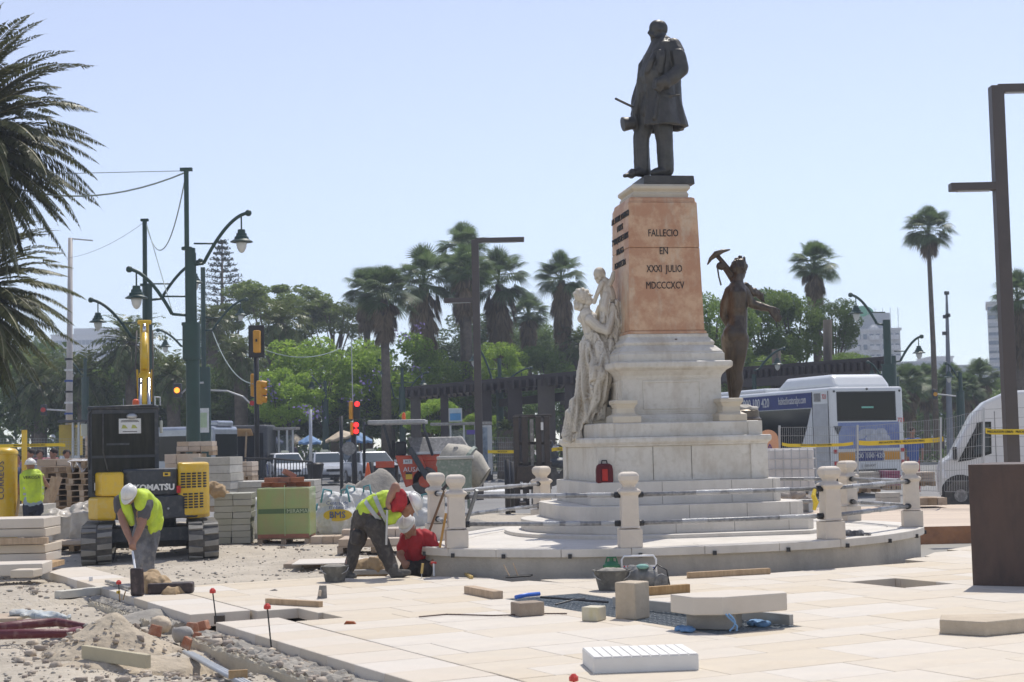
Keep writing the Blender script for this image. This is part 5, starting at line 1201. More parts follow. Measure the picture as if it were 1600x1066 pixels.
bucket('dark mortar bucket standing beside the tool bag near the platform', 958, 925, .20, .22, mort)
q = T('grouting_float', 'steel float standing on its edge in front of the mortar bucket', 'float', G(503, 935))
M().prism([(-.05, 0), (.055, 0), (.05, .135), (-.025, .135)], -.006, .006, 'y').build('blade', skm, q); M().tube([(-.02, -.05, .03), (-.01, -.05, .09)], .016, 8).build('handle', mat('light handle', (.6, .5, .38), .7), q)
M().box((-.015, -.025, .06), (.015, .05, .015)).build('bracket', skm, q)
# tool bag
t = T('tool_bag', 'grey cloth tool bag with teal lining behind the tall square block', 'bag', G(1005, 926))
b = M(); c0 = G(1000, 922)
for dx, dz, r_ in ((-.16, .08, .1), (-.04, .12, .13), (.10, .13, .13), (.22, .08, .09)): b.ell(c0+V((dx, .15, dz)), (r_, .13, r_*.9))
remesh(b, .014, 'bag_body', mat('grey cloth', (.24, .235, .22), .9, c2=(.08, .08, .08), scale=4, bump=.6), t, 1, disp=fold(.03, 7, seed=4, fine=.01))
M().ell(c0+V((.04, .1, .24)), (.07, .06, .03)).build('teal_lining', mat('teal cloth', (.22, .42, .36), .8), t, world=True, smooth=True)
M().tube([c0+V((.12, .1, .15)), c0+V((.2, .08, .26)), c0+V((.3, .08, .2)), c0+V((.33, .1, .04))], .008, 6).build('shoulder_strap', black, t, world=True, smooth=True)
# green jug and white frame trolley with level
t = T('green_jug', 'green plastic jug beside the white frame at the platform foot', 'jug', G(957, 906)); M().lathe([(.09, 0), (.10, .02), (.10, .16), (.06, .20), (.025, .21), (.025, .24)], (0, .1, 0), 14).build('jug_body', mat('green plastic', (.02, .16, .06), .4), t, auto=40)
M().tube([(-.07, .1, .18), (-.05, .1, .25), (.05, .1, .25), (.07, .1, .18)], .01, 6).build('handle', mat('green plastic', (.02, .16, .06)), t)
t = T('tile_trolley', 'white tube frame with a striped board and red bricks at the platform foot', 'trolley', G(1000, 905)); w_ = .20
M().tube([(-w_, .1, .0), (-w_, .1, .22), (-w_+.03, .1, .26), (w_-.03, .1, .26), (w_, .1, .22), (w_, .1, .0)], .012, 8).build('tube_frame', white, t, smooth=True)
M().box((0, .12, .11), (.38, .03, .035)).build('blue_board', mat('blue board', (.1, .13, .4), .6), t); M().box((-.0, .11, .14), (.38, .03, .02)).build('white_board', white, t)
for k in range(8): M().box((-.17+k*.04, .092, .142), (.02, .004, .016)).build('red_stripe', red_m, t)
M().box((.0, .08, .06), (.2, .07, .12)).build('red_brick', brickm, t)
# lost tools leaning on post
ls = T('iron_bar', 'grey iron bar leaning on the post left of centre', 'bar', G(704, 896)); M().beam(G(702, 899, -.05), P(745, 766, 19.0), .035, .035).build('bar', mat('grey iron', (.20, .21, .22), .5, metal=.4), ls, world=True)
ls = T('shovel', 'long brown wooden handle leaning between the two left posts', 'shovel', P(672, 832, 20)); M().tube([P(668, 838, 19.9), P(694, 768, 19.7)], .016, 8).build('shaft', mat('worn handle', (.20, .13, .07), .7), ls, world=True); M().tube([P(691, 766, 19.7), P(699, 757, 19.7)], .022, 8).build('grip', dk, ls, world=True)
tagit(M().beam(P(686, 862, 19.2), P(697, 802, 19.2), .03, .03).build('spirit_level', mat('ochre wood', (.62, .33, .08), .6)), 'ochre wooden batten leaning on the post left of centre', 'batten')
g_ = T('glove', 'pair of black and white work gloves lying on the platform edge', 'gloves', V((*P(1335, 838, 19.6).xy, PZ))); b = M()
for o_, k in ((P(1312, 836, 19.75), 1), (P(1330, 834, 19.7), -1)):
    o_.z = PZ+.03; cap(b, o_, .035, o_+V((.12, .0, 0)), .045)
    for j in range(4): cap(b, o_+V((.14, -.045+.03*j, 0)), .014, o_+V((.23+.01*j, -.05+.035*j, -.01)), .011, 6)
remesh(b, .008, 'glove_pair', mat('glove cloth', (.04, .04, .05), .8, c2=(.3, .3, .3), scale=9), g_, 1, disp=fold(.006, 20))
# trowel with yellow handle + red-handled tool near the kneeling man
t = T('trowel', 'trowel stuck upright with a pale yellow handle by the kneeling man', 'trowel', G(659, 904)); M().tube([(0, 0, .06), (.015, 0, .18)], .016, 8).build('handle', mat('yellow wood', (.6, .42, .14)), t); M().tube([(0, 0, 0), (0, 0, .06)], .005, 6).build('blade', steel, t)
t = T('marking_pin', 'white pin with a red grip beside the upright trowel', 'pin', G(678, 900)); M().tube([(0, 0, 0), (0, 0, .16)], .012, 8).build('shaft', white, t); M().tube([(-.035, 0, .16), (.035, 0, .16)], .014, 8).build('grip', red_m, t)
# rebar stakes with red caps
def stake(label, px, py, top, z=0, tilt=0):
    c = G(px, py, z); h = (py-top)*c.y/FOC; t = T('marker_rod', label, 'rod', c); M().tube([(0, 0, -.05), (tilt, 0, h)], .007, 6).build('rod', black, t)
    M().lathe([(.012, 0), (.03, .005), (.03, .03), (.012, .05)], (tilt, 0, h-.02), 8).build('red_cap', red_m, t); return t
RG = 'steel rods with red plastic caps'
for a_ in (('front rod with a red cap standing in the trench edge', 426, 1025, 950, -.12, -.04), ('rod with a red cap planted beside the open notch in the paving', 341, 987, 925, -.12, -.05), ('rod with a red cap before the right part of the platform', 1309, 872, 857, -.05, 0), ('red rod cap just showing at the bottom picture edge', 897, 1085, 1061, 0, 0), ('short rod with a red cap beside the tool case', 187, 935, 911, -.05, -.01)): stake(*a_)['group'] = RG
t = T('clamp', 'yellow ended clamp gripping the paving edge beside the tool case', 'clamp', G(192, 938, -.05)); M().beam((-.03, 0, 0), (-.045, 0, .1), .02, .01).beam((.0, 0, 0), (.03, 0, .1), .02, .01).build('jaw', wood, t); M().box((-.05, 0, .09), (.04, .02, .03)).build('grip', yel, t)
tagit(M().beam(G(166, 912)+V((0, 0, .03)), G(203, 924)+V((0, 0, .03)), .035, .03).build('steel_bar', skm), 'short steel bar lying on the paving edge left of the tool case', 'bar')
tagit(M().lathe([(.025, 0), (.025, .05)], G(142, 908), 10).build('paint_can', white), 'tiny white and black can on the paving strip corner', 'can')
# tool case & paper sack
tc_ = T('tool_case', 'open dark brown tool case on the paving in front of the left worker', 'case', G(228, 930)); cm = mat('dark brown plastic', (.045, .03, .028), .6, dirt=(.15, .1, .09))
c0 = G(213, 932); M().box(c0+V((.0, .04, .155)), (.155, .06, .31), rz=-.35, ry=-.03).build('case_lid', cm, tc_, world=True, bev=.02); M().box(c0+V((.32, .30, .06)), (.5, .2, .12), rz=.1).build('case_base', cm, tc_, world=True, bev=.02)
pm = mat('brown kraft paper', (.42, .30, .17), .8, c2=(.34, .23, .12), scale=5, bump=.5, bscale=12)
def crumple(label, pts, seed, n='paper_sack', m_=None, cat='sack'):
    b = M()
    for x, y, r_, dd, fl_ in pts: c = P(x, y, dd); b.ell(c, (r_*1.1, r_*.9, r_*fl_), 9, 6)
    t = T(n, label, cat, P(pts[0][0], pts[0][1]+10, pts[0][3])); remesh(b, .014, 'crumpled_paper', m_ or pm, t, 0, disp=fold(.035, 6, seed=seed, fine=.012)); return t
crumple('crumpled brown paper cement sack beside the tool case', [(232, 913, .12, 17.6, 1), (244, 916, .14, 17.55, 1), (258, 924, .13, 17.5, .8), (270, 930, .12, 17.4, .7), (224, 908, .08, 17.7, 1), (240, 900, .09, 17.8, .6)], 3)
crumple('torn brown cardboard between the legs of the bending worker', [(572, 888, .12, 19.6, .9), (590, 886, .13, 19.5, 1.0), (562, 895, .1, 19.6, .7), (600, 880, .1, 19.7, 1)], 6, n='cardboard', cat='cardboard')
crumple('torn brown paper on the leaning paver stack', [(340, 768, .14, 27.4, .8), (330, 762, .12, 27.4, .9), (350, 773, .1, 27.5, .5)], 9, n='paper_scrap', cat='paper')
crumple('crumpled dusty sheeting on the ground behind the right posts', [(1225, 776, .18, 31, .4), (1245, 773, .16, 31, .6), (1258, 780, .15, 31, .4)], 12, n='sheeting', m_=mat('grey sheeting', (.33, .29, .25), .9, bump=.5), cat='sheeting')
t = T('shovel', 'white-handled shovel held by the bending worker into the tool case', 'shovel', G(214, 912)); M().tube([P(207, 862, 18.45), P(213, 902, 18.2)], .013, 8).build('handle', white, t, world=True)
# pallet on the ground behind worker, float boards
stack('pallet', 'low wooden pallet covered by a pale board behind the mortar bucket', 443, 880, 560, 889, 21.9, .8, 1, wood2, nx=4, pal=False, cat='pallet')
blk('board', 'pale board lying over the low pallet', 'board', 455, 600, 882, .02, .9, .02, slabm2, z=-.02)
blk('concrete_kerb', 'dusty grey kerb piece lying before the cardboard', 'kerb', 552, 618, 898, .06, .12, .0, greyst, z=.0)
stake2 = [((655, 966), (698, 962), (770, 964), (853, 961)), ((853, 961), (886, 961)), ((1032, 946), (1067, 940), (1085, 942)), ((1067, 944), (1080, 938), (1098, 940), (1100, 945), (1085, 948), (1070, 945))]
for i, pts in enumerate(stake2):
    tagit(M().tube([G(x, y)+V((0, 0, .012)) for x, y in pts], .007, 6).build('wire', mat('rusty wire', (.10, .06, .045), .7)), ['long thin rusty rod lying left of the brown block', 'short end of the rusty rod right of the brown block', 'bent wire lying right of the brown timber', 'small coil of wire beside the propped slab'][i], 'wire')
t = T('broom', 'black cable tool with a blue end lying over the grating', 'tool', G(880, 938)); M().tube([G(845, 938)+V((0, 0, .03)), G(875, 940)+V((0, 0, .03)), G(950, 946)+V((0, 0, .03))], .012, 6).tube([G(868, 948)+V((0, 0, .02)), G(895, 944)+V((0, 0, .04)), G(914, 940)+V((0, 0, .03))], .008, 6).build('black_rod', black, t, world=True)
M().tube([G(806, 938)+V((0, 0, .03)), G(822, 936)+V((0, 0, .04)), G(843, 934)+V((0, 0, .04))], .022, 8).build('blue_end', mat('bright blue plastic', (.05, .16, .6), .4), t, world=True, smooth=True)
t = T('black_stand', 'small black trestle lying against the platform footing', 'stand', G(810, 906)); M().tube([(-.15, 0, .03), (.15, .05, .04)], .012, 6).tube([(-.15, .1, .03), (.17, .12, .04)], .012, 6).build('base_bars', black, t); M().tube([(-.1, .1, .03), (-.17, .12, .17)], .008, 6).tube([(.0, .1, .03), (-.06, .12, .19)], .008, 6).build('legs', wood, t)
# trench side: kerb strip, pipes, conduits, clay bricks
def strip(name, label, a, b_, w_, h, z, m_, cat, kind=None, seed=1):
    q = M(); a = V(a); b_ = V(b_); d = (b_-a).normalized(); s_ = V((-d.y, d.x, 0)); n = 150; rs = []
    for i in range(n+1):
        c = a.lerp(b_, i/n); row = []; i = i*.25
        for u, zz in ((-.5, -h), (-.5, 0), (-.38, .012), (-.25, .012), (-.12, .018), (0, .02), (.12, .018), (.25, .012), (.38, .01), (.5, 0), (.5, -h)):
            row.append(c+s_*(u*w_)+V((0, 0, z+zz))+V((.012*noise.noise(V((i*.9, u*4, seed))), .012*noise.noise(V((i*.9, u*4, seed+5))), .030*noise.noise(V((i*1.3, u*6, seed+9)))+.022*noise.noise(V((i*4.3, u*11, seed+19))) if zz > -h else 0)))
        rs.append(row)
    o = q.rings(rs).build(name, m_, smooth=False)
    if kind: o['kind'] = kind
    else: tagit(o, label, cat)
    return o
strip('mortar_bed', '', uvp(1.0, -.10), uvp(n0-.05, -.10), .20, .2, -.10, sandm, '', 'structure', 2)
strip('mortar_bed', '', uvp(n1+.05, -.14), uvp(13, -.14), .28, .2, -.085, sandm, '', 'structure', 4)
strip('trench_edge', '', uvp(1.6, -.27), uvp(n0-.6, -.27), .07, .25, -.11, ledge, '', 'structure', 6)
strip('trench_edge', '', uvp(n1+.1, -.33), uvp(13, -.33), .075, .3, -.10, ledge, '', 'structure', 7)
yb_ = mat('pale sawn beam', (.60, .57, .49), .8, c2=(.53, .5, .42), bump=.1)
tagit(M().beam(G(90, 938, -.1)+V((0, 0, .06)), G(163, 930, -.1)+V((0, 0, .06)), .13, .09).build('stone_beam', yb_, bev=.006), 'white squared stone beam lying at the trench edge left of the tool case', 'stone beam')
tagit(M().beam(G(131, 1030, -.1)+V((0, 0, .06)), G(232, 1044, -.1)+V((0, 0, .05)), .05, .11).build('stone_beam', mat('yellowish stone', (.50, .44, .30), .85, c2=(.43, .38, .26), bump=.2), bev=.006), 'yellowish squared block lying in front of the sand heap', 'stone beam')
blk('stone_slab', 'flat beige slab at the far left of the trench', 'stone slab', -40, 26, 973, .04, .5, .0, stone_b, z=-.08)
mar = mat('maroon conduit', (.13, .022, .030), .5, bump=.15, bscale=60, dirt=(.28, .16, .13))
for i, pts in enumerate(([(-20, 994), (40, 985), (90, 982), (138, 990)], [(-20, 1003), (40, 1001), (100, 1000), (125, 994)])):
    tagit(M().tube([G(x, y, -.1)+V((0, 0, .06)) for x, y in pts], [.045, .045, .042, .03], 12).build('conduit', mar, smooth=True), ('upper' if i == 0 else 'lower')+' maroon plastic conduit running out of the ground at the left edge', 'pipe', 'maroon conduits at the left edge')
gal = mat('grey conduit', (.40, .42, .44), .4, bump=.03)
for i in range(3):
    tagit(M().tube([G(288+i*6, 1019+i, -.1)+V((0, 0, .0)), G(395+i*7, 1078, -.1)+V((0, 0, .0))], .018, 8).build('conduit', gal, smooth=True), ['left', 'middle', 'right'][i]+' one of three thin grey conduits laid along the trench', 'pipe', 'thin grey conduits in the trench')
for (x, y, s_, rz, m_, lab) in ((249, 985, .12, .3, rough_b, 'pale stone chunk between the mortar bed and the orange clay bricks'), (283, 1000, .10, -.3, greyst, 'grey rubble stone beside the clay bricks')):
    b = M(); b.ell(G(x, y, -.12)+V((0, 0, .05)), (s_, s_*.8, s_*.6), 7, 5); tagit(remesh(b, .02, 'rubble_stone', m_, None, 0, world=False, disp=fold(.03, 8)), lab, 'stone')
for i, (x, y, rz, ry, l) in enumerate(((300, 988, .2, .1, .16), (318, 985, -.3, 1.2, .12), (243, 992, .5, .3, .14), (308, 1004, .9, .2, .12), (292, 1012, -.5, .4, .1))):
    tagit(M().box(G(x, y, -.12)+V((0, 0, .04)), (l*.95, .035 if i != 1 else .09, .10), rz=rz, ry=ry, top=(random.uniform(.5, .9), 1)).build('clay_brick', mat('dusty clay brick', (.42, .20, .12), .9, c2=(.34, .14, .08), scale=9, con=.06, bump=.6, dirt=(.46, .37, .29)), bev=.008), ['large broken hollow clay brick at the trench end', 'clay brick shard leaning beside the large broken brick', 'clay brick shard left of the pale stone chunk', 'lower clay shard in front of the broken brick', 'lowest clay shard beside the grey conduits'][i], 'brick')
tagit(M().box(G(372, 1062, -.1)+V((0, 0, .04)), (.14, .03, .06), rz=.2).build('timber_offcut', wood), 'small timber offcut lying on the grey conduits', 'timber')
M().box(G(332, 975, -.1)+V((0.02, .1, .03)), (.16, .05, .08)).build('notch_block', dk)['kind'] = 'structure'
crumple('blue and white plastic scraps lying in the trench at the left', [(50, 961, .10, 15.6, .12), (78, 963, .12, 15.5, .15), (104, 965, .07, 15.3, .12), (30, 958, .08, 15.8, .12)], 17, n='plastic_scraps', m_=mat('bluish film', (.38, .44, .48), .6, c2=(.5, .48, .42), scale=8, bump=.5), cat='plastic')
tagit(M().prism([(-.05, 0), (.06, 0), (.04, .02), (-.03, .025)], -.03, .03, 'y').build('stone_chip', brickm), 'small reddish stone chip alone on the paving', 'chip').location = G(546, 975)
tagit(M().prism([(-.04, 0), (.05, 0), (.02, .02)], -.02, .02, 'y').build('stone_chip', greyst), 'small grey chip on the paving left of the float', 'chip').location = G(427, 923)
# scattered gravel
gv_, gf_ = [], []; base_ = [V((1, 0, 0)), V((0, 1, 0)), V((-1, 0, 0)), V((0, -1, 0)), V((0, 0, .7)), V((0, 0, -.7))]
tf_ = [(0, 1, 4), (1, 2, 4), (2, 3, 4), (3, 0, 4), (1, 0, 5), (2, 1, 5), (3, 2, 5), (0, 3, 5)]
cnt = 0; PC = G(170, 1012, -.1)
while cnt < 5000:
    y = 9.5+22*random.random()**1.3; x = random.uniform(-.37, .02 if y < 22 else .34)*y; a_, b2 = uv(x, y)
    if (b2 > -.05 and y < 18.9 and a_ > -3) or in_poly(x, y, ox) or y > 30: continue
    if y > 24 and x > 3: continue
    s_ = .008+.022*random.random()**4+(.03 if random.random() < .015 else 0); z = soil(x, y)+s_*.3+max(0, .34*(1-math.hypot((x-PC.x)/.62, (y-PC.y)/.62)))*1.02; k = len(gv_); rz = random.random()*6
    for p in base_: gv_.append((x+(p.x*math.cos(rz)-p.y*math.sin(rz))*s_*random.uniform(.7, 1.4), y+(p.x*math.sin(rz)+p.y*math.cos(rz))*s_, z+p.z*s_*random.uniform(.6, 1)))
    gf_ += [tuple(i+k for i in f) for f in tf_]; cnt += 1
def isl(name, c, c2):
    m_ = mat(name, c, .9, bump=0); n_ = m_.node_tree.nodes; g_ = n_.new('ShaderNodeNewGeometry'); cr_ = [q_ for q_ in n_ if q_.type == 'VALTORGB'][0]
    cr_.color_ramp.elements[0].position = 0; cr_.color_ramp.elements[1].position = 1; cr_.color_ramp.elements[0].color = (*c2, 1); m_.node_tree.links.new(g_.outputs['Random Per Island'], cr_.inputs[0]); return m_
np_mesh('gravel', np.array(gv_), np.array(gf_), isl('gravel stones', (.54, .49, .41), (.30, .275, .24)))['kind'] = 'stuff'
rv_, rf_ = [], []
for k_ in range(720):
    if k_ < 480: x, y = uv_ = (random.uniform(20, 345), random.uniform(925, 1062))
    elif k_ < 600: x, y = random.uniform(330, 610), 0
    else: x, y = random.choice(((270, 850), (300, 856), (200, 862), (560, 868), (450, 858))); x += random.gauss(0, 28); y += random.gauss(0, 4)
    if k_ >= 420 and k_ < 600: a_ = random.uniform(n1, 11); q_ = uvp(a_, random.uniform(-.36, -.04)); x, y = q_.x, q_.y; z = -.08
    else:
        q_ = G(x, y, -.1); x, y = q_.x, q_.y; a_, b2 = uv(x, y)
        if b2 > -.05 and y < 19: continue
        z = soil(x, y)+max(0, .34*(1-math.hypot((x-PC.x)/.62, (y-PC.y)/.62)))
    s_ = random.choice((.010, .014, .018, .024, .032)) if random.random() < .93 or k_ > 599 else .05; rz = random.random()*6; k = len(rv_); st_ = random.uniform(.5, 1.5)
    for sx_, sy_, sz_ in ((-1, -1, -1), (1, -1, -1), (1, 1, -1), (-1, 1, -1), (-1, -1, 1), (1, -1, 1), (1, 1, 1), (-1, 1, 1)):
        px_, py_, pz_ = sx_*s_*random.uniform(.4, 1)*st_, sy_*s_*random.uniform(.4, 1), sz_*s_*random.uniform(.3, .7); rv_.append((x+px_*math.cos(rz)-py_*math.sin(rz), y+px_*math.sin(rz)+py_*math.cos(rz), z+s_*.3+pz_))
    rf_ += [tuple(i+k for i in f) for f in ((3, 2, 1, 0), (4, 5, 6, 7), (0, 1, 5, 4), (1, 2, 6, 5), (2, 3, 7, 6), (3, 0, 4, 7))]
np_mesh('rubble', np.array(rv_), np.array(rf_), isl('rubble stones', (.58, .50, .40), (.27, .22, .18)))['kind'] = 'stuff'
# ------------------------------------------------------------ street furniture
def gz(z, px, d): p = P(px, 700, d); return V((p.x, p.y, z))
def lantern(t, px, py, d, s, drop=0):
    """bell lantern hanging from (px, py) on its arm; s = shade radius in metres"""
    c = P(px, py, d); c = V((c.x, c.y, c.z)); o = M()
    prof = [(.02, 0), (.02, -1.3*s), (.10*s/.3, -1.3*s), (.34*s, -1.38*s), (.36*s, -1.62*s), (.46*s, -1.64*s), (.5*s, -1.9*s), (.62*s, -1.94*s), (.66*s, -2.15*s), (1.0*s, -2.36*s), (1.0*s, -2.42*s), (.5*s, -2.40*s)]
    ob = o.lathe([(r_, z) for r_, z in prof], c, 16).build('lantern', dgreen, t, world=True, auto=40)
    M().lathe([(.46*s, -2.42*s), (.47*s, -2.6*s), (.40*s, -2.95*s), (.25*s, -3.25*s), (.06*s, -3.38*s)], c, 14).build('globe', mat('frosted globe', (.62, .63, .60), .3, bump=0), ob, world=True, smooth=True)
def larm(t, xb, yb, xt, yt, xl, d, r, s, brk=None):
    pts = []
    for i in range(13):
        u = i/12; pts.append((xb+(xt-xb)*u, yb+(yt-yb)*(1-(1-u)**1.75)))
    a = M(); a.tube([P(x, y, d) for x, y in pts], r, 8); a.ell(P(xt, yt, d), (r*1.9,)*3, 8, 6)
    if brk is not None: a.tube([P(brk, yb+2, d), P(xb, yb, d)], r*.8, 6); k = 3; yy = pts[k][1]; a.tube([P(brk, yy, d), P(*pts[k], d)], r*.5, 6)
    a.build('arm', dgreen, t, world=True, smooth=True)
    yl = min(pts, key=lambda p: abs(p[0]-xl))[1]; lantern(t, xl, yl, d, s)
def pole(t, segs, d, m_, z0=-.2, n=12, name='pole'):
    """segs = (px, ytop, radius) from the top down; last one runs to the ground"""
    for i, (px, yt, r_) in enumerate(segs):
        top = P(px, yt, d); nx_ = segs[i+1] if i+1 < len(segs) else None; bz = P(nx_[0], nx_[1], d).z if nx_ else z0
        M().tube([V((top.x, top.y, bz)), V((top.x, top.y, top.z))], r_, n).build(name, m_, t, world=True, auto=40)
        if nx_: M().tube([V((top.x, top.y, bz-.04)), V((top.x, top.y, bz+.03))], segs[i+1][2]*1.02, n).build('collar', m_, t, world=True)
LG = 'dark green lamp posts with bell lanterns'
t = T('street_lamp', 'tallest dark green lamp post with a thick stem right of the excavator', 'street lamp', gz(-.2, 300, 38), 0, LG)
pole(t, [(291, 266, .06), (297, 388, .13), (299, 506, .22), (301, 562, .17)], 38, dgreen)
M().tube([P(303.5, 395, 38), P(305.5, 530, 38)], .045, 8).build('side_pipe', dgreen, t, world=True); M().box(P(291, 265, 38), (.3, .12, .08)).build('cap', dgreen, t, world=True)
larm(t, 318, 412, 388, 333, 377, 38, .045, .28, 303); larm(t, 269, 491, 202, 421, 213, 38, .045, .28, 294)
t = T('street_lamp', 'second green lamp post behind the raised yellow digger arm', 'street lamp', gz(-.2, 230, 50), 0, LG)
pole(t, [(226, 345, .075), (230, 445, .16), (231, 600, .2)], 50, dgreen); M().box(P(226, 344, 50), (.25, .12, .08)).build('cap', dgreen, t, world=True)
larm(t, 206, 528, 142, 469, 153, 50, .05, .28, 226); larm(t, 252, 467, 313, 408, 304, 50, .05, .28, 232)
t = T('street_lamp', 'green lamp post with a route panel just right of the thick stem', 'street lamp', gz(-.2, 320, 66), 0, LG)
pole(t, [(317, 418, .10), (319, 575, .27)], 66, dgreen)
larm(t, 333, 515, 385, 468, 376, 66, .05, .26, 318); larm(t, 283, 541, 247, 516, 258, 66, .05, .26, 316)
pxb('route_panel', 310, 638, 326, 676, 65.4, .06, lab_w, t, 0); pxb('panel_map', 313, 645, 323, 668, 65.36, .03, mat('pale green print', (.45, .55, .35), .7), t, 0)
for (px, yt, yb, d, a, lab) in ((508, 595, 700, 92, ((503, 608, 478, 585, 487), ), 'distant green lamp post before the jacaranda trees'), (628, 575, 720, 92, ((616, 622, 592, 563, 598), (640, 608, 668, 582, 661)), 'distant green lamp post right of the red traffic lights'), (780, 560, 700, 80, ((770, 598, 745, 545, 740), (788, 600, 830, 575, 815)), 'green lamp post between the brown pole and the monument'), (133, 560, 700, 88, ((126, 585, 108, 565, 112), ), 'distant lamp post behind the white pole'), (1178, 585, 700, 70, ((1186, 577, 1225, 545, 1214), ), 'lamp post right of the bronze workman, in front of the pergola'), (1500, 582, 660, 78, ((1496, 590, 1478, 568, 1482), ), 'distant lamp post right of the antenna mast')):
    t = T('street_lamp', lab, 'street lamp', gz(-.2, px, d), 0, LG); pole(t, [(px, yt, .10), (px, yt+30, .2)], d, dgreen)
    for xb, y_, xt, y2, xl in a: larm(t, xb, y_, xt, y2, xl, d, .05, .27, px)
t = T('street_lamp', 'tall green lamp post behind the bus with a lantern on its left', 'street lamp', gz(-.2, 1388, 57), 0, LG); pole(t, [(1385, 500, .14), (1389, 570, .26)], 57, dgreen); larm(t, 1370, 506, 1329, 461, 1337, 57, .05, .27, 1383)
t = T('street_lamp', 'green lamp post behind the bus holding its lantern to the right', 'street lamp', gz(-.2, 1397, 64), 0, LG); pole(t, [(1396, 556, .10), (1397, 590, .2)], 64, dgreen); larm(t, 1407, 564, 1440, 526, 1435, 64, .05, .27, 1397); larm(t, 1374, 585, 1356, 566, 1362, 64, .04, .2, 1396)
# modern brown masts
bm_ = mat('brown painted steel', (.085, .068, .060), .5, c2=(.07, .056, .05), bump=.03)
def mast(label, segs, d, w_, arms):
    t = T('street_mast', label, 'street lamp', V((*P(segs[-1][0], 700, d).xy, -.2)), R(12), 'square brown masts with flat arms'); top = P(*segs[0], d); 
    M().beam(V((top.x, top.y, -.2)), top, w_, w_, (0, 1, 0)).build('post', bm_, t, world=True, bev=.01)
    for x0, x1, y in arms: a = P(x0, y, d); b_ = P(x1, y+.8, d); b_.z = a.z; M().beam(a, b_, w_*.95, w_*.62, (0, 0, 1)).build('flat_arm', bm_, t, world=True, bev=.01); M().box(((a+b_)/2)-V((0, 0, w_*.33)), (abs(b_.x-a.x)*.7, w_*.5, .02)).build('lamp_strip', steel, t, world=True)
mast('nearer square brown mast with two arms behind the steel box', [(1556, 135), (1577, 700)], 29, .24, ((1557, 1640, 139), (1484, 1557, 293)))
mast('farther square brown mast with two arms left of the monument', [(742, 375), (748, 700)], 50, .24, ((742, 819, 376), (694, 742, 470)))
t = T('white_mast', 'slender white painted mast with a thin arm at the left', 'mast', gz(-.2, 107, 62)); M().tube([gz(-.2, 107, 62), P(110, 372, 62)], [.16, .09], 10).build('post', mat('dusty white paint', (.5, .46, .43), .5, bump=0), t, world=True, smooth=True); M().tube([P(110, 373, 62), P(145, 376, 62)], .03, 6).build('arm', steel, t, world=True)
for k in range(6): M().tube([P(107.2, 560+k*17, 62), P(107.2, 563+k*17, 62)], .165, 10).build('sticker', (black, lab_w, bluel)[k % 3], t, world=True)
t = T('antenna_mast', 'grey lattice-thin antenna mast with cameras near the tall palm', 'mast', gz(-.2, 1482, 90)); M().tube([gz(-.2, 1484, 90), P(1480, 500, 90), P(1479, 457, 90)], [.22, .1, .06], 8).build('post', mat('blue grey steel', (.20, .22, .25), .5), t, world=True)
for x, y in ((1479, 458), (1477, 495), (1476, 521), (1481, 493)): M().box(P(x, y, 90), (.25, .2, .2)).build('camera_unit', graym, t, world=True)
# cables
cabl = mat('pale green cable', (.30, .36, .33), .6, bump=0)
def cable(label, a, b_, sag, r=.012, n=16):
    tagit(M().tube([a.lerp(b_, i/n)-V((0, 0, sag*4*(i/n)*(1-i/n))) for i in range(n+1)], r, 5).build('cable', cabl), label, 'cable')
cable('upper tram cable from the tallest post top towards the palm', P(291, 267, 38), P(-60, 275, 44), .0, .010)
cable('lower thicker cable sagging from the tallest post top into the palm', P(291, 269, 38), P(-60, 262, 42), .7, .022)
cable('thin cable from the second post top down to the white mast', P(226, 347, 50), P(108, 403, 62), .2, .008)
cable('short hanging cable looped between the two green post tops', P(290, 275, 38), P(229, 352, 50), 1.3, .016)
cable('cable dropping from the second post top to the tallest post', P(229, 350, 50), P(270, 490, 40), .0, .014)
cable('pale cable sagging between the lamp post and the traffic light pole', P(332, 518, 66), P(395, 600, 50), .5, .02)
cable('long pale cable drooping across the jacaranda crowns', P(412, 546, 60), P(552, 533, 70), .5, .02)
# traffic lights
orp = mat('traffic light orange', (.78, .36, .02), .45, bump=0)
t = T('traffic_light', 'tall black traffic light pole with an orange head on a black board', 'traffic light', gz(-.2, 402, 50))
M().tube([gz(-.2, 401.5, 50), P(400, 515, 50)], .085, 12).build('pole', black, t, world=True, smooth=True); pxb('backboard', 388, 508, 413, 559, 49.9, .05, black, t, .12)
pxb('signal_back', 395, 516, 406, 551, 49.6, .25, orp, t, .04); M().box(P(400.5, 532, 49.55), (.05, .04, .09)).build('hinge', black, t, world=True)
pxb('signal_head', 391, 584, 399, 620, 50.2, .25, orp, t, .05); pxb('signal_head', 400, 595, 409, 632, 49.7, .25, orp, t, .05)
for k in range(3): c = P(409, 600+k*12, 49.8); M().tube([c, c+V((.16, 0, -.02))], [.12, .10], 10, cap=False).build('visor', orp, t, world=True, smooth=True)
t = T('traffic_light', 'traffic light showing red discs and red figure in front of the parked taxis', 'traffic light', gz(-.2, 554, 54)); M().tube([gz(-.2, 554, 54), P(552, 665, 54)], .10, 10).build('pole', black, t, world=True, smooth=True)
M().tube([P(552, 665, 54), P(549, 532, 54)], .02, 6).build('thin_rod', steel, t, world=True)
ared = mat('red signal light', (1.0, .02, .02), .4, bump=0, emit=2.2)
for (x0, y0, x1, y1, disc) in ((545, 627, 551, 655, 0), (552, 627, 562, 655, 1), (547, 660, 552, 680, 0), (552, 660, 561, 681, 1)):
    pxb('signal_head', x0, y0, x1, y1, 53.8, .2, orp if not disc else black, t, .03)
for x, y, r_ in ((558, 631.5, .09), (556.5, 664, .09), (556.5, 674, .09)): c = P(x, y, 53.75); M().tube([c-V((0, .02, 0)), c], r_, 12).build('red_light', ared, t, world=True)
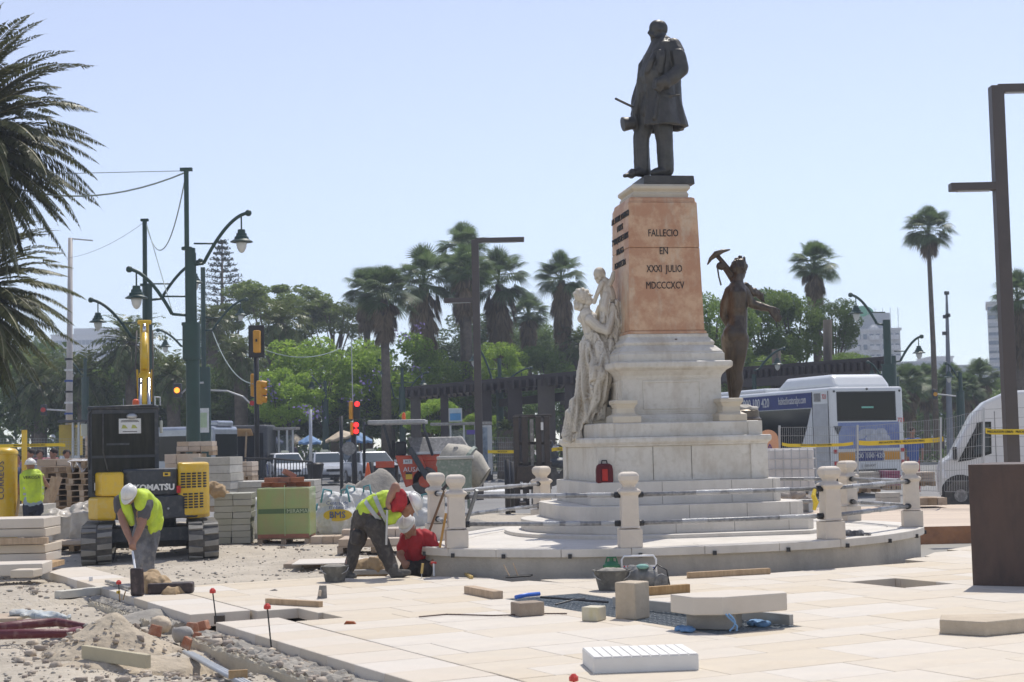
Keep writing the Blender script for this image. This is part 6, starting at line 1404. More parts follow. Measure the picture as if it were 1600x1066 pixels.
c = P(545, 701, 53.7); M().tube([c, c+V((0, .03, 0))], .24, 18).build('round_sign_back', skm, t, world=True)
def smallsig(label, x0, y0, x1, y1, d, lit, arm):
    t = T('traffic_light', label, 'traffic light', P((x0+x1)/2, y1, d)); pxb('signal_head', x0, y0, x1, y1, d, .2, graym, t, .03); c = P((x0+x1)/2, y0+(y1-y0)*.5, d-.02)
    M().tube([c-V((0, .02, 0)), c], .11, 12).build('lamp_disc', mat('amber signal light', (1, .30, .03), .4, bump=0, emit=1.6) if lit == 1 else orp if lit == 2 else redl, t, world=True); M().tube([P(*q_, d+.1) for q_ in arm], .04, 6).build('arm', steel, t, world=True)
smallsig('amber lit traffic light hanging on an arm right of the excavator cab', 270, 599, 283, 621, 60, 1, [(283, 615), (300, 600), (318, 598)])
smallsig('dark traffic light on a thin arm left of the white mast', 63, 632, 72, 649, 70, 0, [(72, 640), (107, 642)])
smallsig('small traffic light on an arm right of the palm trunk, above the fence', 1458, 608, 1465, 624, 80, 2, [(1465, 616), (1500, 620)])
smallsig('traffic signal on a curved arm ending near the route panel', 392, 626, 396, 634, 66, 0, [(326, 610), (355, 611), (380, 620), (394, 634)])
t = T('street_bin', 'black round litter bin beside the barrier in front of the taxis', 'bin', gz(-.2, 492, 52)); M().lathe([(.15, 0), (.2, .2), (.24, .9), (.30, 1.25), (.25, 1.3)], gz(-.2, 492, 52), 14).build('bin_body', black, t, world=True, auto=40)
# dark railing barrier
t = T('crowd_barrier', 'black upright-bar railing standing before the white taxis', 'railing', gz(-.2, 430, 50)); bars = M()
ya, yb_2 = 718, 752
segs_ = [((372, 716), (430, 717), 49), ((430, 717), (487, 722), 48)]
for (a, b_, d) in segs_:
    for yo in (0, 33): M().tube([P(a[0], a[1]+yo, d), P(b_[0], b_[1]+yo, d)], .03, 6).build('rail', black, t, world=True)
    for k in range(13): x = a[0]+(b_[0]-a[0])*k/12; y = a[1]+(b_[1]-a[1])*k/12; M().tube([P(x, y, d), P(x, y+33+(8 if k in (0, 12) else 0), d)], .014 if k not in (0, 12) else .04, 5).build('bar', black, t, world=True)
for px, y0, d, lab in ((533, 650, 58, 'slim dark post right of the litter bin'), (485, 640, 64, 'slim grey post behind the litter bin'), (580, 722, 45, 'short dark bollard in front of the dumper engine'), (792, 718, 37, 'dark bollard left of the forklift mast'), (799, 722, 38, 'second dark bollard beside the forklift mast')):
    tagit(M().tube([gz(-.2, px, d), P(px, y0, d)], .07, 8).build('post', black if px != 485 else steel, smooth=True), lab, 'post')
# ------------------------------------------------------------ vehicles
silver = mat('silver car paint', (.42, .45, .50), .25, metal=.3, bump=0, coat=.6)
def car(label, px, d, yaw, paint, kind, group, taxi=True):
    g = gz(-.1, px, d); t = T('parked_car', label, 'car', g, yaw, group)
    prof = [(-2.15, .35), (-2.2, .62), (-2.0, .82), (-1.15, .98), (1.5, 1.02), (2.05, .98), (2.15, .6), (2.1, .3)]
    M().prism(prof, -.86, .86, 'x').build('body', paint, t, bev=.10, seg=3)
    gh = M(); a = [(-.78, -1.15, .96), (.78, -1.15, .96), (.78, 1.75, .98), (-.78, 1.75, .98), (-.60, -.35, 1.47), (.60, -.35, 1.47), (.58, 1.15, 1.47), (-.58, 1.15, 1.47)]; gh.hexa(a).build('cabin', paint, t, bev=.07, seg=3)
    gs = M(); gs.hexa([(-.70, -1.13, 1.00), (.70, -1.13, 1.00), (.70, -1.06, 1.00), (-.70, -1.06, 1.00), (-.56, -.46, 1.42), (.56, -.46, 1.42), (.56, -.38, 1.42), (-.56, -.38, 1.42)]).build('windscreen', glassc, t)
    for sx in (-1, 1): M().hexa([(sx*.775, -.9, 1.0), (sx*.80, -.9, 1.0), (sx*.80, 1.5, 1.0), (sx*.775, 1.5, 1.0), (sx*.61, -.33, 1.42), (sx*.635, -.33, 1.42), (sx*.635, 1.05, 1.42), (sx*.61, 1.05, 1.42)]).build('side_window', glassc, t)
    for sx in (-1, 1):
        for y in (-1.35, 1.35):
            w_ = M().tube([(sx*.70, y, .31), (sx*.90, y, .31)], .31, 18).build('wheel', rubber, t, auto=40); M().tube([(sx*.88, y, .31), (sx*.915, y, .31)], .19, 12).build('rim', steel, w_)
        M().box((sx*.62, -2.08, .68), (.34, .14, .14), rz=sx*.3).build('headlight', mat('headlight', (.8, .82, .85), .1, coat=1, bump=0), t, bev=.03)
        M().box((sx*.95, -.75, 1.02), (.16, .1, .11)).build('mirror', paint, t, bev=.03)
    M().box((0, -2.19, .62), (.75, .03, .12)).build('grille', black, t); M().box((0, -2.21, .36), (1.5, .06, .14)).build('lower_grille', black, t); M().box((0, -2.235, .47), (.5, .02, .11)).build('number_plate', lab_w, t)
    if taxi:
        M().box((0, .2, 1.54), (.42, .16, .12), top=(.8, .8)).build('roof_sign', mat('taxi sign', (.55, .55, .4), .4), t)
        for sx in (-1, 1): M().prism([(-.1, .45), (.1, .45), (.45, .95), (.25, .95)], sx*.868, sx*.872, 'x').build('blue_stripe', bluel, t)
    return t
carw = mat('white car paint', (.52, .54, .57), .3, bump=0, coat=.4)
CG = 'white taxis parked in a row'
car('white taxi farthest left, half hidden behind the railing', 392, 80, R(12), carw, 0, CG)
car('silver white taxi people carrier second from the left', 446, 76, R(18), white, 0, CG)
car('white taxi third from the left, behind the litter bin', 508, 75, R(18), carw, 0, CG)
car('white taxi with a blue door stripe behind the traffic light', 580, 71, R(20), carw, 0, CG)
car('dark blue car parked behind the white taxis', 545, 80, R(10), mat('navy car paint', (.02, .028, .05), .25, bump=0, coat=.6), 0, None, False)
car('red car passing far behind the onlookers at the left', 72, 88, R(60), mat('red car paint', (.4, .03, .05), .3, bump=0), 0, None, False)
# coach at the back left
def busbox(t, L, W_, H, paint): M().bb(-W_/2, W_/2, -L/2, L/2, .35, H).build('body', paint, t, bev=.14, seg=3)
t = T('coach', 'grey white coach parked behind the thick green lamp post', 'bus', gz(-.2, 234, 70), R(75)); busbox(t, 7.6, 2.5, 2.85, silver)
for sx in (-1, 1): M().bb(sx*1.253-.004, sx*1.253+.004, -3.5, 2.9, 1.35, 2.45).build('side_window', glassd, t)
M().bb(-1.1, 1.1, -3.812, -3.802, 1.2, 2.5).build('windscreen', glassd, t); M().bb(-.8, .8, -3.8, -2.6, 2.85, 3.1).build('roof_unit', silver, t, bev=.08)
for y in (-2.6, 2.6): M().tube([(-1.27, y, .45), (1.27, y, .45)], .45, 16).build('wheel', rubber, t)
t = T('city_coach', 'second dark windowed bus seen past the excavator cab', 'bus', gz(-.2, 272, 78), R(88)); busbox(t, 10, 2.5, 3.0, graym); M().bb(-1.26, -1.25, -4.8, 4.8, 1.3, 2.6).build('side_window', glassd, t); M().bb(1.25, 1.26, -4.8, 4.8, 1.3, 2.6).build('side_window', glassd, t)
for y in (-3, 3): M().tube([(-1.27, y, .45), (1.27, y, .45)], .45, 16).build('wheel', rubber, t)
# city bus at the right
th = .30; BX = P(1300, 700, 45.5); BC = V((BX.x, BX.y, -.2)); 
rx_ = V((math.cos(th), math.sin(th), 0)); ry_ = V((-rx_.y, rx_.x, 0)); W_ = 2.45; L_ = 11.5
bc = BC + rx_*W_/2 + ry_*L_/2
t = T('city_bus', 'white city bus with blue adverts and a rounded roof pod behind the mesh fence', 'bus', (bc.x, bc.y, -.2), th)
wb = mat('bus white', (.66, .67, .67), .3, var=.05, bump=0, coat=.3)
M().bb(-W_/2, W_/2, -L_/2, L_/2, .38, 3.26).build('body', wb, t, bev=.09, seg=3)
M().hexa([(-1.0, -5.6, 3.22), (1.0, -5.6, 3.22), (1.0, -1.6, 3.22), (-1.0, -1.6, 3.22), (-.9, -5.2, 3.66), (.9, -5.2, 3.66), (.9, -2.3, 3.66), (-.9, -2.3, 3.66)]).build('roof_pod', wb, t, bev=.16, seg=4)
M().bb(-1.1, 1.1, -1.2, 5.2, 3.24, 3.4).build('roof_fairing', wb, t, bev=.08, seg=3)
y = -L_/2-.006
M().bb(-.98, .92, y-.004, y+.01, 2.28, 3.08).build('rear_window', glassd, t); M().bb(-1.02, .96, y-.001, y+.012, 2.24, 3.12).build('rear_window_frame', black, t)
ad = mat('advert blue print', (.10, .14, .34), .5, c2=(.30, .36, .52), scale=1.3, bump=0); adb = mat('advert deep blue', (.018, .035, .17), .5, bump=0)
M().bb(-1.0, 1.04, y-.004, y+.01, 1.42, 2.2).build('rear_advert', ad, t)
q = M()
for xx, zz, sx_, sz_ in ((.0, 1.9, .32, .12), (.42, 1.82, .22, .22), (.1, 1.7, .2, .14), (-.25, 1.78, .14, .08), (.62, 1.65, .12, .18)): q.ell((xx, y-.004, zz), (sx_, .006, sz_), 12, 6)
q.build('advert_picture', mat('advert pale grey', (.5, .52, .56), .6, c2=(.3, .32, .38), scale=6, bump=0), t, kind='stuff')
M().bb(-1.0, 1.04, y-.006, y+.01, 1.36, 1.41).build('advert_strip', lab_w, t); M().bb(-.45, .48, y-.006, y+.01, 1.05, 1.35).build('phone_panel', adb, t); text('900 100 420', .2, lab_w, t, (.02, y-.012, 1.2), name='phone_number', ext=.006)
for x in (-.75, .78): M().bb(x-.27, x+.27, y-.006, y+.01, 1.07, 1.33).build('orange_panel', mat('orange print', (.62, .28, .02), .5, bump=0), t)
text('721', .17, red_m, t, (1.12, y-.008, 2.25), name='fleet_number'); M().bb(-.2, .2, y-.010, y, 2.62, 2.67).build('sticker', mat('green sticker', (.2, .5, .4), .6), t)
M().bb(-.9, .9, y-.02, y+.02, .60, .80).build('bumper_recess', black, t); M().bb(-.25, .25, y-.03, y-.01, .84, .98).build('number_plate', lab_w, t); text('5355 KXY', .09, ink, t, (0, y-.034, .91))
M().prism([(-.14, 2.1), (.14, 2.1), (0, 1.84)], y-.016, y-.012, 'y').build('warning_triangle', graym, t).location = (-1.02, 0, 0)
for x, z in ((-1.1, 3.13), (1.1, 3.13), (0, 3.19)): M().tube([(x, y-.01, z), (x, y+.02, z)], .035, 8).build('marker_lamp', black, t)
for x in (-1.12, 1.13):
    for z in (1.35, 1.0): M().box((x, y-.01, z), (.12, .03, .12)).build('tail_light', redl, t, bev=.02)
x = -W_/2-.004
M().prism([(-4.55, 2.66), (5.3, 2.66), (5.3, 1.15), (-3.6, 1.15), (-4.2, 2.0)], x-.004, x+.01, 'x').build('side_windows', glassd, t)
M().prism([(-4.6, 2.68), (5.3, 2.68), (5.3, 3.14), (-4.6, 3.14)], x-.008, x+.01, 'x').build('side_advert', adb, t)
Rm = Matrix.Rotation(-PI/2, 4, 'Z') @ Matrix.Rotation(PI/2, 4, 'X')
text('900 100 420', .42, lab_w, t, (x-.014, -.85, 2.90), rot=Rm, name='phone_number', sx=.9, ext=.006); text('habitatlincataralpe.com', .34, lab_w, t, (x-.014, -3.35, 2.93), rot=Rm, name='web_address', sx=.58)
text('721', .2, red_m, t, (x-.012, -5.4, 2.98), rot=Rm, name='fleet_number')
M().bb(x-.008, x+.01, -5.15, -4.75, 2.85, 3.10).build('vent_grille', skm, t); M().bb(x-.004, x+.01, -5.6, -4.66, .5, 2.78).build('engine_door', mat('pale grey panel', (.48, .49, .5), .4, bump=0), t)
for yy in (-5.62, -4.64): M().bb(x-.010, x+.01, yy-.008, yy+.008, .5, 3.15).build('panel_gap', black, t)
for yy in (-3.2, 3.4): 
    w_ = M().tube([(x-.02, yy, .5), (x+.3, yy, .5)], .5, 20).build('wheel', rubber, t, auto=40); M().tube([(x-.03, yy, .5), (x, yy, .5)], .28, 14).build('rim', steel, w_)
    w_ = M().tube([(-x+.02, yy, .5), (-x-.3, yy, .5)], .5, 20).build('wheel', rubber, t, auto=40)
M().tube([(W_/2+.02, -5.3, 2.9), (W_/2+.16, -5.2, 2.6), (W_/2+.2, -5.1, 1.9)], .03, 6).build('edge_trim', black, t)
# white van
vz = P(1465, 700, 36.0); t = T('delivery_van', 'white high-roofed delivery van facing left behind the steel box', 'van', (vz.x, 36.0, -.2), R(-14))
vp = [(0, .35), (.0, .95), (.06, 1.14), (.27, 1.28), (.80, 2.24), (1.10, 2.54), (1.6, 2.76), (5.9, 2.88), (6.0, 2.7), (6.0, .35)]
M().prism(vp, 0, 2.0, 'y').build('body', wb, t, bev=.09, seg=3)
M().hexa([(.37, .15, 1.26), (.37, 1.85, 1.26), (.43, 1.85, 1.26), (.43, .15, 1.26), (.85, .2, 2.14), (.85, 1.8, 2.14), (.91, 1.8, 2.14), (.91, .2, 2.14)]).build('windscreen', glassd, t)
M().prism([(.44, 1.14), (.72, 1.18), (1.20, 1.32), (1.22, 2.06), (.94, 2.06)], -.012, .02, 'y').build('door_window', glassd, t); M().prism([(.78, 1.27), (1.15, 1.38), (1.17, 2.0), (1.0, 2.0)], -.018, 0, 'y').build('side_glass', glassc, t)
M().prism([(.66, 1.2), (.72, 1.2), (.96, 2.05), (.90, 2.05)], -.02, 0, 'y').build('quarter_bar', black, t)
for xx in (1.30, 2.05): M().bb(xx-.008, xx+.008, -.006, .02, .5, 2.3).build('panel_gap', mat('panel gap', (.2, .2, .2), .8, bump=0), t)
M().bb(.62, 5.9, -.02, .03, .38, .58).build('lower_trim', graym, t, bev=.01)
M().box((.38, -.14, 1.34), (.10, .16, .32)).build('mirror', black, t, bev=.03); M().box((1.16, -.02, .98), (.14, .03, .2)).build('door_handle', black, t); M().box((1.2, -.02, .68), (.08, .03, .16)).build('lock_plate', black, t); M().box((.10, .02, .86), (.12, .1, .22), ry=-.3).build('headlight', mat('headlight', (.8, .82, .85), .1), t, bev=.02)
for xx in (.48, 4.6):
    w_ = M().tube([(xx, -.03, .36), (xx, .25, .36)], .36, 20).build('wheel', rubber, t, auto=40); M().tube([(xx, -.05, .36), (xx, 0, .36)], .15, 14).build('rim', skm, w_)
    M().tube([(xx, -.012, .40), (xx, .02, .40)], .45, 20).build('wheel_arch', black, t)
b = M(); head(b, V((1.35, .35, 1.62)), (-1, -.2, 0), (0, 0, 1), .09); cap(b, (1.37, .35, 1.5), .06, (1.42, .35, 1.2), .18); 
# IBC tank
t = T('water_tank', 'white plastic water tank inside a steel cage right of the plinth', 'tank', gz(-.2, 1236, 33), R(3)); c = P(1236, 700, 33); w_ = 76*33/FOC; z0 = P(1236, 765, 33).z; z1 = P(1236, 701, 33).z
M().box((c.x, 33.5, (z0+z1)/2), (w_*.96, .95, z1-z0)).build('tank_body', mat('milky plastic', (.66, .64, .62), .5), t, world=True, bev=.06, seg=3)
for k in range(7): M().tube([(c.x-w_/2+w_*k/6, 32.98, z0-.1), (c.x-w_/2+w_*k/6, 32.98, z1)], .011, 6).build('cage_bar', steel, t, world=True)
for k in range(5): M().tube([(c.x-w_/2, 32.96, z0+(z1-z0)*k/4), (c.x+w_/2, 32.96, z0+(z1-z0)*k/4)], .011, 6).build('cage_bar', steel, t, world=True)
pallet(t, 0, .5, .0, w_, 1.0)
for x in (-.4, 0, .4): M().bb(x-.05, x+.05, .05, .95, .1, z0+.2).build('foot', steel, t)
tagit(M().prism(arc(P(1201, 690, 34.5).x, P(1200, 687, 34.5).z, .22, 180, 0, 10)[::-1]+[(P(1201, 690, 34.5).x-.22, .9), (P(1201, 690, 34.5).x+.22, .9)], 34.5, 34.54, 'y').build('orange_sign', mat('salmon board', (.70, .36, .20), .6, bump=0)), 'rounded salmon sign with a purple letter A beside the plinth', 'sign')
so_ = C.objects['orange_sign']; text('A', .22, mat('purple print', (.14, .06, .22), .6, bump=0), so_, V((P(1203, 697, 34.48).x, 34.48, 1.38)))
# mesh fences with tape
tapem = mat('yellow warning tape', (.80, .56, .02), .5, bump=.1, bscale=30)
def fence(label, x0, yt0, x1, yt1, yb0, yb1, d0, d1, posts, tape=None, nv=26, nh=7):
    t = T('mesh_fence', label, 'fence', gz(-.15, (x0+x1)/2, (d0+d1)/2), 0, 'welded mesh fence panels round the works'); m_ = M()
    for i in range(nv+1):
        u = i/nv; x = x0+(x1-x0)*u; d = d0+(d1-d0)*u; m_.tube([P(x, yt0+(yt1-yt0)*u, d), P(x, yb0+(yb1-yb0)*u, d)], .0045, 4, False)
    for j in range(nh+1):
        v = j/nh; m_.tube([P(x0, yt0+(yb0-yt0)*v, d0), P(x1, yt1+(yb1-yt1)*v, d1)], .006, 4, False)
    m_.build('mesh', mat('fence wire', (.36, .37, .37), .5, metal=.3, bump=0), t, world=True, kind='stuff')
    for px in posts:
        u = (px-x0)/(x1-x0); d = d0+(d1-d0)*u; M().tube([P(px, yt0+(yt1-yt0)*u-3, d), P(px, yb0+(yb1-yb0)*u+6, d)], .026, 8).build('post', steel, t, world=True)
    return t
fence('mesh fence panel before the side of the city bus', 1216, 668, 1340, 667, 760, 762, 35, 34.5, (1218, ), nv=38)
fence('mesh fence panel before the rear of the city bus', 1341, 667, 1470, 655, 762, 768, 34.5, 33.5, (1340, 1470), nv=34)
fence('mesh fence panel in front of the white van', 1476, 655, 1537, 640, 768, 770, 33.5, 33, (1537, ), nv=16)
fence('mesh fence panel passing behind the brown mast at the right', 1537, 640, 1640, 635, 770, 775, 33, 32.5, (1630, ), nv=1, nh=9)
fence('mesh fence panel between the bus shelter and the forklift', 768, 684, 806, 684, 736, 736, 56, 56, (768, ), nv=12)
fence('low mesh fence behind the onlookers at the far left', -20, 685, 150, 686, 716, 717, 52, 52, (37, 150), nv=40)
def tape(label, pts, d, h, words='PRECAUCION OBRAS   PRECAUCION OBRAS'):
    t = T('warning_tape', label, 'tape', P(*pts[0], d), 0, 'yellow warning tapes'); rs = []
    q = M(); top = [P(x, y, d)+V((0, 0, h/2)) for x, y in pts]; bot = [P(x, y, d)-V((0, 0, h/2)) for x, y in pts]
    rs = [[a+V((0, .004, 0)) for a in top]+[b_+V((0, .004, 0)) for b_ in bot[::-1]], [a for a in top]+[b_ for b_ in bot[::-1]]]
    q.rings(rs).build('tape_band', tapem, t, world=True)
    L = (P(*pts[-1], d)-P(*pts[0], d)).length; a = P(*pts[1], d); b_ = P(*pts[-2], d); an = math.atan2(b_.z-a.z, b_.x-a.x)
    text(words, h*.62, ink, t, (a+b_)/2-V((0, .006, 0)), rot=(PI/2, -an, 0), world=True, sx=.8); return t
tape('yellow tape tied across the bus side panel fence', [(1222, 694), (1232, 696), (1270, 696.5), (1318, 695), (1333, 693)], 34.3, .07)
tape('yellow tape between the two tall fence posts before the bus', [(1342, 692), (1356, 693), (1410, 691), (1462, 688), (1474, 686)], 33.6, .10)
tape('yellow tape crossing in front of the brown mast and van', [(1540, 673), (1550, 675), (1580, 675), (1620, 675), (1640, 675)], 28.3, .10)
tape('yellow tape stretched behind the onlookers at the far left', [(-20, 698), (0, 697), (50, 696), (92, 695), (102, 696)], 34, .07)
tape('short yellow tape between shelter panel and forklift', [(762, 706), (770, 706), (790, 706), (800, 706), (806, 706)], 44, .09, 'PRECAUCION')
tape('short yellow tape left of the plinth above the motorbike', [(862, 703), (868, 702), (874, 701.5), (880, 702), (884, 703)], 40, .09, 'OBRAS')
tagit(M().bb(P(37.5, 700, 32).x-.05, P(37.5, 700, 32).x+.05, 32, 32.05, -.1, P(37, 672, 32).z).build('yellow_post', yel), 'narrow yellow board post carrying the tape at the far left', 'post')
# post box
t = T('post_box', 'yellow cylindrical post box cut by the left picture edge', 'post box', gz(-.12, -2, 27)); c = gz(0, -2, 27); r_ = .24; zt = P(0, 702, 27).z
M().lathe([(r_, -.12), (r_, zt-.10), (r_*1.06, zt-.09), (r_*1.06, zt-.05), (r_*.9, zt+.0), (r_*.4, zt+.03)], (c.x, 27.24, 0), 24).build('box_body', yel, t, world=True, auto=40)
Rm2 = Matrix.Rotation(PI/2, 4, 'X') @ Matrix.Rotation(PI/2, 4, 'Z'); text('CORREOS', .15, mat('navy print', (.03, .04, .12), .6), t, (c.x+.05, 26.985, 1.15), rot=Rm2, world=True)
# motorbike left of the plinth
t = T('motorbike', 'dark motor scooter parked just left of the plinth', 'motorbike', gz(-.2, 872, 42)); c = P(872, 726, 42)
for dx in (-.2, .25): M().tube([c+V((dx-.0, -.05+dx, -.35)), c+V((dx, .1+dx, -.35))], .24, 16).build('wheel', rubber, t, world=True, auto=40)
b = M(); b.ell(c+V((0, 0, .05)), (.28, .3, .16)); b.ell(c+V((-.1, -.1, .3)), (.12, .1, .2)); cap(b, c+V((-.1, 0, .4)), .05, c+V((-.18, 0, .62)), .05); cap(b, c+V((-.3, 0, .5)), .03, c+V((.1, 0, .52)), .03)
remesh(b, .03, 'fairing', graym, t, 2); M().ell(c+V((-.05, -.15, .42)), (.12, .03, .09)).build('windshield', steel, t, world=True)
# rubble and goods near the right fence
stack('paving_stack', 'magenta wrapped stack of pavers behind the right railing', 1386, 736, 1408, 766, 37, .8, 4, mat('magenta wrap', (.32, .12, .19), .6, rnd=.2), group=SG)
stack('paving_stack', 'grey stack of pavers left of the magenta one', 1340, 738, 1376, 770, 37.5, .8, 5, stone_g, nx=2, group=SG)
stack('paving_stack', 'beige stack of blocks right of the magenta one, behind the corner post', 1424, 738, 1462, 760, 38, .8, 3, stone_b, nx=2, group=SG)
stack('paving_stack', 'low white slab pile before the fence between the right posts', 1378, 770, 1408, 786, 34.4, .6, 2, stone_g, pal=False, group=SG)
stack('pallet', 'empty wooden pallet right of the corner post', 1436, 778, 1480, 790, 33.6, .9, 1, wood2, nx=3, pal=False, cat='pallet')
stack('pallet', 'long wooden planks on the ground behind the right posts', 1205, 772, 1262, 780, 33, .5, 1, wood2, nx=4, pal=False, cat='planks')
# pedestrians
def walker(label, px, yh, d, col, cat='person', back=True, h=None, leg=(.05, .055, .08)):
    p = P(px, yh, d); zt = p.z; g = -.15; H = h or zt-g; t = T('person', label, cat, (p.x, d, g)); b = M(); k = H/1.75
    head(b, V((p.x, d, zt-.12*k)), (random.uniform(-1, 1), -.5, 0), (0, 0, 1), .088*k)
    cap(b, (p.x, d, zt-.25*k), .055*k, (p.x, d, zt-.35*k), .08*k); 
    for s_ in (-1, 1):
        cap(b, (p.x+s_*.19*k, d, zt-.36*k), .055*k, (p.x+s_*.25*k, d-.02, zt-.64*k), .043*k, 8); cap(b, (p.x+s_*.25*k, d-.02, zt-.64*k), .042*k, (p.x+s_*.22*k, d-.12, zt-.86*k), .03*k, 8)
        hand(b, (p.x+s_*.22*k, d-.12, zt-.86*k), (p.x+s_*.21*k, d-.15, zt-1.02*k), (s_, 0, 0), .018, .3, s_)
        cap(b, (p.x+s_*.09*k, d, zt-.85*k), .09*k, (p.x+s_*.1*k, d, g+.08), .045*k, 8); cap(b, (p.x+s_*.1*k, d, g+.05), .045, (p.x+s_*.11*k, d-.14, g+.04), .035, 8)
    cap(b, (p.x, d, zt-.5*k), .13*k, (p.x, d, zt-.85*k), .12*k); remesh(b, .016, 'body', skin, t, 2)
    b = M(); cap(b, (p.x-.12*k, d, zt-.38*k), .09*k, (p.x+.12*k, d, zt-.38*k), .09*k); cap(b, (p.x, d, zt-.45*k), .17*k, (p.x, d, zt-.86*k), .155*k)
    for s_ in (-1, 1): cap(b, (p.x+s_*.19*k, d, zt-.38*k), .075*k, (p.x+s_*.24*k, d, zt-.55*k), .062*k)
    remesh(b, .02, 'shirt', mat('cloth %.2f %.2f %.2f' % col, col, .85, bump=.3), t, 3, disp=fold(.01, 8))
    b = M(); 
    for s_ in (-1, 1): cap(b, (p.x+s_*.08*k, d, zt-.88*k), .10*k, (p.x+s_*.10*k, d, g+.1), .065*k)
    remesh(b, .02, 'trousers', mat('cloth %.2f %.2f %.2f' % leg, leg, .9, bump=.3), t, 2); b = M(); b.ell((p.x, d+.02, zt-.085*k), (.095*k, .1*k, .085*k)); b.build('hair', skin2, t, world=True, smooth=True); return t
walker('onlooker in a navy shirt just right of the post box', 26, 708, 33, (.05, .06, .12))
walker('onlooker in a pale patterned shirt behind the yellow tape', 62, 702, 36, (.35, .36, .40))
walker('onlooker in a lilac shirt beside the white mast', 84, 700, 36.5, (.45, .42, .52))
walker('onlooker in a white lilac top right of the white mast', 104, 702, 36.2, (.52, .47, .56))
walker('onlooker with violet scarf second from the post box', 48, 701, 39, (.25, .18, .32))
walker('passer-by in a blue top and red shorts behind the fence right of the bus', 1425, 667, 47, (.07, .13, .35), leg=(.4, .05, .06))
walker('man sitting by the café parasols left of the taxis', 455, 688, 84, (.1, .08, .12)); walker('seated café guest beside the orange awning', 378, 694, 82, (.3, .1, .08))
# café parasols, awnings, shelters
def parasol(label, px, y0, y1, wpx, d, col, tilt=0):
    c = P(px, y0, d); r_ = wpx/2*d/FOC; h = (y1-y0)*d/FOC; t = T('parasol', label, 'parasol', V((c.x, c.y, -.2)), 0, 'café parasols behind the taxis'); rs = []
    M().tube([(c.x, c.y, -.2), (c.x, c.y, c.z)], .04, 8).build('pole', wood, t, world=True)
    for k, (rr, zz) in enumerate(((.02, 0), (.5, -.45), (1, -1), (1.0, -1.25))): rs.append([V((c.x+rr*r_*math.cos(2*PI*i/16), c.y+rr*r_*math.sin(2*PI*i/16), c.z+zz*h+tilt*rr*math.cos(2*PI*i/16)+(.04*math.cos(PI*i) if k > 1 else 0))) for i in range(16)])
    M().rings(rs, cap=False).build('canopy', mat('cloth %.2f %.2f %.2f' % col, col, .7, bump=.1), t, world=True); return t
CRM, BLU, ORG = (.62, .50, .34), (.16, .30, .52), (.62, .38, .16)
parasol('blue parasol right of the shelter glass', 484, 679, 691, 36, 84, BLU); parasol('cream parasol right of the red traffic light', 533, 672, 684, 50, 82, CRM, .15); parasol('blue parasol right of the cream one beside the dumper', 561, 675, 689, 42, 82, BLU)
parasol('violet blue parasol behind the shelter', 425, 680, 691, 36, 88, (.25, .28, .50)); parasol('cream parasol just right of the orange awning', 412, 677, 688, 30, 86, CRM); parasol('yellowish parasol between cream and blue ones', 462, 678, 690, 26, 90, CRM)
t = T('awning', 'tilted orange canvas awning left of the traffic light pole', 'awning', gz(-.2, 376, 76)); q = M(); a = [P(352, 670, 76), P(392, 670, 76), P(404, 701, 78), P(376, 703, 78)]; q.add(a+[p-V((0, 0, .05)) for p in a], [(0, 1, 2, 3), (7, 6, 5, 4), (0, 4, 5, 1), (1, 5, 6, 2), (2, 6, 7, 3), (3, 7, 4, 0)]).build('canvas', mat('cloth orange canvas', ORG, .8), t, world=True); M().tube([gz(-.2, 381, 76.5), P(385, 676, 76.2)], .05, 6).build('pole', wood, t, world=True)
def shelter(label, x0, x1, yr, yb, d, glass_px, roofc):
    t = T('bus_shelter', label, 'shelter', gz(-.2, (x0+x1)/2, d)); pxb('roof', x0, yr, x1, yr+4, d, 1.6, roofc, t)
    for x in glass_px: pxb('post', x, yr+4, x+3, yb, d+.1, .1, steel, t)
    pxb('glass_wall', glass_px[0]+3, yr+12, glass_px[-1], yb-8, d+1.2, .03, mat('shelter glass', (.25, .30, .30), .1, alpha=.5, bump=0), t); return t
shelter('long grey bus shelter right of the dumper under the blue sign', 672, 768, 660, 745, 66, (703, 724, 742), skm); shelter('small glazed bus shelter between parasols behind the taxis', 400, 462, 668, 715, 78, (423, 434, 447, 456), skm); shelter('yellow sided kiosk shelter left of the white mast', 90, 158, 656, 720, 60, (112, 121), graym)
stt = T('info_panel', 'white framed poster panel beside the forklift', 'sign', gz(-.2, 756, 58)); pxb('frame', 744, 665, 769, 736, 58, .12, steel, stt); pxb('poster', 747, 668, 762, 728, 57.98, .05, mat('dark poster', (.05, .08, .12), .3, c2=(.25, .3, .35), scale=3), stt, 0)
stt = T('blue_sign', 'square blue and white stop sign above the long shelter', 'sign', gz(-.2, 711, 66)); pxb('frame', 701, 638, 722, 659, 66, .08, steel, stt, 0); pxb('blue_face', 703, 646, 720, 657, 65.95, .04, mat('sign blue', (.08, .28, .52), .5), stt, 0); pxb('white_face', 703, 640, 720, 645.5, 65.95, .04, mat('sign pale', (.4, .5, .55), .5), stt, 0)
pxb('yellow_kiosk', 92, 664, 113, 712, 61, 1.5, mat('kiosk yellow', (.5, .36, .06), .6), None).name = 'kiosk'; tagit(C.objects['kiosk'], 'dull yellow kiosk wall behind the white mast', 'kiosk')
pur = at('purple_ad', 'small purple advert hanging in the long shelter', 'sign', 734, 900); pur.location = P(736, 680, 65.9); pxb('ad_panel', 729, 672, 742, 679, 65.9, .04, mat('purple ad', (.10, .06, .30), .5), pur, 0)
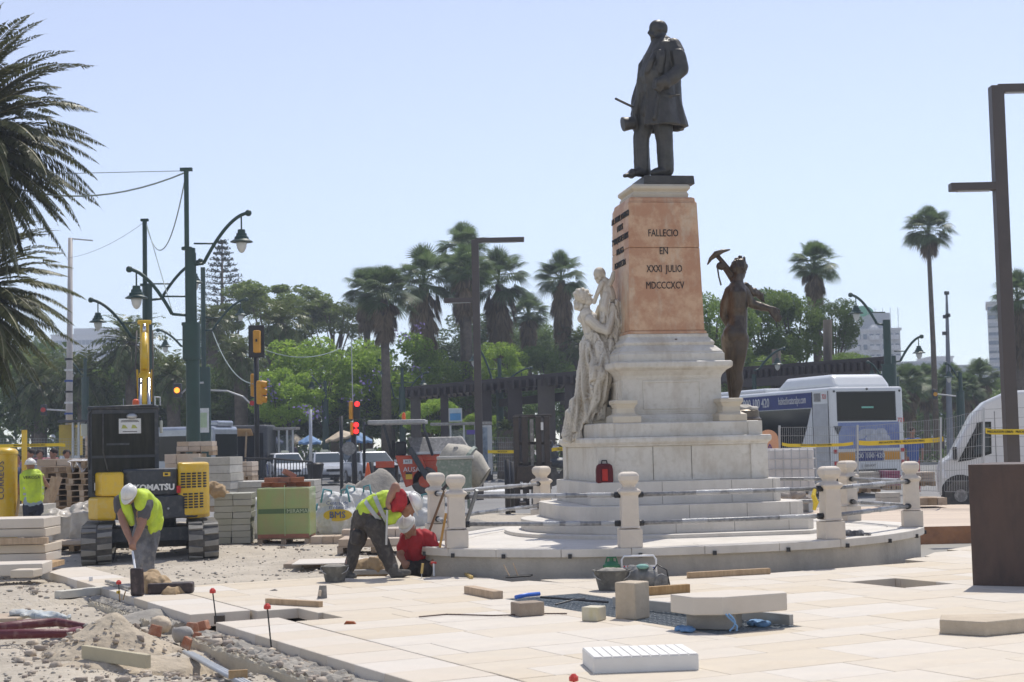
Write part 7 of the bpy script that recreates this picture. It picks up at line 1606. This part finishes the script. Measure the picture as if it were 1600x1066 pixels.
# pergolas
pgm = mat('dark rusted pergola steel', (.055, .042, .038), .7, bump=.1); trel = mat('pergola column', (.10, .085, .07), .8)
def pergola(label, x0, y0, x1, y1, yc, d0, d1, cols, yb=735, lower=None, n=26):
    t = T('pergola', label, 'pergola', gz(-.2, (x0+x1)/2, (d0+d1)/2)); rows_ = ((0, 0), (0, 5.0))
    for dz, dy in rows_:
        a = P(x0, y0, d0)+V((0, dy, 0)); b_ = P(x1, y1, d1)+V((0, dy, 0)); M().beam(a, b_, .25, .55).build('edge_beam', pgm, t, world=True)
    for k in range(n):
        u = k/(n-1); a = P(x0, y0, d0).lerp(P(x1, y1, d1), u); M().beam(a+V((0, -.6, -.1)), a+V((0, 5.6, -.1)), .12, .4).build('rafter', pgm, t, world=True)
    for x, w_ in cols:
        u = (x-x0)/(x1-x0); d = d0+(d1-d0)*u; a = P(x, y0+(y1-y0)*u, d); M().beam(V((a.x, a.y, -.2)), a, w_, w_, (0, 1, 0)).build('column', trel if int(x) % 2 else pgm, t, world=True)
    if lower: M().beam(P(*lower[0], d0), P(*lower[1], d1), .15, .4).build('lower_beam', pgm, t, world=True)
    return t
pergola('long dark steel pergola between the dumper and the monument', 636, 613, 905, 589, 0, 80, 72, ((649, .5), (694, .4), (758, .6), (798, .35), (804, .7), (845, .35), (853, .8), (890, .5)), lower=((780, 630), (900, 618)))
pergola('dark steel pergola behind the bronze workman and the bus', 1142, 584, 1385, 567, 0, 74, 66, ((1165, .5), (1213, .5), (1220, .6), (1293, .45), (1301, .5), (1360, .4)), lower=((1142, 600), (1290, 590)))
for x, y, h_, lab in ((1293, 500, 0, 'tall bare palm-like post rising above the right pergola'), (1213, 546, 0, 'second tall post above the right pergola')): tagit(M().tube([gz(-.2, x, 73), P(x, y, 73)], .22, 10).build('wooden_post', mat('weathered post', (.09, .075, .06), .9), smooth=True), lab, 'post')
# ------------------------------------------------------------ far buildings
bw = mat('far white render', (.60, .60, .60), .9, bump=0); bgm = mat('far window', (.13, .17, .22), .4, bump=0); bgr = mat('far grey render', (.42, .44, .46), .9, bump=0)
def block(label, x0, y0, x1, yb, d, dep, m_, rows_, cols_, rz=0, wh=.5, ww=.6, skip=None, name='building', pent=None):
    c = P((x0+x1)/2, yb, d); w_ = (x1-x0)*d/FOC; h = P(x0, y0, d).z; t = T(name, label, 'building', (c.x, c.y, -.3), rz); M().bb(-w_/2, w_/2, 0, dep, 0, h).build('wall', m_, t)
    fh = (h-2)/rows_; cw_ = w_/cols_; F_ = None
    for r_ in range(rows_):
        z = h-fh*(r_+.55)
        if (700-y0)*.0+z < 8: continue
        for k in range(cols_):
            if skip and skip(r_, k): continue
            if F_ is None: F_ = M().box((0, 0, 0), (cw_*ww, .2, fh*wh)).build('window', bgm, t); q = F_
            else: q = F_.copy(); C.objects.link(q)
            q.location = (-w_/2+cw_*(k+.5), -.08, z)
    M().bb(-w_/2-.3, w_/2+.3, -.4, dep, h, h+.5).build('parapet', m_, t)
    return t, w_, h
t, w_, h = block('pale hospital block far away above the palms at the left', 80, 524, 212, 600, 620, 20, bw, 9, 22, wh=.35, ww=.85); M().bb(-w_*.25, w_*.5, 2, 18, h+.5, h+3).build('roof_storey', bw, t); M().bb(w_*.0, w_*.04, 4, 8, h+3, h+6).build('lift_tower', bw, t)
t, w_, h = block('white apartment tower with rounded balconies under a green roof sign', 1322, 516, 1410, 640, 330, 14, bw, 10, 9, R(-8)); 
for bx in (-.30, .05, .38):
    for r_ in range(8): z = h-(h-2)/10*(r_+.9); M().prism([(bx*w_+math.cos(R(a))*w_*.10, -.2-math.sin(R(a))*1.3) for a in range(0, 181, 30)], z, z+1.0).build('balcony', bw, t)
for bx in (-.30, .05): M().lathe([(w_*.11, h), (w_*.09, h+.8), (w_*.04, h+1.4)], (bx*w_, 1, 0), 10).build('round_top', bw, t)
M().bb(-w_*.2, w_*.35, 2, 9, h+.5, h+4).build('roof_storey', bgr, t)
sg = M(); sg.prism([(-1.5+math.cos(R(a))*2.4, h+3.6+math.sin(R(a))*2.0) for a in range(15, 166, 15)]+[(-1.5, h+3.2)], 1, 1.3, 'y').build('green_sign', mat('sign green', (.05, .35, .16), .6, bump=0), t)
for k in range(9): M().bb(-7+k*1.6, -6.9+k*1.6, 1, 1.1, h+.5, h+5).build('sign_frame', bgr, t)
block('long low grey office building behind the small palms', 1416, 566, 1475, 640, 420, 20, bgr, 6, 14, wh=.5, ww=.5); block('second long grey building left of the striped tower', 1475, 572, 1552, 640, 410, 18, bgr, 6, 15, R(-4), wh=.5, ww=.5); t, w_, h = block('pale upper storey set back between the two grey buildings', 1458, 558, 1492, 640, 470, 16, bw, 6, 6)
t, w_, h = block('tall grey and white striped tower at the right edge', 1552, 472, 1640, 650, 300, 16, bw, 15, 7, R(-17), wh=.45, ww=.95); M().bb(-w_*.1, w_*.5, -.5, 0, h-12, h-10.2).build('red_band', mat('dull red band', (.45, .12, .10), .8), t)
for k in range(8): M().bb(-w_/2, w_/2, -.35, -.1, h-2-k*2.4, h-1.4-k*2.4).build('floor_band', bgr, t)
# ------------------------------------------------------------ vegetation
Lg = leafmat('bright jacaranda leaves', (.18, .29, .035), (.33, .45, .07), .6)
Ld = leafmat('dark evergreen leaves', (.075, .125, .03), (.14, .21, .055), .5)
Lm = leafmat('mid green leaves', (.12, .19, .04), (.21, .29, .07), .55)
Lu = leafmat('olive umbrella leaves', (.13, .18, .045), (.22, .28, .08), .5)
Lp = leafmat('palm frond', (.08, .11, .03), (.15, .18, .055), .35, .4)
Lpn = leafmat('date palm leaflets', (.075, .085, .03), (.145, .15, .055), .32, .45)
Lf = leafmat('fan palm leaf', (.075, .125, .04), (.15, .205, .075), .42, .45)
Ldead = leafmat('dead palm skirt', (.14, .10, .055), (.28, .21, .13), .35, .8)
Lpin = leafmat('araucaria needles', (.025, .05, .03), (.05, .08, .045), .1)
Lfl = leafmat('violet blossom', (.22, .16, .42), (.35, .28, .55), .4)
bark = mat('tree bark', (.13, .105, .08), .95, c2=(.07, .058, .045), scale=3, bump=.8, bscale=8)
pbark = mat('palm bark', (.17, .135, .10), .95, c2=(.10, .08, .06), scale=4, bump=.9, bscale=10)
def leaf_cloud(name, pts, size, m, parent=None, flat=0.0, k=4):
    n = len(pts); a = rng.normal(size=(n, 3)); a[:, 2] *= (1-flat); a /= np.linalg.norm(a, axis=1)[:, None]; b = rng.normal(size=(n, 3)); b -= a*(a*b).sum(1)[:, None]; b /= np.linalg.norm(b, axis=1)[:, None]
    s = size*rng.uniform(.6, 1.4, n)[:, None]; A = a*s; B = b*s*.5
    v = np.stack([pts-A, pts+B*1.0, pts+A, pts-B], 1).reshape(-1, 3); q = np.arange(4*n).reshape(-1, 4)
    return np_mesh(name, v, q, m, parent)
def crown_points(n, lobes, rough=.12):
    w_ = np.array([l[3]**2 for l in lobes]); w_ /= w_.sum(); ch = rng.choice(len(lobes), n, p=w_); L = np.array(lobes)[ch]
    d = rng.normal(size=(n, 3)); d /= np.linalg.norm(d, axis=1)[:, None]; r_ = L[:, 3]*(1-np.abs(rng.normal(0, rough*1.6, n)))
    p = L[:, :3]+d*r_[:, None]*np.array([1, 1, .75]); return p
def lobes(seed, n=34, flat=1.0, low=-.6, r=(.16, .30)):
    q = random.Random(seed); o = []
    while len(o) < n:
        x, y, z = (q.uniform(-1, 1) for _ in range(3)); rr = math.sqrt(x*x+y*y+z*z)
        if rr > 1 or rr < .45 or z < low: continue
        o.append((x*.82, y*.82, z*.82*flat, q.uniform(*r)))
    return o
PROTO = {}
def broad_mesh(kind, v):
    key = (kind, v)
    if key in PROTO: return PROTO[key]
    m_ = {'j': Lg, 'd': Ld, 'm': Lm, 'u': Lu}[kind]
    n = {'j': 15000, 'd': 15000, 'm': 14000, 'u': 12000}[kind]; sz = {'j': .030, 'd': .028, 'm': .030, 'u': .030}[kind]
    if kind == 'u': lb = [(x, y, -.55+1.35*math.sqrt(max(0, 1-x*x-y*y))-random.choice((0, 0, .25, .5)), r_) for x, y, z, r_ in lobes(v*7+3, 40, r=(.14, .24))]
    else: lb = lobes(v*5+1, 44)
    p = crown_points(n, lb, .14); o = leaf_cloud('crown', p, sz, m_, flat=.2); me = o.data; bpy.data.objects.remove(o); PROTO[key] = (me, lb); return PROTO[key]
def tree(label, px, yt, yb, wpx, d, kind='m', v=0, group='trees of the park', zb=-.1, vis_trunk=True):
    me, lb = broad_mesh(kind, v); c = P(px, (yt+yb)/2, d); rx = wpx/2*d/FOC; rz = (yb-yt)/2*d/FOC; t = T('broadleaf_tree', label, 'tree', (c.x, c.y, zb), 0, group)
    o = bpy.data.objects.new('crown', me); C.objects.link(o); o.parent = t; o.location = (0, 0, c.z-zb); o.scale = (rx, min(rx, 6), rz); o.rotation_euler = (0, 0, random.choice((0, .7, 2.2, 3.5, 4.4)))
    H = c.z-zb; tr = M(); tr.tube([(0, 0, 0), (.1, 0, H*.35), (0, .1, H*.75)], [.028*H+.08, .022*H+.05, .012*H+.04], 8); tb = tr.build('trunk', bark, t, smooth=True)
    br = M()
    for k in range(12):
        l = lb[k*2 % len(lb)]; e = V((l[0]*rx, l[1]*min(rx, 6), H+l[2]*rz)); s_ = V((0, .05, H*random.uniform(.45, .7))); md = s_.lerp(e, .5)+V((random.uniform(-.3, .3), 0, .08*H*random.random())); br.tube([s_, md, e], [.010*H, .007*H, .02], 6)
    br.build('branches', bark, t, smooth=True, kind='stuff'); return t
def fan_leaf(V_, Q_, base, dirv, upv, L, n=13, spread=2.1, droop=.25):
    s = np.cross(dirv, upv); s /= np.linalg.norm(s)+1e-9; u = np.cross(s, dirv); ctr = base
    for i in range(n):
        a = -spread/2+spread*i/(n-1); dd = dirv*math.cos(a)+s*math.sin(a); w_ = np.cross(dd, u); ll = L*(1-.25*abs(a)/(spread/2)); mid = ctr+dd*ll*.55; tip = ctr+dd*ll+np.array([0, 0, -droop*ll]); k = len(V_)
        V_ += [ctr, mid+w_*L*.038, tip, mid-w_*L*.038]; Q_.append((k, k+1, k+2, k+3))
def fan_palm_mesh(seed, skirt=1.0):
    q = random.Random(seed); Vg, Qg, Vd, Qd = [], [], [], []
    for i in range(84):
        az = q.random()*2*PI; el = R(q.uniform(-25, 88)); pl = q.uniform(.6, 1.15); d = np.array([math.cos(az)*math.cos(el), math.sin(az)*math.cos(el), math.sin(el)]); b_ = d*pl*.95+np.array([0, 0, .1-.12*math.cos(el)])
        k = len(Vg); w_ = np.array([-math.sin(az), math.cos(az), 0])*.018; Vg += [w_, b_+w_, b_-w_, -w_]; Qg.append((k, k+1, k+2, k+3))
        d2 = d*.9+np.array([0, 0, -.35]); d2 /= np.linalg.norm(d2); tw = np.array([q.uniform(-.4, .4), q.uniform(-.4, .4), 1]); fan_leaf(Vg, Qg, b_, d2, tw, q.uniform(.70, 1.0), 15, 2.6, q.uniform(.1, .4))
    for i in range(int(95*skirt)):
        az = q.random()*2*PI; z = -q.random()**.8*1.7*skirt-.1; rr = .10+.42*max(0, 1-abs(z)/(1.7*skirt))*q.random()+.08; b_ = np.array([math.cos(az)*rr, math.sin(az)*rr, z]); d = np.array([math.cos(az)*.3, math.sin(az)*.3, -1.0]); d /= np.linalg.norm(d); fan_leaf(Vd, Qd, b_, d, np.array([math.cos(az), math.sin(az), .3]), q.uniform(.6, .95), 8, 1.0, .1)
    a = np_mesh('f', np.array(Vg), np.array(Qg), Lf).data; b = np_mesh('s', np.array(Vd), np.array(Qd), Ldead).data
    for o in [o for o in C.objects if o.data in (a, b)]: bpy.data.objects.remove(o)
    return a, b
FP = [fan_palm_mesh(1), fan_palm_mesh(2, 1.35), fan_palm_mesh(3, .5)]
def fan_palm(label, px, yc, r_px, d, v=0, trunk=.24, group='fan palms of the park', ybase=None, skirt=1):
    c = P(px, yc, d); s = r_px*d/FOC/1.65; t = T('fan_palm', label, 'palm tree', (c.x, c.y, -.1), 0, group); H = c.z+.1
    g = bpy.data.objects.new('fronds', FP[v][0]); C.objects.link(g); g.parent = t; g.location = (0, 0, H); g.scale = (s, s, s); g.rotation_euler = (0, 0, random.random()*6)
    k = bpy.data.objects.new('dead_skirt', FP[v][1]); C.objects.link(k); k.parent = t; k.location = (0, 0, H); k.scale = (s*1.15, s*1.15, s*skirt); k.rotation_euler = (0, 0, random.random()*6)
    M().tube([(0, 0, 0), (.05, 0, H*.5), (0, 0, H)], [trunk*1.3, trunk, trunk*.8], 10).build('trunk', pbark, t, smooth=True); return t
def date_palm_mesh(seed, nf=70, nl=26, L=1.0, lw=.012, ll=.17, up_=(-55, 80), cv=1.5):
    q = random.Random(seed); Vv, Qq = [], []; Vr, Qr = [], []
    for i in range(nf):
        az = i*2.39996+q.uniform(-.15, .15); el = R(up_[0]+(up_[1]-up_[0])*((i+.5)/nf)+q.uniform(-5, 5)); Lf_ = L*q.uniform(.85, 1.05); p = np.array([0., 0., 0.]); e = el; hd_ = np.array([math.cos(az), math.sin(az), 0]); sd = np.array([-math.sin(az), math.cos(az), 0]); steps = nl; tw = q.uniform(-.25, .25)
        prev = p.copy()
        for s in range(steps):
            u = s/steps; d = hd_*math.cos(e)+np.array([0, 0, math.sin(e)])+sd*tw*u; d /= np.linalg.norm(d); nrm = np.cross(sd, d); nrm /= np.linalg.norm(nrm)
            if nrm[2] < 0 and e > 0: nrm = -nrm
            nx_ = p+d*Lf_/steps; e -= (cv/steps)*(.5+u)*(1.0 if el > -.2 else .5)
            rw = .010*(1-u*.8); k = len(Vr); Vr += [p-sd*rw, p+sd*rw, nx_+sd*rw*.9, nx_-sd*rw*.9]; Qr.append((k, k+1, k+2, k+3))
            if u > .08:
                l = ll*math.sin(PI*min(1, u*.85+.18))**.6*(1 if u < .9 else .8)
                for sg in (-1, 1):
                    dd = sd*sg*.78+d*.55+nrm*.28+np.array([0, 0, -.16])+np.array([q.uniform(-.1, .1) for _ in range(3)]); dd /= np.linalg.norm(dd); b0 = p+(nx_-p)*q.random(); k = len(Vv); w_ = np.cross(dd, nrm); w_ = w_/(np.linalg.norm(w_)+1e-9)*lw
                    m_ = b0+dd*l*.5; Vv += [b0, m_+w_, b0+dd*l+np.array([0, 0, -.12*l]), m_-w_]; Qq.append((k, k+1, k+2, k+3))
            p = nx_
    return Vv, Qq, Vr, Qr
rach = mat('frond midrib', (.30, .27, .14), .6, bump=0)
def pal_obj(args):
    a = date_palm_mesh(*args[0], **args[1]); l = np_mesh('l', np.array(a[0]), np.array(a[1]), args[2]).data; r_ = np_mesh('r', np.array(a[2]), np.array(a[3]), rach).data
    for o in [o for o in C.objects if o.data in (l, r_)]: bpy.data.objects.remove(o)
    return l, r_
DP = [pal_obj(((5,), dict(nf=64, nl=20, lw=.018, ll=.22), Lp)), pal_obj(((6,), dict(nf=64, nl=20, lw=.018, ll=.22), Lp))]
DN = pal_obj(((11,), dict(nf=225, nl=100, lw=.0066, ll=.102, up_=(-80, 88), cv=1.1), Lpn))
def date_palm(label, px, yc, r_px, d, pr, trunk=.4, group='date palms of the park', z0=-.1, rz=None, near=False):
    c = P(px, yc, d); s = r_px*d/FOC; t = T('date_palm', label, 'palm tree', (c.x, c.y, z0), 0, group); H = c.z-z0
    for nm, me in (('fronds', pr[0]), ('midribs', pr[1])):
        g = bpy.data.objects.new(nm, me); C.objects.link(g); g.parent = t; g.location = (0, 0, H); g.scale = (s, s, s); g.rotation_euler = (0, 0, rz if rz is not None else random.random()*6) if nm == 'fronds' else g.rotation_euler
        if nm == 'midribs': g.rotation_euler = KIDS(t)[0].rotation_euler; g['kind'] = 'stuff'
    M().tube([(0, 0, 0), (.05, 0, H*.5), (0, 0, H)], [trunk*1.2, trunk, trunk*1.1], 12).build('trunk', pbark, t, smooth=True)
    M().ell((0, 0, H-.1*s), (.15*s, .15*s, .2*s)).build('crown_heart', pbark, t, smooth=True); return t
date_palm('upper large date palm whose fronds fill the top left corner', -62, 215, 248, 40, DN, group='large date palms at the left edge', rz=.4)
date_palm('lower large date palm hanging into the left edge under the upper one', -62, 462, 205, 43, DN, group='large date palms at the left edge', rz=2.0)
# backdrop trees, far to near
random.seed(11)
BT = [ # label, px, ytop, ybot, width, d, kind, v
 ('umbrella-crowned tree rising right of the araucaria', 425, 428, 560, 205, 118, 'u', 0),
 ('lower umbrella-crowned tree beside the high one, above the jacarandas', 520, 462, 570, 170, 116, 'u', 1),
 ('olive tree crown left of the araucaria trunk', 355, 465, 570, 90, 122, 'u', 0),
 ('dark tree mass behind the hospital at the far left', 40, 520, 640, 150, 150, 'd', 0), ('tall rounded dark tree left of the hospital', 62, 518, 600, 40, 160, 'd', 1),
 ('dark tree between the left palms and the white mast', 50, 560, 705, 190, 100, 'd', 1), ('dark evergreen behind the yellow kiosk', 135, 545, 705, 160, 102, 'm', 0), ('dark evergreen behind the digger cab', 215, 548, 710, 190, 100, 'd', 2), ('dark evergreen behind the amber traffic light', 300, 540, 710, 170, 99, 'd', 0), ('shadowy tree left of the jacarandas', 375, 560, 712, 150, 98, 'd', 1), ('mid green tree behind the route panel', 345, 500, 640, 130, 112, 'm', 1),
 ('large bright jacaranda with violet blossom left of the palm trunk', 505, 508, 690, 215, 96, 'j', 0), ('second bright jacaranda around the fan palm trunk', 610, 502, 690, 190, 97, 'j', 1), ('bright jacaranda bough above the taxis', 450, 565, 690, 120, 92, 'j', 2), ('bright jacaranda left of the far brown mast', 690, 530, 680, 110, 98, 'j', 0), ('bright low shrub crown behind the long shelter', 672, 618, 690, 95, 88, 'j', 2),
 ('dark tree under the jacarandas behind the parasols', 560, 600, 712, 200, 99, 'd', 2), ('dark tree filling the gap behind the taxis', 440, 610, 712, 160, 99, 'd', 0), ('dark tree behind the long pergola', 700, 560, 712, 200, 102, 'd', 1),
 ('bright green tree right of the far brown mast', 785, 520, 640, 100, 96, 'j', 1), ('mid green tree left of the marble woman', 850, 530, 660, 110, 98, 'm', 2), ('low dark tree behind the forklift', 800, 590, 715, 170, 96, 'd', 2), ('dark tree behind the marble woman', 895, 500, 700, 120, 104, 'd', 0), ('yellow green low tree beyond the pergola columns', 760, 640, 700, 90, 86, 'j', 2), ('bluish tree behind the four fan palms', 740, 480, 600, 190, 125, 'd', 1), ('pale tree behind the fan palms right of the far mast', 820, 490, 600, 120, 124, 'm', 0),
 ('tall leafy tree directly right of the pink shaft', 1130, 432, 600, 130, 84, 'm', 1), ('broad tree behind the bronze workman', 1200, 440, 610, 150, 88, 'd', 2), ('sunlit tree right of the bronze workman arm', 1235, 440, 600, 120, 86, 'm', 2), ('dark round tree left of the apartment tower', 1300, 450, 570, 95, 86, 'd', 0), ('mid green tree behind the right pergola', 1180, 540, 660, 160, 84, 'm', 0), ('low bright tree under the lamp arm behind the bus', 1310, 545, 620, 120, 80, 'm', 2), ('dark tree behind the bus roof', 1260, 560, 680, 200, 92, 'd', 1), ('pale tree at the right edge behind the palm', 1590, 560, 640, 80, 120, 'm', 1), ('low hedge-like tree behind the passer-by', 1470, 610, 690, 160, 118, 'd', 2), ('low tree behind the white van', 1560, 600, 690, 140, 116, 'm', 1)]
for b_ in BT: tree(*b_)
# violet blossom sprinkled on the jacarandas
pts = []
for (px, yt, yb, w_, d) in ((505, 508, 640, 190, 94), (450, 565, 650, 100, 91), (610, 502, 600, 120, 95.5)):
    for k in range(4):
        c = P(px+random.uniform(-.45, .45)*w_, yt+random.random()*(yb-yt), d-1.5-random.random()); pts += [[c.x+random.gauss(0, .35), c.y+random.gauss(0, .3), c.z+random.gauss(0, .25)] for _ in range(22)]
o = leaf_cloud('violet_blossom', np.array(pts), .10, Lfl); o['kind'] = 'stuff'
# fan palms
FPL = [('fan palm with a clear trunk standing among the jacarandas', 600, 468, 55, 92, 0, .28), ('smaller fan palm left of the clear-trunked one', 572, 462, 46, 105, 0, .25), ('stout fan palm with a long brown skirt', 662, 445, 62, 100, 1, .4), ('tallest fan palm of the group behind the far mast', 722, 398, 50, 104, 1, .3), ('fan palm right of the far mast with brown skirt', 780, 445, 58, 102, 1, .35), ('lower fan palm in front of the tallest one', 728, 430, 52, 98, 0, .3), ('fan palm left of the marble woman', 877, 438, 46, 100, 1, .3), ('small fan palm between the far mast and the marble woman', 825, 495, 40, 108, 0, .2), ('fan palm above the trees left of the apartment tower', 1272, 420, 46, 92, 0, .28), ('lone very tall slender palm in the right sky', 1450, 366, 46, 100, 2, .17), ('palm half cut at the right picture edge', 1590, 470, 48, 88, 1, .3),
 ('small fan palm behind the bus corner', 1418, 606, 40, 104, 0, .2), ('small fan palm under the tall slender one', 1445, 600, 34, 110, 0, .2), ('small fan palm right of the antenna mast', 1482, 598, 34, 108, 0, .2), ('small fan palm left of the white van roof', 1532, 596, 38, 106, 0, .2), ('small fan palm between two others behind the fence', 1508, 615, 34, 104, 0, .2), ('young fan palm low behind the bus corner', 1400, 630, 30, 100, 0, .2)]
for l_ in FPL: fan_palm(*l_, skirt=1.25 if l_[5] == 1 else .9)
for a_ in (('date palm behind the raised digger arm', 205, 540, 78, 96, DP[0]), ('date palm spreading above the traffic light board', 437, 508, 66, 100, DP[1]), ('date palm left of the traffic light board', 375, 560, 60, 94, DP[0]), ('date palm low behind the white mast', 130, 590, 75, 96, DP[1]), ('date palm left of the white mast', 62, 602, 80, 98, DP[0]), ('date palm right of the thick lamp stem', 330, 505, 50, 110, DP[1]), ('date palm half hidden behind the digger cab', 270, 590, 62, 94, DP[0]), ('young date palm behind the pergola left of the plinth', 790, 672, 26, 74, DP[1]), ('date palm among the trees left of the marble woman', 905, 540, 50, 100, DP[0])): date_palm(*a_)
# araucaria
t = T('araucaria', 'tiered dark araucaria rising above the park left of the lamp lantern', 'tree', gz(-.1, 347, 135)); c0 = P(347, 375, 135); pts = []; tr = M(); tr.tube([gz(-.1, 347, 135), c0], [.35, .06], 8); tr.build('trunk', bark, t, world=True, smooth=True); br = M()
for k in range(12):
    z = c0.z-.25-k*.52; L_ = .4+.22*k if k < 9 else 2.2-(k-9)*.1
    for j in range(7):
        a = j*2*PI/7+k*.5; e = V((c0.x+math.cos(a)*L_, c0.y+math.sin(a)*L_, z+.22*L_*.5)); s_ = V((c0.x, c0.y, z)); br.tube([s_, s_.lerp(e, .6)-V((0, 0, .05)), e], .03, 4)
        for m_ in range(24):
            u = .3+.7*random.random(); p = s_.lerp(e, u); pts.append([p.x+random.gauss(0, .10), p.y+random.gauss(0, .1), p.z+random.gauss(.03, .09)])
br.build('branches', bark, t, world=True, kind='stuff'); leaf_cloud('needles', np.array(pts)-np.array(t.location), .11, Lpin, t)
fw_ = []
for k in range(26000): x = random.uniform(-62, 75); fw_.append([x, random.uniform(128, 140), -.1+random.random()*(9.5+1.5*math.sin(x*.25)+1.2*math.sin(x*.9))*(1 if x < 24 else .62)])
o = leaf_cloud('far_wood', np.array(fw_), .42, Ld); o['kind'] = 'stuff'
# grass and shrubs line along the park edge
hd_ = []
for k in range(5200): x = random.uniform(-48, 48); hd_.append([x, 92.6+random.random()*1.5, -.1+random.random()*(1.1+.5*math.sin(x*.7))])
o = leaf_cloud('hedge_foliage', np.array(hd_), .16, Ld); o['kind'] = 'stuff'
# ------------------------------------------------------------ air
hz = bpy.data.materials.new('haze'); hz.use_nodes = True; n = hz.node_tree.nodes; n.remove(n['Principled BSDF']); pvn = n.new('ShaderNodeVolumePrincipled'); pvn.inputs['Color'].default_value = (.78, .86, 1, 1); pvn.inputs['Density'].default_value = .00085; pvn.inputs['Anisotropy'].default_value = .2
hz.node_tree.links.new(pvn.outputs[0], n['Material Output'].inputs['Volume'])
HZ = True
if HZ: h_ = M().bb(-330, 330, -20, 760, -1.3, 75).build('haze', hz); h_['kind'] = 'stuff'
